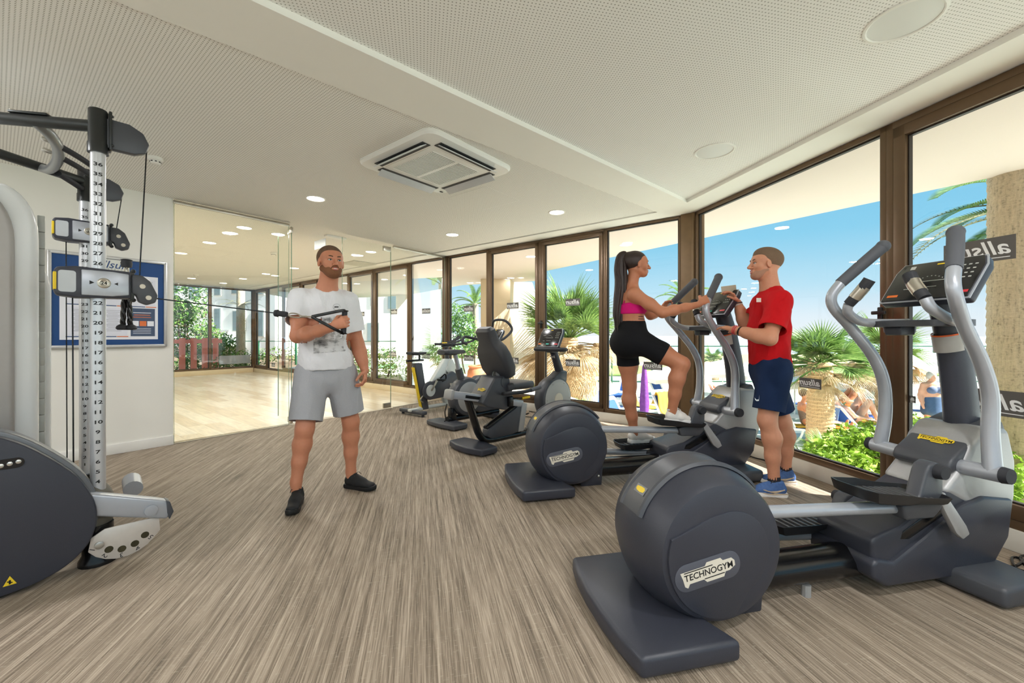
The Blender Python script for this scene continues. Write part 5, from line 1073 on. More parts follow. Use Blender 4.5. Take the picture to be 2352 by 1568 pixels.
mb.build('rope', MBLKG, rp)
mb = MB(); [mb.lathe([(.008, .045), (.03, .03), (.036, .012), (.026, 0)], 16, Matrix.Translation((.004*sv, sv*.024, zr-.495))) for sv in (-1, 1)]; mb.build('rope_stop', MRUB, rp)
# ---------------------------------------------------------------- notice board
s0, s1 = WG.spx(383), WG.spx(107); sm_ = (s0+s1)/2; zt_ = spz(WG, 383, 603)[1]; zb_ = spz(WG, 383, 796)[1]; zc_ = (zt_+zb_)/2; hb_ = zt_-zb_; wb_ = s1-s0
nb = empty('notice_board', WG.at(sm_, .0, zc_), WG.rz, label='blue notice board with silver frame and pinned papers on the white wall', cat='notice board')
mb = MB(); mb.box((0, .008, 0), (wb_-.02, .014, hb_-.02)); mb.build('backing', M('blue_board', (22, 70, 128), .6, var=.04), nb, 0)
mb = MB()
for c, d in (((0, .014, hb_/2-.014), (wb_, .028, .03)), ((0, .014, -hb_/2+.014), (wb_, .028, .03)), ((wb_/2-.014, .014, 0), (.03, .028, hb_)), ((-wb_/2+.014, .014, 0), (.03, .028, hb_))): mb.box(c, d, .008)
mb.build('frame', M('silver_frame', (206, 206, 204), .35, .5), nb)
# the board faces local +y, so image-right is local -x
PAP = M('white_paper', (236, 238, 244), .8, var=.01); PRN = M('grey_print', (150, 152, 160), .8); NAV = M('navy_print', (60, 84, 130), .7); ORG = M('orange_print', (226, 120, 66), .7); SLT = M('slate_card', (74, 90, 116), .7)
mb = MB(); mb.box((-.0, .0165, -.045), (wb_*.82, .002, hb_*.72)); sh = mb.build('poster_sheet', PAP, nb, 0)
W_ = wb_*.82; H_ = hb_*.72
def bd(x, z, w, h, mat, nm, par=sh, y=.0182): q = MB(); q.box((x, y, z-.045), (w, .001, h)); return q.build(nm, mat, par, 0)
for cxx, czz, rows in ((W_*.30, H_*.24, 11), (W_*.30, -H_*.23, 16), (-W_*.02, H_*.24, 9), (-W_*.02, -H_*.23, 14), (-W_*.33, H_*.24, 10)):
    sheet = bd(cxx, czz, W_*.28, H_*.42, M('paper_tint', (228, 230, 240), .8, var=.01), 'paper')
    for i in range(rows): bd(cxx+W_*.01*(i % 3-1), czz+H_*.17-i*H_*.33/rows, W_*(.2-.05*((i*7) % 3)), .003, PRN, 'text_line', sheet, .0189)
    bd(cxx+W_*.06, czz-H_*.225, W_*.17, .008, NAV, 'footer', sheet, .0189); bd(cxx-W_*.09, czz-H_*.225, W_*.12, .008, ORG, 'footer', sheet, .0189)
cd = bd(-W_*.33, -H_*.23, W_*.27, H_*.44, SLT, 'card')
for i in range(3): bd(-W_*.33+W_*.085*(1-i), -H_*.25, W_*.075, H_*.08, (PAP, ORG, PAP)[i], 'panel', cd, .0189)
for i, (w, m) in enumerate(((.2, PAP), (.18, ORG), (.2, ORG))): bd(-W_*.33+W_*.01, -H_*(.08+.035*i), W_*w, .006, m, 'text_line', cd, .0189)
for i in range(4): bd(-W_*.33+W_*.01, -H_*(.33+.025*i), W_*.2, .004, PAP, 'text_line', cd, .0189)
FB = Matrix.Rotation(PI, 4, 'Z') @ Matrix.Rotation(PI/2, 4, 'X')
mb = MB(); mb.box((-.0, .0165, hb_*.40), (wb_*.3, .002, hb_*.13)); lg = mb.build('logo_plate', M('logo_cream', (226, 228, 220), .7), nb, 0)
text_part('lettering', 'allsun', .1, NAV, lg, Matrix.Translation((0, .0185, hb_*.405)) @ FB, shear=.3, extrude=.0003, bold=.0005); text_part('lettering', 'HOTELS', .03, PRN, lg, Matrix.Translation((0, .0185, hb_*.355)) @ FB, extrude=.0003, sp=1.6)
# loose power cables on the floor
def cord(pts, lb, r_=.006):
    mb = MB(); mb.tube(pts, r_, 7, 7); o = mb.build('power_cable', MBLKG, None); return tag(o, lb, 'cable')
g0 = lambda px, py: GP(px, py, .007)
cord([g0(2240, 1282), g0(2290, 1295), g0(2330, 1300), g0(2350, 1285), g0(2325, 1280), g0(2335, 1305), g0(2375, 1310), g0(2390, 1280), g0(2345, 1277), g0(2360, 1300), g0(2420, 1310)], 'coiled black power cable on the floor at the front of the near cross trainer')
cord([g0(1190, 947), g0(1205, 952), g0(1215, 948), g0(1200, 955), g0(1225, 957), g0(1240, 950), g0(1215, 944)], 'tangled black power cable on the floor under the recumbent bike', .005)
cord([g0(1700, 1048), g0(1712, 1052), g0(1722, 1046), g0(1715, 1042), g0(1730, 1050), g0(1755, 1056), g0(1762, 1062)], 'short black cable on the floor at the front of the far cross trainer', .005)
# ================================================================== PEOPLE
from mathutils.bvhtree import BVHTree
def axis_pts(lo, hi, step, fine):
    """grid coordinates: step everywhere, smaller inside the fine intervals"""
    out = [lo]
    while out[-1] < hi:
        x = out[-1]; s = step
        for a, b, f in fine:
            if a-.004 <= x <= b: s = min(s, f)
        out.append(x+s)
    return np.array(out)
def V(*a): return np.array(a, float)
def nrm(v): v = np.asarray(v, float); return v/max(1e-9, np.linalg.norm(v))
class Cone:      # tapered capsule
    def __init__(s, a, b, ra, rb, k=.02): s.a, s.b, s.ra, s.rb, s.k = map(lambda q: np.asarray(q, float), (a, b, ra, rb, k)); s.m = float(max(ra, rb))
    def box(s): return np.minimum(s.a, s.b)-s.m, np.maximum(s.a, s.b)+s.m
    def d(s, X, Y, Z):
        ab = s.b-s.a; L = max(1e-9, ab@ab)
        t = np.clip(((X-s.a[0])*ab[0]+(Y-s.a[1])*ab[1]+(Z-s.a[2])*ab[2])/L, 0, 1)
        return np.sqrt((X-s.a[0]-t*ab[0])**2+(Y-s.a[1]-t*ab[1])**2+(Z-s.a[2]-t*ab[2])**2)-(s.ra+(s.rb-s.ra)*t)
class Ecap:      # tapered capsule with an oval section: side radii (ra[0],rb[0]) along sd, depth radii (ra[1],rb[1])
    def __init__(s, a, b, ra, rb, sd, k=.03):
        s.a, s.b, s.ra, s.rb, s.k = np.asarray(a, float), np.asarray(b, float), ra, rb, float(k); ax = nrm(s.b-s.a) if np.linalg.norm(s.b-s.a) > 1e-6 else V(0, 0, 1)
        sd = np.asarray(sd, float); sd = nrm(sd-ax*(sd@ax)); s.ax, s.sd, s.dd = ax, sd, np.cross(ax, sd); s.m = float(max(*ra, *rb))
    def box(s): return np.minimum(s.a, s.b)-s.m, np.maximum(s.a, s.b)+s.m
    def d(s, X, Y, Z):
        ab = s.b-s.a; L = ab@ab
        x, y, z = X-s.a[0], Y-s.a[1], Z-s.a[2]
        t = np.clip((x*ab[0]+y*ab[1]+z*ab[2])/max(L, 1e-9), 0, 1) if L > 1e-9 else 0.0
        x = x-t*ab[0]; y = y-t*ab[1]; z = z-t*ab[2]
        qs = x*s.sd[0]+y*s.sd[1]+z*s.sd[2]; qd = x*s.dd[0]+y*s.dd[1]+z*s.dd[2]; qa = x*s.ax[0]+y*s.ax[1]+z*s.ax[2]
        rx = s.ra[0]+(s.rb[0]-s.ra[0])*t; ry = s.ra[1]+(s.rb[1]-s.ra[1])*t; r_ = np.minimum(rx, ry)
        return (np.sqrt((qs/rx)**2+(qd/ry)**2+(qa/r_)**2)-1)*r_
class Ell:
    def __init__(s, c, r, axes, k=.02): s.c, s.r, s.A, s.k = np.asarray(c, float), r, [nrm(a) for a in axes], float(k); s.m = max(r)
    def box(s): return s.c-s.m, s.c+s.m
    def d(s, X, Y, Z):
        x, y, z = X-s.c[0], Y-s.c[1], Z-s.c[2]; q = 0
        for a, r_ in zip(s.A, s.r): q = q+((x*a[0]+y*a[1]+z*a[2])/r_)**2
        return (np.sqrt(q)-1)*min(s.r)
class Inf:       # inflate another primitive
    def __init__(s, p, g, k=None): s.p, s.g, s.k = p, g, p.k if k is None else k; s.m = p.m+g
    def box(s): a, b = s.p.box(); return a-abs(s.g), b+abs(s.g)
    def d(s, X, Y, Z): return s.p.d(X, Y, Z)-s.g
def field(prims, subs, clips, step, fine):
    bx = [p.box() for p in prims]; lo = np.min([b[0] for b in bx], 0)-.03; hi = np.max([b[1] for b in bx], 0)+.03
    G = [axis_pts(lo[i], hi[i], step, [(f[0][i], f[1][i], f[2]) for f in fine]) for i in range(3)]
    F = np.full([len(g) for g in G], .5, np.float32)
    def blk(p, ex):
        a, b = p.box(); return tuple(slice(max(0, np.searchsorted(G[i], a[i]-ex)-1), np.searchsorted(G[i], b[i]+ex)+2) for i in range(3))
    for p, sg in [(p, 1) for p in prims]+[(p, -1) for p in subs]:
        k = max(1e-4, float(p.k)); sl = blk(p, k+.02); X, Y, Z = np.meshgrid(G[0][sl[0]], G[1][sl[1]], G[2][sl[2]], indexing='ij', sparse=True)
        d = p.d(X, Y, Z); f = F[sl]
        if sg > 0:
            h = np.maximum(k-np.abs(f-d), 0)/k; F[sl] = np.minimum(f, d)-h*h*k*.25
        else:
            d = -d; h = np.maximum(k-np.abs(f-d), 0)/k; F[sl] = np.maximum(f, d)+h*h*k*.25
    X, Y, Z = np.meshgrid(*G, indexing='ij', sparse=True)
    for n, c in clips:      # keep the side where n.(p-c) < 0
        n = nrm(n); F = np.maximum(F, ((X-c[0])*n[0]+(Y-c[1])*n[1]+(Z-c[2])*n[2]).astype(np.float32))
    for ax in range(3):
        sl = [slice(None)]*3
        for e in (0, -1): sl[ax] = e; F[tuple(sl)] = np.maximum(F[tuple(sl)], .01)
    return F, G
def nets(F, G):
    S = F < 0; c = np.zeros([n-1 for n in F.shape], np.uint8)
    for i in (0, 1):
        for j in (0, 1):
            for k in (0, 1): c += S[i:S.shape[0]-1+i, j:S.shape[1]-1+j, k:S.shape[2]-1+k]
    act = (c > 0) & (c < 8); idx = np.full(c.shape, -1, np.int64); I, J, K_ = np.nonzero(act); idx[act] = np.arange(len(I))
    pos = np.zeros((len(I), 3)); cnt = np.zeros(len(I))
    B = (I, J, K_)
    for ax in range(3):
        o1, o2 = [a for a in range(3) if a != ax]
        for u in (0, 1):
            for w in (0, 1):
                q = [B[0].copy(), B[1].copy(), B[2].copy()]; q[o1] = q[o1]+u; q[o2] = q[o2]+w; r = [a.copy() for a in q]; r[ax] = r[ax]+1
                fa = F[tuple(q)]; fb = F[tuple(r)]; m = (fa < 0) != (fb < 0); t = np.where(m, fa/np.where(m, fa-fb, 1), 0)
                for a in range(3):
                    p = G[a][q[a]] if a != ax else G[a][q[a]]*(1-t)+G[a][r[a]]*t
                    pos[:, a] += np.where(m, p, 0)
                cnt += m
    pos /= np.maximum(cnt, 1)[:, None]; quads = []
    for ax in range(3):
        o1, o2 = [(1, 2), (2, 0), (0, 1)][ax]
        sl0 = [slice(None)]*3; sl1 = [slice(None)]*3; sl0[ax] = slice(0, -1); sl1[ax] = slice(1, None)
        for o in (o1, o2): sl0[o] = slice(1, -1); sl1[o] = slice(1, -1)
        a = S[tuple(sl0)]; b = S[tuple(sl1)]; E_ = np.nonzero(a != b); flip = a[E_]
        e = list(E_); e[o1] = e[o1]+1; e[o2] = e[o2]+1
        def cell(du, dw): q = [x.copy() for x in e]; q[o1] = q[o1]-du; q[o2] = q[o2]-dw; return idx[tuple(q)]
        Q = np.stack([cell(1, 1), cell(0, 1), cell(0, 0), cell(1, 0)], 1); Q[~flip] = Q[~flip][:, ::-1]; quads.append(Q)
    return pos, np.concatenate(quads)
def blob(name, prims, mat, parent, step=.007, fine=(), subs=(), clips=(), open_caps=False, relax=1, solid=0.):
    F, G = field(prims, subs, clips, step, fine); P, Q = nets(F, G)
    for _ in range(relax):      # light relaxation keeps the surface smooth
        A = np.zeros_like(P); n = np.zeros(len(P))
        for a, b in ((0, 1), (1, 2), (2, 3), (3, 0)):
            np.add.at(A, Q[:, a], P[Q[:, b]]); np.add.at(n, Q[:, a], 1); np.add.at(A, Q[:, b], P[Q[:, a]]); np.add.at(n, Q[:, b], 1)
        P = P*.5+.5*A/np.maximum(n, 1)[:, None]
    if open_caps and clips:
        bad = np.zeros(len(Q), bool)
        for n_, c_ in clips:
            n_ = nrm(n_); h = (P-np.asarray(c_, float))@n_; bad |= (h[Q] > -.0035).all(1)
        Q = Q[~bad]
    org = Vector(parent.location) if parent is not None else Vector((0, 0, 0))
    me = bpy.data.meshes.new(name); me.from_pydata((P-np.array(org)).tolist(), [], Q.tolist()); me.update(); me.polygons.foreach_set('use_smooth', [True]*len(me.polygons))
    o = mesh_obj(name, me, mat, parent)
    if solid: m = o.modifiers.new('thickness', 'SOLIDIFY'); m.thickness = solid; m.offset = 0
    return o
def skin_mat(name, rgb):
    if name in MATS: return MATS[name]
    g = NG(name); n = g.noise(g.geo(), 55., 4., .6); n2 = g.noise(g.geo(), 6., 2.); c = lin(rgb)
    col = g.mix(g.math('MULTIPLY_ADD', n, .5, g.math('MULTIPLY', n2, .5)), tuple(x*f for x, f in zip(c, (.84, .76, .72))), tuple(min(1, x*f) for x, f in zip(c, (1.12, 1.1, 1.08))))
    b = g.bsdf(col, .48, 0, .4, n, .06, .002); b.inputs['Subsurface Weight'].default_value = .12; b.inputs['Subsurface Radius'].default_value = (.012, .004, .002); b.inputs['Subsurface Scale'].default_value = .6
    MATS[name] = g.m; return g.m
def fabric(name, rgb, var=.05, sc=18, bs=.35):
    if name in MATS: return MATS[name]
    g = NG(name); f = g.noise(g.geo(0, (1, 1, .55)), sc, 3., .55); w = g.noise(g.geo(), 420., 1.); c = lin(rgb)
    a = g.math('MULTIPLY_ADD', w, .12, f)
    g.bsdf(g.mix(w, tuple(x*(1-var) for x in c), tuple(min(1, x*(1+var)) for x in c)), .85, 0, .2, a, bs, .03); MATS[name] = g.m; return g.m
class Frame:
    def __init__(s, c, fwd, up=(0, 0, 1)):
        s.c = np.asarray(c, float); s.y = nrm(fwd); s.x = nrm(np.cross(s.y, np.asarray(up, float))); s.z = np.cross(s.x, s.y); s.x = -s.x   # x = left
    def __call__(s, x, y, z): return s.c+s.x*x+s.y*y+s.z*z
def head_prims(f, k=1.0, fem=False):
    A = (f.x, f.y, f.z); j = .9 if fem else 1.0
    def p(x, y, z): return f(x*k, y*k, z*k)
    P = [Ell(p(0, -.02, .034), (.081*k, .104*k, .088*k), A, .02), Ecap(p(0, .03, .03), p(0, .04, -.062*j), (.067*k, .054*k), (.051*k*j, .048*k), f.x, .025),
         Ell(p(0, .064, -.088*j), (.026*k*j, .024*k, .022*k), A, .022), Cone(p(.051*j, .0, -.045), p(.015, .055, -.086*j), .022*k, .02*k, .02), Cone(p(-.051*j, .0, -.045), p(-.015, .055, -.086*j), .022*k, .02*k, .02),
         Cone(p(0, .085, .014), p(0, .1105, -.026), .0088*k, .0128*k, .008), Ell(p(.013, .095, -.030), (.0085*k,)*3, A, .006), Ell(p(-.013, .095, -.030), (.0085*k,)*3, A, .006),
         Cone(p(-.036, .074, .026), p(.036, .074, .026), .013*k, .013*k, .014), Ell(p(.038, .056, -.022), (.026*k, .024*k, .024*k), A, .02), Ell(p(-.038, .056, -.022), (.026*k, .024*k, .024*k), A, .02),
         Cone(p(-.018, .086, -.0515), p(.018, .086, -.0515), .0068*k, .0068*k, .006), Cone(p(-.014, .085, -.061), p(.014, .085, -.061), .0072*k, .0072*k, .006)]
    for s in (-1, 1):
        P.append(Ell(p(s*.083, .004, -.006), (.009*k, .0165*k, .029*k), (f.x, nrm(f.y*.95-f.z*.25), nrm(f.z*.95+f.y*.25)), .006))
    subs = [Ell(p(s*.031, .098, .006), (.016*k, .012*k, .0105*k), A, .010) for s in (-1, 1)]+[Ell(p(s*.089, .008, -.003), (.004*k, .009*k, .016*k), A, .004) for s in (-1, 1)]
    return P, subs
def face_parts(o, f, k=1., iris=(70, 60, 50), brow=(86, 62, 44), lip=(176, 96, 88), teeth=True, smile=1.):
    off = np.array(o.location)
    def p(x, y, z): return tuple(f(x*k, y*k, z*k)-off)
    EW = M('eye_white', (232, 228, 222), .25, var=.01); IR = M('iris_%d' % iris[0], iris, .2); BR = M('brow_%d' % brow[0], brow, .8); LI = M('lip_%d' % lip[0], lip, .45, var=.05)
    for s in (-1, 1):
        mb = MB(); mb.ball((0, 0, 0), (.0135*k, .0115*k, .0058*k), 12); mb.v = [tuple(np.array(p(s*.031, .0785, .0045))+f.x*v[0]+f.y*v[1]+f.z*v[2]) for v in mb.v]; e = mb.build('eye', EW, o); mb = MB(); mb.ball((0, 0, 0), (.0056*k, .0036*k, .0052*k), 10); mb.v = [tuple(np.array(p(s*.031+.001, .0875, .0046))+f.x*v[0]+f.y*v[1]+f.z*v[2]) for v in mb.v]; mb.build('iris', IR, e)
        mb = MB(); mb.tube([p(s*.0455, .0765, .0065), p(s*.031, .0895, .0100), p(s*.0175, .0835, .0065)], .0026*k, 6, 4); mb.build('eyelid', BR, o)
        mb = MB(); mb.tube([p(s*.05, .0735, .027), p(s*.034, .089, .0315), p(s*.014, .0905, .0275)], [.0022*k, .0042*k, .0036*k], 6, 4); mb.build('eyebrow', BR, o)
    mb = MB(); mb.tube([p(-.023, .078, -.0535+.004*smile), p(-.010, .0935, -.0505), p(0, .0955, -.0515), p(.010, .0935, -.0505), p(.023, .078, -.0535+.004*smile)], [.002*k, .0042*k, .0046*k, .0042*k, .002*k], 6, 4); mb.build('lip', LI, o)
    mb = MB(); mb.tube([p(-.022, .078, -.056+.004*smile), p(-.010, .0915, -.0632), p(0, .0935, -.0645), p(.010, .0915, -.0632), p(.022, .078, -.056+.004*smile)], [.002*k, .0048*k, .0054*k, .0048*k, .002*k], 6, 4); mb.build('lip', LI, o)
    if teeth: mb = MB(); mb.tube([p(-.015, .0875, -.0562), p(0, .0945, -.0572), p(.015, .0875, -.0562)], .0034*k, 6, 4); mb.build('teeth', M('tooth_white', (240, 236, 226), .3), o)
def hand_prims(wr, d, pn, thumb, curl=.4, spread=.012, L=1.0, thumb_curl=.3, bend=None):
    """wr wrist, d wrist->knuckles, pn the way the palm faces, thumb the side the thumb is on"""
    d = nrm(d); pn = nrm(np.asarray(pn)-d*(np.asarray(pn)@d)); sd = nrm(np.cross(d, pn)); sd = sd if sd@np.asarray(thumb) > 0 else -sd; wr = np.asarray(wr, float)
    kn = wr+d*.088*L; P = [Ecap(wr+d*.012, kn-d*.012, (.026*L, .018*L), (.040*L, .0155*L), sd, .012)]
    c = bend or (curl, curl*1.1, curl*.8)
    for i, (o_, l, r_) in enumerate(((.030, .074, .0088), (.0105, .082, .0092), (-.0095, .076, .0088), (-.0285, .060, .0078))):
        b = kn+sd*o_*L-d*(.006+.004*abs(i-1))+d*.004; a = 0.; q = b; rr = r_*L
        for j, fr in enumerate((.46, .30, .24)):
            a += c[j]*(1+.06*(i-1)); v = d*math.cos(a)+pn*math.sin(a)+sd*(o_*.9*math.cos(a)); n_ = q+nrm(v)*l*fr*L; P.append(Cone(q, n_, rr, rr*.93, .004 if j else .008)); q = n_; rr *= .93
    t0 = wr+d*.026*L+sd*.026*L+pn*.004; v1 = nrm(d*.62+sd*.70+pn*(.25+.5*thumb_curl)); t1 = t0+v1*.040*L; v2 = nrm(d*.85+sd*(.35-.5*thumb_curl)+pn*(.3+.6*thumb_curl)); t2 = t1+v2*.032*L; t3 = t2+nrm(d*.9+sd*(.15-.7*thumb_curl)+pn*(.35+.5*thumb_curl))*.024*L
    P += [Cone(t0, t1, .0145*L, .0115*L, .010), Cone(t1, t2, .0105*L, .0098*L, .004), Cone(t2, t3, .0098*L, .0085*L, .003)]
    return P
def shoe(parent, heel, toe, z, mats, L=None, up=.0, tilt=0.):
    """running shoe from heel to toe (xy) with the sole bottom at z"""
    off = np.array(parent.location); heel = V(heel[0], heel[1], z); toe = V(toe[0], toe[1], z+tilt); d = nrm(toe-heel); ln = L or np.linalg.norm(toe-heel); sd = nrm(np.cross(V(0, 0, 1), d)); u = np.cross(d, sd)
    def q(x, y, h): return heel+d*(x*ln)+sd*y+u*h
    P = [Ecap(q(.14, 0, .05), q(.45, 0, .046), (.034, .036), (.040, .036), sd, .02), Ecap(q(.45, .002, .044), q(.84, .003, .036), (.040, .034), (.038, .022), sd, .02), Cone(q(.16, 0, .06), q(.2, 0, .095), .036, .036, .02), Cone(q(.3, 0, .085), q(.58, 0, .056), .030, .03, .02)]
    up_ = blob('shoe', P, mats[0], parent, .006, clips=[(-u, q(0, 0, .018)), (u, q(.18, 0, .112))])
    ol = [(-.0, .02), (.03, .032), (.2, .036), (.4, .034), (.62, .045), (.8, .045), (.94, .03), (1.0, .008), (1.0, -.008), (.94, -.03), (.8, -.042), (.62, -.042), (.4, -.036), (.2, -.036), (.03, -.032), (0, -.02)]
    mb = MB(); rings = []
    for k, h in ((.94, .0), (1.0, .006), (1.02, .02), (.98, .03)): rings.append([tuple(q(.5+(x-.5)*(1+(k-1)*.5), y*k, h+.012*max(0, x-.8)/.2)-off) for x, y in ol])
    mb.loft(rings); mb.build('sole', mats[1], up_, .7)
    mb = MB()
    for i in range(5):
        x = .34+.055*i; h = .112-.0115*i; mb.tube([tuple(q(x, -.022, h-.012)-off), tuple(q(x+.012, 0, h+.001)-off), tuple(q(x, .022, h-.012)-off)], .0028, 5, 3)
    mb.tube([tuple(q(.33, 0, .112)-off), tuple(q(.36, .03, .116)-off), tuple(q(.42, .035, .10)-off)], .0022, 5, 3); mb.tube([tuple(q(.33, 0, .112)-off), tuple(q(.36, -.03, .116)-off), tuple(q(.42, -.035, .10)-off)], .0022, 5, 3); mb.build('lace', mats[2], up_)
    if len(mats) > 3:
        mb = MB()
        for s in (-1, 1): mb.tube([tuple(q(.1, s*.036, .06)-off), tuple(q(.35, s*.042, .04)-off), tuple(q(.6, s*.042, .052)-off)], [.004, .008, .003], 6, 4); mb.tube([tuple(q(.02, s*.03, .028)-off), tuple(q(.4, s*.041, .024)-off), tuple(q(.8, s*.041, .03)-off)], [.005, .004, .003], 6, 4)
        mb.build('trim', mats[3], up_)
    return up_
def patch(target, c, right, up, w, h, mat, name, parent, n=10, shape=None, off=.003):
    """thin print laid onto the surface of target, seen along -normal"""
    me = target.data; bv = BVHTree.FromPolygons([v.co.copy() for v in me.vertices], [tuple(p.vertices) for p in me.polygons])
    right = Vector(right).normalized(); up = Vector(up).normalized(); nn = right.cross(up); lc = Vector(target.parent.location) if target.parent is not None else Vector((0, 0, 0)); c = Vector(c)-lc
    pts = shape or [(-.5+i/n, -.5+j/n) for j in range(n+1) for i in range(n+1)]; vs = []
    for x, y in pts:
        o_ = c+right*(x*w)+up*(y*h); hit = bv.ray_cast(o_+nn*.3, -nn, .6)[0]
        vs.append((hit if hit is not None else o_)+nn*off)
    fs = [tuple(range(len(vs)))] if shape else [(j*(n+1)+i, j*(n+1)+i+1, (j+1)*(n+1)+i+1, (j+1)*(n+1)+i) for j in range(n) for i in range(n)]
    mb = MB(); mb.add(vs, fs); return mb.build(name, mat, parent, .9)
def aV(v): return np.array(v, float)
def cut(o, cuts, off, R):
    """trim limbs of a garment cleanly at the given planes (point, direction)"""
    bm = bmesh.new(); bm.from_mesh(o.data)
    for c_, n_ in cuts:
        c = Vector(c_-off); n = Vector(nrm(n_)); sel = [f for f in bm.faces if (f.calc_center_median()-c).length < R]
        g = list({v for f in sel for v in f.verts})+list({e for f in sel for e in f.edges})+sel
        bmesh.ops.bisect_plane(bm, geom=g, plane_co=c, plane_no=n, dist=1e-6)
        bmesh.ops.delete(bm, geom=[v for v in bm.verts if (v.co-c).length < R and (v.co-c).dot(n) > 1e-5], context='VERTS')
    bm.to_mesh(o.data); bm.free(); o.data.polygons.foreach_set('use_smooth', [True]*len(o.data.polygons))
from mathutils import noise as MN
def wrinkle(o, amp, sc, seed=0.):
    """soft cloth folds: push vertices along their normals with stretched noise"""
    me = o.data; ns = [v.normal.copy() for v in me.vertices]
    for v, n in zip(me.vertices, ns):
        q = Vector((v.co.x*sc[0]+seed, v.co.y*sc[1], v.co.z*sc[2]+v.co.x*sc[2]*.4)); a = MN.noise(q); b = MN.noise(q*2.3)
        v.co += n*amp*((1-abs(a)*2.2)*.7+b*.5)
    me.update()
def limb(a, b, c, ra, rb, rc, k=.03, bulge=0., back=None):
    """upper and lower segment with a little muscle"""
    a, b, c = map(aV, (a, b, c)); bk = aV(back)*.018 if back is not None else 0
    m1 = a*.45+b*.55; m2 = b*.70+c*.30+bk; m3 = b*.38+c*.62+bk*.4; r2 = rb*(1.0+bulge); r3 = r2*.45+rc*.55
    P = [Cone(a, m1, ra, ra*.58+rb*.44, k), Cone(m1, b, ra*.58+rb*.44, rb, k), Cone(b, m2, rb, r2, k), Cone(m2, m3, r2, r3, k), Cone(m3, c, r3, rc, k)]
    return P
W3 = lambda px, py, Y: aV(PX(px, py, Y))
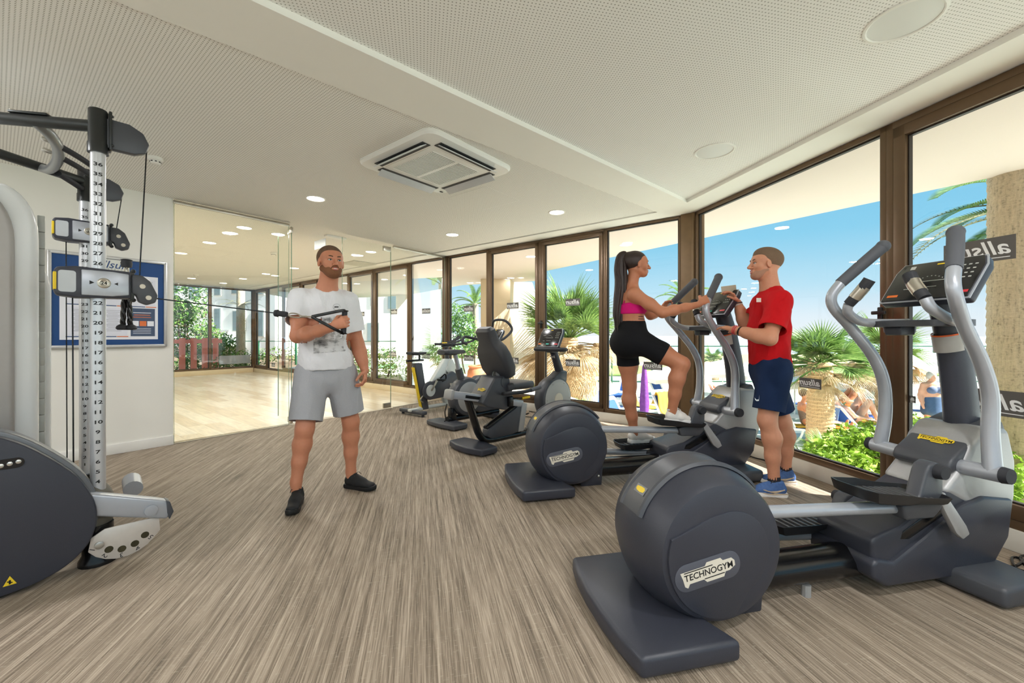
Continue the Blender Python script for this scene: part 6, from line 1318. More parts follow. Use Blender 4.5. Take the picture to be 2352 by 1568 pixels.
# ------------------------------------------------------------------ man in white T-shirt
def man_white():
    o = empty('person', (W3(750, 900, 3.0)[0], 3.0, 0), label='bearded man in white T-shirt and grey shorts pulling the cable handle', cat='person')
    f = nrm(V(.42, -.9, 0)); lf = V(-f[1], f[0], 0)*-1; lf = nrm(np.cross(V(0, 0, 1), f))          # lf = his left
    head = Frame(W3(760, 604, 2.95), V(.66, -.75, .06)); neck = W3(750, 668, 2.99); pel = W3(750, 848, 3.02); chest = W3(747, 735, 3.0)
    shR = W3(690, 688, 2.93); shL = W3(799, 692, 3.08); elR = W3(683, 772, 2.80); wrR = W3(764, 751, 2.635); elL = W3(822, 790, 3.12); wrL = W3(838, 850, 3.10)
    hR = pel-lf*.095+V(0, 0, -.03); hL = pel+lf*.095+V(0, 0, -.03); kR = W3(700, 985, 2.87); kL = W3(806, 968, 3.12); aR = W3(680, 1106, 2.86); aL = W3(806, 1082, 3.18)
    SK = skin_mat('tanned_skin', (206, 142, 112)); hp, hs = head_prims(head)
    torso = [Ecap(chest+V(0, 0, .10)+f*.0, chest-V(0, 0, .08), (.165, .105), (.15, .10), lf, .05), Ecap(chest-V(0, 0, .1), pel, (.145, .098), (.16, .108), lf, .05), Cone(shR, shL, .058, .058, .05), Ecap(neck-V(0, 0, .05), neck+V(0, 0, .01), (.1, .06), (.06, .055), lf, .04)]
    nk = [Cone(neck-V(0, 0, .03), head(0, -.022, -.05), .068, .062, .025)]
    arR = limb(shR, elR, wrR, .056, .042, .029, bulge=.08); arL = limb(shL, elL, wrL, .056, .042, .029, bulge=.06)
    lgR = limb(hR, kR, aR, .088, .057, .035, bulge=.04, back=-f); lgL = limb(hL, kL, aL, .088, .057, .035, bulge=.04, back=-f)
    grip = W3(792, 742, 2.635); hd = nrm(grip-wrR)
    hanR = hand_prims(wrR+hd*.0, hd*.9+V(0, 0, .12), V(.2, -.35, 0)*-1+V(.1, .75, 0), V(0, 0, 1), bend=(1.15, 1.25, .8), thumb_curl=.9)
    hanL = hand_prims(wrL, W3(838, 878, 3.06)-wrL, -lf*.6-f*.1, f, curl=.58, thumb_curl=.5)
    ft = [Cone(aR, aR+V(0, 0, -.05), .036, .034), Cone(aL, aL+V(0, 0, -.05), .036, .034)]
    fine = [(head.c-.13, head.c+.13, .0045), (wrR-.11, wrR+.13, .0045), (wrL-V(.07, .07, .15), wrL+V(.07, .07, .05), .0045)]
    blob('body', hp+nk+torso+arR+arL+lgR+lgL+hanR+hanL+ft, SK, o, .009, fine, hs)
    face_parts(o, head, 1., (60, 70, 70), (92, 66, 46), (186, 106, 96))
    HR = M('brown_cropped_hair', (104, 78, 58), .85, var=.3, scale=300, bump=.5)
    A = (head.x, head.y, head.z)
    blob('hair', [Ell(head(0, -.023, .041), (.0855, .1075, .0895), A)], HR, o, .005, subs=[Ell(head(0, .105, -.012), (.085, .05, .075), A, .012), Ell(head(0, .02, -.07), (.12, .06, .075), A, .01)], clips=[(-head.z+head.y*.25, head(0, -.05, -.035))])
    BD = M('reddish_beard', (128, 84, 56), .9, var=.35, scale=320, bump=.6)
    blob('beard', [Inf(p, .0045) for p in hp[1:5]], BD, o, .004, subs=[Ell(head(0, .10, -.005), (.056, .06, .056), A, .008), Ell(head(0, .100, -.0575), (.021, .02, .0085), A, .003), Ell(head(0, .04, .05), (.1, .12, .085), A, .01)], clips=[(-head.y, head(0, -.012, 0))])
    mb = MB(); off = np.array(o.location); mb.tube([tuple(head(x, y, z)-off) for x, y, z in ((-.026, .0795, -.058), (-.017, .094, -.044), (0, .0985, -.0415), (.017, .094, -.044), (.026, .0795, -.058))], [.0035, .0052, .0045, .0052, .0035], 7, 4); mb.build('moustache', BD, o)
    # shirt
    SH = fabric('white_jersey', (236, 236, 240), .03, 11, .5); hem = pel+V(0, 0, .005)
    sl = lambda a, b, t: a*(1-t)+b*t
    shp = [Ecap(chest+V(0, 0, .09)+f*.006, chest-V(0, 0, .08)+f*.012, (.178, .122), (.17, .125), lf, .05), Ecap(chest-V(0, 0, .1)+f*.01, pel-V(0, 0, .03)+f*.006, (.168, .122), (.172, .126), lf, .05), Cone(shR, shL, .069, .069, .05), Ecap(neck-V(0, 0, .06), neck-V(0, 0, .004), (.12, .078), (.078, .066), lf, .04), Cone(shR, sl(shR, elR, .62), .074, .082, .03), Cone(shL, sl(shL, elL, .74), .070, .070, .03), Ecap(pel+V(0, 0, .07)+f*.01, pel+V(0, 0, .02)+f*.01, (.182, .132), (.178, .130), lf, .02)]
    shirt = blob('t_shirt', shp, SH, o, .0085, subs=[Ell(neck+V(0, 0, .035)+f*.035, (.078, .078, .05), (lf, f, V(0, 0, 1)), .01)], clips=[(V(0, 0, -1), hem)], open_caps=True, relax=2)
    # cut the sleeves open
    wrinkle(shirt, .009, (10, 10, 5), 1.); cut(shirt, [(sl(shR, elR, .60), elR-shR), (sl(shL, elL, .70), elL-shL)], off, .15)
    m = shirt.modifiers.new('thickness', 'SOLIDIFY'); m.thickness = .004; m.offset = 0
    g = NG('grey_mountain_print'); n = g.noise(g.geo(0, (1, 1, 2.2)), 14., 6., .7); n2 = g.n('TexVoronoi', {'Vector': g.geo(), 'Scale': 16.}).outputs[0]
    g.bsdf(g.ramp(g.math('MULTIPLY_ADD', n2, .35, g.math('MULTIPLY', n, .8)), [(.38, lin((70, 70, 72))), (.52, lin((150, 150, 152))), (.66, lin((226, 226, 228)))]), .85, 0, .2)
    r_ = W3(803, 765, 2.87)-W3(716, 770, 2.80); patch(shirt, W3(754, 768, 2.84), r_, (0, 0, 1), np.linalg.norm(r_)*.84, .25, g.m, 'chest_print', o, 14)
    ring = [(.5*math.cos(a), .5*math.sin(a)) for a in np.linspace(0, 2*PI, 25)[:-1]]
    patch(shirt, W3(770, 703, 2.84), r_, (0, 0, 1), .046, .046, M('print_ring', (170, 170, 174), .8), 'round_logo', o, shape=ring); patch(shirt, W3(770, 703, 2.84), r_, (0, 0, 1), .042, .042, M('shirt_white_flat', (232, 232, 236), .8), 'round_logo_field', o, shape=ring, off=.004); patch(shirt, W3(770, 703, 2.84), r_, (0, 0, 1), .026, .008, MLET, 'logo_bar', o, 3, off=.005)
    # shorts
    SG = fabric('grey_marl_sweat', (176, 177, 182), .16, 9, .5)
    tR = sl(hR, kR, .86); tL = sl(hL, kL, .80)
    sp = [Ecap(pel+V(0, 0, .05), pel-V(0, 0, .06), (.165, .118), (.178, .128), lf, .05), Cone(hR, tR, .112, .104, .03), Cone(hL, tL, .112, .104, .03)]
    nR, nL = nrm(kR-hR), nrm(kL-hL)
    sh = blob('shorts', sp, SG, o, .0085, relax=2); wrinkle(sh, .006, (10, 10, 3), 2.); cut(sh, [(tR, nR), (tL, nL)], off, .17); m = sh.modifiers.new('thickness', 'SOLIDIFY'); m.thickness = .005; m.offset = 0
    BK = M('black_shoe_mesh', (20, 20, 22), .7, var=.2, scale=300, bump=.2); BS = M('black_sole', (16, 16, 17), .6)
    a = GP(684, 1118, 0); b = GP(668, 1164, 0); shoe(o, (aR[0]-.012, aR[1]+.07), (aR[0]+.065, aR[1]-.2), 0, (BK, BS, BS)); shoe(o, (aL[0]-.05, aL[1]+.02), (aL[0]+.215, aL[1]-.07), 0, (BK, BS, BS))
    return o, grip
mw, grip = man_white()
# stirrup handle, carabiner and cable in his hand
gh = empty('stirrup_handle', tuple(grip), label='black stirrup handle on steel carabiner held by the man in white', cat='cable handle')
def gl(px, py, Y): return tuple(W3(px, py, Y)-grip)
YC = 2.60
mb = MB(); mb.tube([gl(792, 714, 2.665), gl(789, 766, 2.665)], .0165, 14); mb.build('grip', MRUB, gh)
mb = MB(); mb.lathe([(.02, -.004), (.024, 0), (.02, .004)], 14, AX((0, 0, 1), gl(792, 714, 2.665))); mb.lathe([(.02, -.004), (.024, 0), (.02, .004)], 14, AX((0, 0, 1), gl(789, 766, 2.665))); mb.build('end_cap', MBLKG, gh)
mb = MB(); mb.tube([gl(716, 727, 2.60), gl(780, 714, 2.63), gl(794, 713, 2.665)], .006, 8, 4, flat=1.6); mb.tube([gl(716, 727, 2.60), gl(765, 754, 2.60), gl(790, 766, 2.665)], .006, 8, 4, flat=1.6); mb.build('strap', MBLKG, gh)
mb = MB(); mb.tube([gl(663, 722, 2.61), gl(668, 727, 2.61), gl(688, 729, 2.605), gl(690, 725, 2.605), gl(680, 720, 2.605), gl(668, 719, 2.61)], .0045, 8, 5, closed=True); mb.tube([gl(690, 727, 2.605), gl(704, 727, 2.60)], .007, 8); mb.tube([gl(700, 727, 2.60), gl(718, 727, 2.60)], .005, 8); mb.build('carabiner', MCHROME, gh)
p0 = W3(634, 719, 2.615); p1 = W3(660, 722, 2.61); dv = p1-p0
mb = MB(); mb.lathe([(.006, -.008), (.022, -.004), (.024, .012), (.018, .018), (.019, .05), (.016, .072), (.008, .074)], 16, AX(dv, tuple(p0-grip))); mb.build('stopper', MRUB, gh)
st_ = K(0, -.232, 1.436-.06); en = Vector(p0); mb = MB(); mb.tube([tuple(Vector(st_)-Vector(grip)), tuple(en-Vector(grip))], .0035, 6); mb.build('cable', MBLKG, gh)
# ------------------------------------------------------------------ woman on the far cross trainer
EO = V(.193, 3.227, 0); Ee = nrm(V(1, .2168, 0)); En = V(-Ee[1], Ee[0], 0)
def E2(u, v, z): return EO+Ee*u+En*v+V(0, 0, z)
def woman():
    o = empty('person', tuple(E2(.95, 0, .3)), label='woman with long dark ponytail, pink sports top and black shorts on the far cross trainer', cat='person')
    f = Ee; lf = En; off = np.array(o.location)          # faces along the machine
    head = Frame(W3(1463, 609, 3.42), nrm(V(1, -.06, .0))); k = .93; neck = W3(1448, 662, 3.43); pel = W3(1450, 780, 3.44); chest = W3(1448, 700, 3.43)
    shR = W3(1458, 676, 3.28); shL = W3(1452, 674, 3.58); elR = W3(1522, 718, 3.17); hdR = E2(1.325, -.258, 1.43); wrR = hdR+nrm(elR-hdR)*.085+V(0, 0, .0); elL = W3(1494, 724, 3.68); hdL = E2(1.325, .258, 1.43); wrL = hdL+nrm(elL-hdL)*.085
    hR = pel-lf*.085; hL = pel+lf*.085; kR = W3(1566, 836, 3.25); aR = W3(1543, 947, 3.29); kL = W3(1446, 885, 3.56); aL = W3(1457, 996, 3.60)
    SK = skin_mat('bronzed_skin', (198, 134, 102)); hp, hs = head_prims(head, k, True)
    torso = [Ecap(chest+V(0, 0, .04), chest-V(0, 0, .06), (.135, .085), (.125, .082), lf, .05), Ecap(chest-V(0, 0, .06), pel+V(0, 0, .10), (.12, .08), (.125, .09), lf, .05), Ecap(pel+V(0, 0, .1), pel-V(0, 0, .02), (.128, .095), (.165, .125), lf, .06), Ell(pel-f*.075-V(0, 0, .02), (.15, .085, .11), (lf, f, V(0, 0, 1)), .06), Cone(shR, shL, .048, .048, .05), Ecap(neck-V(0, 0, .05), neck, (.09, .05), (.05, .046), lf, .04), Ell(chest+f*.075+lf*.055, (.06, .06, .06), (lf, f, V(0, 0, 1)), .03), Ell(chest+f*.075-lf*.055, (.06, .06, .06), (lf, f, V(0, 0, 1)), .03)]
    nk = [Cone(neck-V(0, 0, .03), head(0, -.02, -.05), .05, .046, .025)]
    arR = limb(shR, elR, wrR, .05, .036, .024, bulge=.08); arL = limb(shL, elL, wrL, .05, .036, .024, bulge=.06)
    lgR = limb(hR, kR, aR, .098, .058, .034, bulge=.03, back=-f); lgL = limb(hL, kL, aL, .098, .056, .034, bulge=.03, back=-f)
    gd = nrm(E2(1.5, -.156, 1.64)-E2(1.335, -.248, 1.455)); gdL = nrm(E2(1.5, .156, 1.64)-E2(1.335, .248, 1.455))
    hanR = hand_prims(wrR+V(0, 0, .01)-En*.012, hdR-wrR+V(0, 0, .02), En*.9+V(0, 0, -.2), V(0, 0, 1), bend=(.85, 1.1, .8), thumb_curl=.8, L=.92)
    hanL = hand_prims(wrL+V(0, 0, .01)+En*.012, hdL-wrL+V(0, 0, .02), -En*.9+V(0, 0, -.2), V(0, 0, 1), bend=(.85, 1.1, .8), thumb_curl=.8, L=.92)
    ft = [Cone(aR, aR-V(0, 0, .04), .034, .034), Cone(aL, aL-V(0, 0, .04), .034, .034)]
    fine = [(head.c-.12, head.c+.12, .0045), (wrR-.1, wrR+.13, .0045)]
    blob('body', hp+nk+torso+arR+arL+lgR+lgL+hanR+hanL+ft, SK, o, .009, fine, hs)
    face_parts(o, head, k, (50, 36, 28), (60, 42, 34), (178, 84, 86), smile=1.3)
    HR = M('long_dark_hair', (52, 38, 34), .45, var=.35, scale=160, bump=.4); A = (head.x, head.y, head.z)
    blob('hair', [Ell(head(0, -.022*k, .037*k), (.085*k, .108*k, .092*k), A), Ell(head(0, -.085*k, .085*k), (.03, .03, .028), A, .02)], HR, o, .005, subs=[Ell(head(0, .10, -.02), (.085, .052, .082), A, .02), Ell(head(0, .02, -.075), (.12, .055, .075), A, .015)], clips=[(-head.z+head.y*.35, head(0, -.05, -.045))])
    mb = MB(); rr = random.Random(4); pb = [(0, -.085, .095), (0, -.125, .07), (0, -.135, -.02), (0, -.125, -.14), (0, -.135, -.28), (0, -.15, -.42), (0, -.14, -.55)]
    main = [tuple(head(*q)-off) for q in pb]; mb.tube(main, [.02, .034, .042, .046, .046, .038, .008], 12, 5, flat=1.25)
    for i in range(16):
        sx, sy = rr.uniform(-.045, .045), rr.uniform(-.035, .035); mb.tube([tuple(head(q[0]+sx*min(1, j/2), q[1]+sy*min(1, j/2)+rr.uniform(-.008, .008), q[2]-rr.uniform(0, .02)-(.06*rr.random() if j == 6 else 0))-off) for j, q in enumerate(pb)], [.008, .011, .012, .012, .011, .008, .002], 6, 4)
    mb.build('ponytail', HR, o); mb = MB(); mb.lathe([(.02, -.008), (.024, 0), (.02, .008)], 14, AX(tuple(head(0, -.12, .05)-head.c), tuple(head(0, -.095, .09)-off))); mb.build('hair_tie', MBLKG, o)
    PK = fabric('magenta_sportswear', (214, 28, 120), .06, 20, .15)
    up = V(0, 0, 1)
    bra = [Inf(p, .006) for p in torso[:2]+torso[6:]]
    blob('sports_top', bra, PK, o, .007, clips=[(-up, W3(1450, 722, 3.43)), (nrm(up*.9-f*.25), W3(1448, 690, 3.43)+f*.02)])
    for s in (-1, 1):
        mb = MB(); mb.tube([tuple(q-off) for q in (chest-f*.09+lf*s*.045-V(0, 0, .0), neck-f*.035+lf*s*.055-V(0, 0, .03), neck+f*.01+lf*s*.062+V(0, 0, .0), chest+f*.11+lf*s*.06+V(0, 0, .04))], .009, 8, 5, flat=.5); mb.build('strap', PK, o)
    BLK = fabric('black_stretch_fabric', (24, 24, 27), .08, 14, .12)
    tR = hR*.38+kR*.62; tL = hL*.46+kL*.54
    sp = [Inf(p, .005) for p in torso[2:4]+[lgR[0], lgR[1], lgL[0], lgL[1]]]+[Inf(torso[1], .005)]
    sh = blob('cycling_shorts', sp, BLK, o, .007, clips=[(up, W3(1450, 737, 3.44))]); cut(sh, [(tR, kR-hR), (tL, kL-hL)], off, .33)
    WS = M('cream_white_mesh', (240, 234, 228), .7, var=.06, scale=260, bump=.15); WSS = M('white_foam_sole', (244, 242, 240), .5); SO = M('white_sock', (236, 238, 244), .9)
    for a, s in ((aR, -1), (aL, 1)):
        zs = E2(1.09 if s < 0 else .98, s*.115, 0); z0 = (.462 if s < 0 else .20)
        shoe(o, tuple((a-Ee*.055)[:2]), tuple((a+Ee*.195)[:2]), a[2]-.075, (WS, WSS, WSS), tilt=-.022 if s < 0 else 0)
        mb = MB(); mb.lathe([(.036, 0), (.038, .02), (.037, .035)], 16, Matrix.Translation(tuple(a-V(0, 0, .005)-off)), caps=False); mb.build('sock', SO, o)
    cp = W3(1473, 728, 3.43); body = [c for c in o.children if c.name.startswith('body')][0]
    for i, (dx, w) in enumerate(((0, .05), (.012, .07))): patch(body, W3(1470+i*3, 727+i*5.5, 3.32), Ee, (0, 0, 1), w, .007, M('tattoo_ink', (90, 66, 62), .7), 'tattoo', o, 4, off=.0012)
    return o, aR, aL
wm, waR, waL = woman()
# ------------------------------------------------------------------ man in red T-shirt
def man_red():
    o = empty('person', (W3(1775, 1130, 3.12)[0], 3.12, 0), label='smiling man in red T-shirt and navy shorts standing beside the far cross trainer', cat='person'); off = np.array(o.location)
    f = nrm(V(-.97, .24, 0)); lf = nrm(np.cross(V(0, 0, 1), f))
    head = Frame(W3(1756, 608, 3.12), nrm(V(-.97, .12, .05))); neck = W3(1770, 668, 3.13); pel = W3(1768, 838, 3.14); chest = W3(1768, 730, 3.14)
    shL = W3(1790, 692, 2.97); shR = W3(1772, 690, 3.33); elL = W3(1768, 778, 2.86); wrL = W3(1686, 757, 3.06); elR = W3(1712, 748, 3.38); wrR = W3(1694, 694, 3.42)
    hL = pel+lf*.095-V(0, 0, .03); hR = pel-lf*.095-V(0, 0, .03); kL = W3(1762, 965, 3.02); kR = W3(1797, 968, 3.26); aL = W3(1778, 1100, 3.03); aR = W3(1805, 1078, 3.28)
    SK = skin_mat('fair_tanned_skin', (214, 154, 124)); hp, hs = head_prims(head)
    torso = [Ecap(chest+V(0, 0, .09), chest-V(0, 0, .08), (.165, .108), (.15, .105), lf, .05), Ecap(chest-V(0, 0, .1), pel, (.145, .10), (.16, .112), lf, .05), Cone(shR, shL, .058, .058, .05), Ecap(neck-V(0, 0, .05), neck+V(0, 0, .0), (.1, .06), (.06, .055), lf, .04)]
    nk = [Cone(neck-V(0, 0, .03), head(0, -.022, -.05), .068, .062, .025)]
    arR = limb(shR, elR, wrR, .056, .042, .029, bulge=.08); arL = limb(shL, elL, wrL, .056, .043, .029, bulge=.1); lgR = limb(hR, kR, aR, .09, .059, .036, bulge=.05, back=-f); lgL = limb(hL, kL, aL, .09, .059, .036, bulge=.05, back=-f)
    tgt = W3(1640, 745, 3.24); hanL = hand_prims(wrL, tgt-wrL, V(0, .25, -1), V(0, 1, .2), curl=.22, thumb_curl=.3)
    hanR = hand_prims(wrR, W3(1676, 668, 3.42)-wrR, V(-.6, .1, -.5), V(-.3, -1, .3), curl=.5, thumb_curl=.5)
    ft = [Cone(aR, aR-V(0, 0, .05), .036, .034), Cone(aL, aL-V(0, 0, .05), .036, .034)]
    fine = [(head.c-.13, head.c+.13, .0045), (wrL-V(.2, .08, .08), wrL+V(.05, .12, .08), .0045), (wrR-V(.14, .08, .06), wrR+V(.05, .08, .14), .0045)]
    blob('body', hp+nk+torso+arR+arL+lgR+lgL+hanR+hanL+ft, SK, o, .009, fine, hs); face_parts(o, head, 1., (80, 90, 96), (110, 82, 60), (192, 104, 100), smile=2.2)
    A = (head.x, head.y, head.z); HR = M('short_brown_hair', (120, 96, 76), .85, var=.3, scale=300, bump=.5)
    blob('hair', [Ell(head(0, -.023, .041), (.085, .107, .089), A), Ell(head(0, .0, .085), (.058, .075, .045), A, .02)], HR, o, .005, subs=[Ell(head(0, .108, -.012), (.085, .05, .07), A, .012), Ell(head(0, .02, -.07), (.12, .062, .078), A, .01)], clips=[(-head.z+head.y*.25, head(0, -.05, -.03))])
    BD = M('stubble_beard', (180, 134, 110), .9, var=.22, scale=340, bump=.3)
    blob('beard', [Inf(p, .0016) for p in hp[1:5]], BD, o, .004, subs=[Ell(head(0, .10, -.005), (.06, .065, .056), A, .008), Ell(head(0, .100, -.0575), (.022, .02, .01), A, .003), Ell(head(0, .03, .05), (.1, .12, .09), A, .01)], clips=[(-head.y, head(0, -.008, 0))])
    RD = fabric('red_jersey', (206, 22, 30), .05, 10, .5); sl = lambda a, b, t: a*(1-t)+b*t
    shp = [Ecap(chest+V(0, 0, .08), chest-V(0, 0, .08)+f*.01, (.178, .124), (.168, .128), lf, .05), Ecap(chest-V(0, 0, .1)+f*.008, pel-V(0, 0, .03), (.165, .125), (.175, .132), lf, .05), Cone(shR, shL, .069, .069, .05), Ecap(neck-V(0, 0, .06), neck-V(0, 0, .006), (.12, .08), (.08, .07), lf, .04), Cone(shR, sl(shR, elR, .75), .074, .08, .03), Cone(shL, sl(shL, elL, .78), .074, .082, .03)]
    shirt = blob('t_shirt', shp, RD, o, .0085, subs=[Ell(neck+V(0, 0, .04)+f*.03, (.08, .08, .05), (lf, f, V(0, 0, 1)), .01)], clips=[(V(0, 0, -1), pel+V(0, 0, .005))], open_caps=True, relax=2)
    wrinkle(shirt, .009, (10, 10, 6), 4.); cut(shirt, [(sl(shR, elR, .72), elR-shR), (sl(shL, elL, .76), elL-shL)], off, .15); m = shirt.modifiers.new('thickness', 'SOLIDIFY'); m.thickness = .004; m.offset = 0
    patch(shirt, W3(1742, 689, 3.02), V(1, 0, 0), (0, 0, 1), .034, .03, M('name_badge_white', (236, 234, 224), .5), 'name_badge', o, 4, off=.004)
    NV = fabric('navy_sport_fabric', (28, 46, 80), .08, 10, .3); tR = sl(hR, kR, .80); tL = sl(hL, kL, .80); nR, nL = nrm(kR-hR), nrm(kL-hL)
    sp = [Ecap(pel+V(0, 0, .05), pel-V(0, 0, .06), (.165, .12), (.178, .13), lf, .05), Cone(hR, tR, .112, .10, .03), Cone(hL, tL, .112, .10, .03)]
    sh = blob('shorts', sp, NV, o, .0085, relax=2); wrinkle(sh, .006, (10, 10, 3), 3.); cut(sh, [(tR, nR), (tL, nL)], off, .17); m = sh.modifiers.new('thickness', 'SOLIDIFY'); m.thickness = .005; m.offset = 0
    tick = [(-.5, .12), (-.44, -.16), (-.3, -.3), (-.1, -.26), (.5, .3), (-.12, -.1), (-.34, -.12)]
    patch(sh, W3(1745, 915, 2.92), V(1, -.1, 0), (0, 0, 1), .075, .06, M('white_print', (236, 238, 240), .7), 'printed_emblem', o, shape=tick, off=.005)
    BM = M('blue_shoe_mesh', (70, 104, 160), .7, var=.35, scale=60, bump=.2); WSS = M('white_foam_sole', (244, 242, 240), .5); TN = M('tan_shoe_panel', (196, 176, 150), .7, var=.2, scale=80)
    shoe(o, (aL[0]+.075, aL[1]-.03), (aL[0]-.20, aL[1]+.03), 0, (BM, WSS, MBLKG, TN)); shoe(o, (aR[0]+.065, aR[1]-.02), (aR[0]-.21, aR[1]+.03), 0, (BM, WSS, MBLKG, TN))
    for a in (aL, aR): mb = MB(); mb.lathe([(.04, -.015), (.042, .01), (.041, .035)], 16, Matrix.Translation(tuple(a-V(0, 0, .01)-off)), caps=False); mb.build('sock', M('dark_sock', (40, 40, 48), .9), o)
    d = nrm(wrL-elL)
    for i, (t, mt, r_) in enumerate(((.035, M('red_wristband', (206, 50, 56), .5), .004), (.05, M('red_wristband', (206, 50, 56), .5), .004), (.0, MBLKG, .009))):
        c = wrL-d*(.004+[.0, .014, .045][i]); mb = MB(); mb.lathe([(.034, -r_), (.037, 0), (.034, r_)], 18, AX(tuple(d), tuple(c-off)), caps=False); mb.build('wristband', mt, o)
    d = nrm(wrR-elR)
    for i in range(3): c = wrR-d*(.01+.014*i); mb = MB(); mb.lathe([(.033, -.004), (.035, 0), (.033, .004)], 18, AX(tuple(d), tuple(c-off)), caps=False); mb.build('wristband', MRUB if i % 2 == 0 else M('pale_bead', (200, 196, 190), .5), o)
    return o
mr = man_red()
# card he holds above the console
mb = MB(); mb.box((0, 0, 0), (.12, .003, .06), .001, rot=(0, -.12, -.1)); cdp = mb.build('paper_card', M('beige_card', (206, 198, 178), .7), None, loc=tuple(W3(1674, 664, 3.46))); tag(cdp, 'small beige card held by the red-shirted man above the console', 'card')
# ------------------------------------------------------------------ sunbathers and people outside (small in view)
SK2 = skin_mat('fair_skin', (226, 170, 138))  # skin tone shared by figures outside
def mini(name, lb, parts, loc, step=.016):
    o = empty(name, loc, label=lb, cat='person')
    for nm, prims, mat in parts: blob(nm, prims, mat, o, step if nm != 'hair' else .012, relax=1)
    return o
def standing_lady():
    b = aV(GP(2139, 998, TZ)); b[2] = TZ; f = nrm(V(-.1, -1, 0)); lf = nrm(np.cross(V(0, 0, 1), f)); p = lambda x, y, z: b+lf*x+f*y+V(0, 0, z)
    hd = Frame(p(0, .02, 1.50), f)
    hp = [Ell(hd(0, 0, .02), (.075, .09, .1), (hd.x, hd.y, hd.z)), Ell(hd(0, .06, -.05), (.045, .04, .05), (hd.x, hd.y, hd.z)), Cone(hd(0, .09, .01), hd(0, .105, -.02), .01, .013, .01), Cone(hd(0, -.01, -.06), p(0, 0, 1.32), .05, .06)]
    body = hp+[Ecap(p(0, 0, 1.27), p(0, 0, 1.05), (.18, .12), (.2, .15), lf, .06), Ecap(p(0, 0, 1.05), p(0, 0, .82), (.2, .16), (.21, .16), lf, .06), Cone(p(-.17, 0, 1.3), p(.17, 0, 1.3), .06, .06), Ell(p(.085, .12, 1.17), (.1, .08, .09), (lf, f, V(0, 0, 1)), .03), Ell(p(-.085, .12, 1.17), (.1, .08, .09), (lf, f, V(0, 0, 1)), .03)]
    for s in (-1, 1): body += limb(p(s*.19, 0, 1.29), p(s*.25, -.02, 1.02), p(s*.26, .06, .80), .06, .05, .032)+limb(p(s*.1, 0, .82), p(s*.1, .03, .45), p(s*.1, 0, .08), .11, .07, .045, bulge=.1)+[Cone(p(s*.26, .06, .79), p(s*.25, .09, .70), .034, .026), Ecap(p(s*.1, -.03, .03), p(s*.1, .16, .03), (.04, .03), (.04, .02), lf)]
    ST = M('navy_striped_swimwear', (96, 108, 136), .8, var=.3, scale=40); SKT = M('dark_blue_wrap', (64, 88, 118), .85, var=.2, scale=20)
    o = mini('person', 'elderly woman with curly grey hair in striped bikini top and blue wrap skirt', [('body', body, SK2), ('hair', [Ell(hd(0, -.02, .05), (.098, .105, .095), (hd.x, hd.y, hd.z)), Ell(hd(.06, -.02, .0), (.05, .07, .06), (hd.x, hd.y, hd.z)), Ell(hd(-.06, -.02, .0), (.05, .07, .06), (hd.x, hd.y, hd.z))], M('curly_grey_hair', (204, 194, 180), .9, var=.25, scale=120, bump=.8)),
        ('bikini_top', [Ell(p(.085, .125, 1.165), (.108, .085, .095), (lf, f, V(0, 0, 1)), .03), Ell(p(-.085, .125, 1.165), (.108, .085, .095), (lf, f, V(0, 0, 1)), .03), Cone(p(.1, .1, 1.2), p(.12, .02, 1.36), .02, .016), Cone(p(-.1, .1, 1.2), p(-.12, .02, 1.36), .02, .016), Ecap(p(0, 0, 1.14), p(0, 0, 1.11), (.19, .14), (.2, .15), lf)], ST),
        ('wrap_skirt', [Ecap(p(0, 0, .95), p(0, .0, .62), (.215, .175), (.23, .17), lf)], SKT)], tuple(b))
    return o
standing_lady()
def on_lounger(l, lb, knees, skin, wear, hair, seated=False, hatless=True):
    """reclining figure on a lounger: local x runs to the foot end"""
    Mx = Matrix.Translation(l.location) @ Matrix.Rotation(l.rotation_euler.z, 4, 'Z'); p = lambda x, y, z: aV(Mx @ Vector((x, y, z)))
    lf = p(0, 1, 0)-p(0, 0, 0); fx = p(1, 0, 0)-p(0, 0, 0)
    if seated: pel, ch, hdp = p(.12, 0, .50), p(.06, 0, .80), p(.10, .0, 1.14)
    else: pel, ch, hdp = p(.05, 0, .48), p(-.28, 0, .72), p(-.55, 0, .98)
    up = nrm(ch-pel); hd = Ell(hdp, (.08, .095, .11), (lf, fx, V(0, 0, 1)))
    body = [Ecap(pel, ch, (.16, .11), (.17, .12), lf, .05), hd, Cone(ch+up*.1, hdp-up*.06, .055, .05), Cone(ch+up*.08-lf*.17, ch+up*.08+lf*.17, .055, .055)]
    for s in (-1, 1):
        kx, kz = (.42, .92) if knees else (.5, .52); body += limb(pel+lf*s*.1, p(kx, s*.12, kz), p(.72 if knees else .95, s*.12, .42), .095, .062, .042, bulge=.1)+[Cone(p(.72 if knees else .95, s*.12, .42), p(.86 if knees else 1.0, s*.13, .42 if knees else .54), .036, .03)]
        el = ch+lf*s*.26-V(0, 0, .12)+fx*.05; body += limb(ch+up*.08+lf*s*.18, el, p(.2, s*.2, .52) if not seated else p(.35, s*.1, .62), .052, .04, .028)
        hn = p(.2, s*.2, .52) if not seated else p(.35, s*.1, .62); body.append(Cone(hn, hn+fx*.09, .03, .022))
    hb = hdp-fx*.03+V(0, 0, .03)
    parts = [('body', body, skin), ('swimwear', [Ecap(pel-up*.02, pel+up*(.09 if not seated else .26), (.168, .118), (.168, .122), lf, .03)], wear), ('hair', [Ell(hb, (.088, .098, .1), (lf, fx, V(0, 0, 1)))]+([Ell(hdp-fx*.09+V(0, 0, .05), (.05, .05, .05), (lf, fx, V(0, 0, 1)), .02)] if seated else []), hair)]
    return mini('person', lb, parts, tuple(pel))
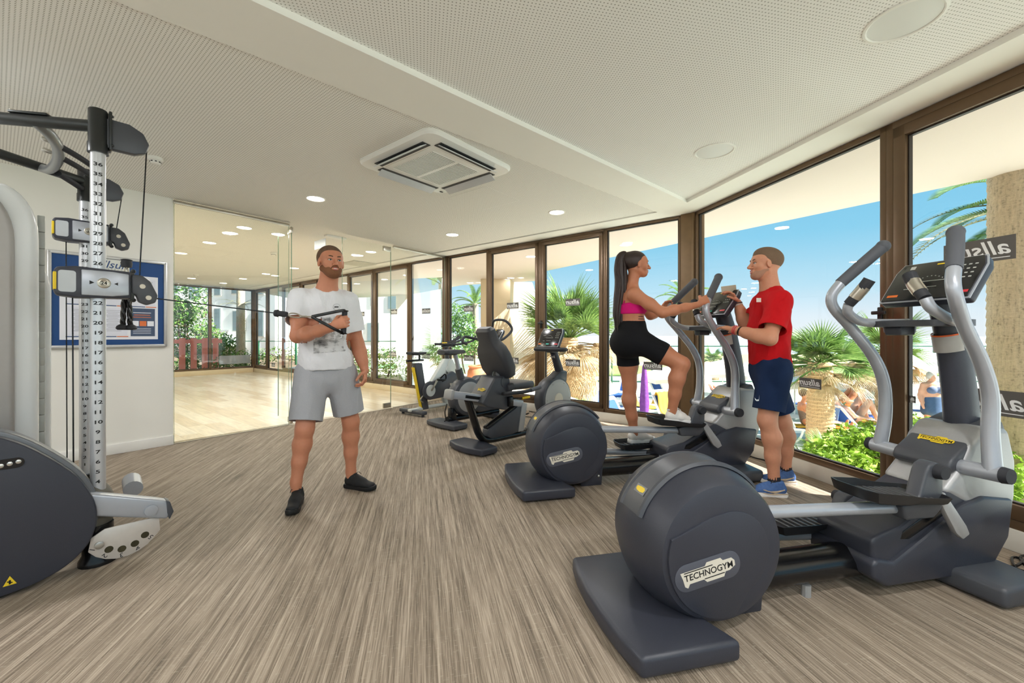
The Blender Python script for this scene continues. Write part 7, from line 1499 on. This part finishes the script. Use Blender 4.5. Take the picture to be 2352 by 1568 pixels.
BRH = M('brown_bun_hair', (96, 70, 54), .8, var=.3, scale=120); LEO = M('dotted_swimsuit', (130, 110, 96), .8, var=.9, scale=60)
on_lounger(l1, 'woman with brown bun sitting on a lounger with yellow towel', False, skin_mat('sun_tan_skin', (214, 146, 106)), LEO, BRH, True)
on_lounger(l2, 'sunbather in grey trunks lying with knees up on the blue-towel lounger', True, SK2, M('grey_trunks', (104, 104, 116), .8), M('grey_short_hair', (150, 140, 130), .8))
on_lounger(l3, 'sunbather with teal swimwear lying behind the scaly palm trunk', True, skin_mat('sun_tan_skin', (214, 146, 106)), M('teal_swimwear', (40, 130, 140), .8), BRH)
lz = [o for o in bpy.data.objects if o.name.startswith('sun_lounger') and o.get('label', '').startswith('lounger with blue back behind the far')][0]
on_lounger(lz, 'bare-shouldered sunbather seen behind the far cross trainer column', False, skin_mat('pink_skin', (236, 170, 146)), M('navy_trunks', (50, 60, 96), .8), M('white_hair', (220, 214, 206), .8))
for px, py, Y, c, lb in ((2299, 838, 34, (240, 236, 230), 'tiny person in white walking on the promenade beside the palm trunk'), (2066, 815, 34, (90, 110, 150), 'tiny person on the promenade at the window mullion')):
    b = aV(PX(px, py, Y)); b[2] = -1.15; p = lambda x, y, z: b+V(x, y, z)
    mini('person', lb, [('body', [Ell(p(0, 0, 1.6), (.09, .1, .12), (V(1, 0, 0), V(0, 1, 0), V(0, 0, 1))), Cone(p(0, 0, 1.5), p(0, 0, 1.35), .06, .07)]+limb(p(-.2, 0, 1.35), p(-.25, 0, 1.1), p(-.22, -.1, .85), .06, .045, .035)+limb(p(.2, 0, 1.35), p(.25, 0, 1.1), p(.22, -.1, .85), .06, .045, .035)+limb(p(-.1, 0, .85), p(-.1, -.1, .45), p(-.1, 0, .08), .1, .07, .045)+limb(p(.1, 0, .85), p(.1, .05, .45), p(.1, .1, .08), .1, .07, .045)+[Ecap(p(0, 0, 1.3), p(0, 0, .9), (.18, .12), (.17, .12), V(1, 0, 0), .05)], SK2), ('shirt', [Ecap(p(0, 0, 1.36), p(0, 0, .95), (.2, .14), (.19, .14), V(1, 0, 0), .05)], M('walker_shirt_%d' % c[0], c, .8)), ('shorts', [Ecap(p(0, 0, .92), p(0, 0, .6), (.19, .13), (.2, .13), V(1, 0, 0), .05)], M('walker_shorts', (200, 120, 90), .8))], tuple(b), .03)
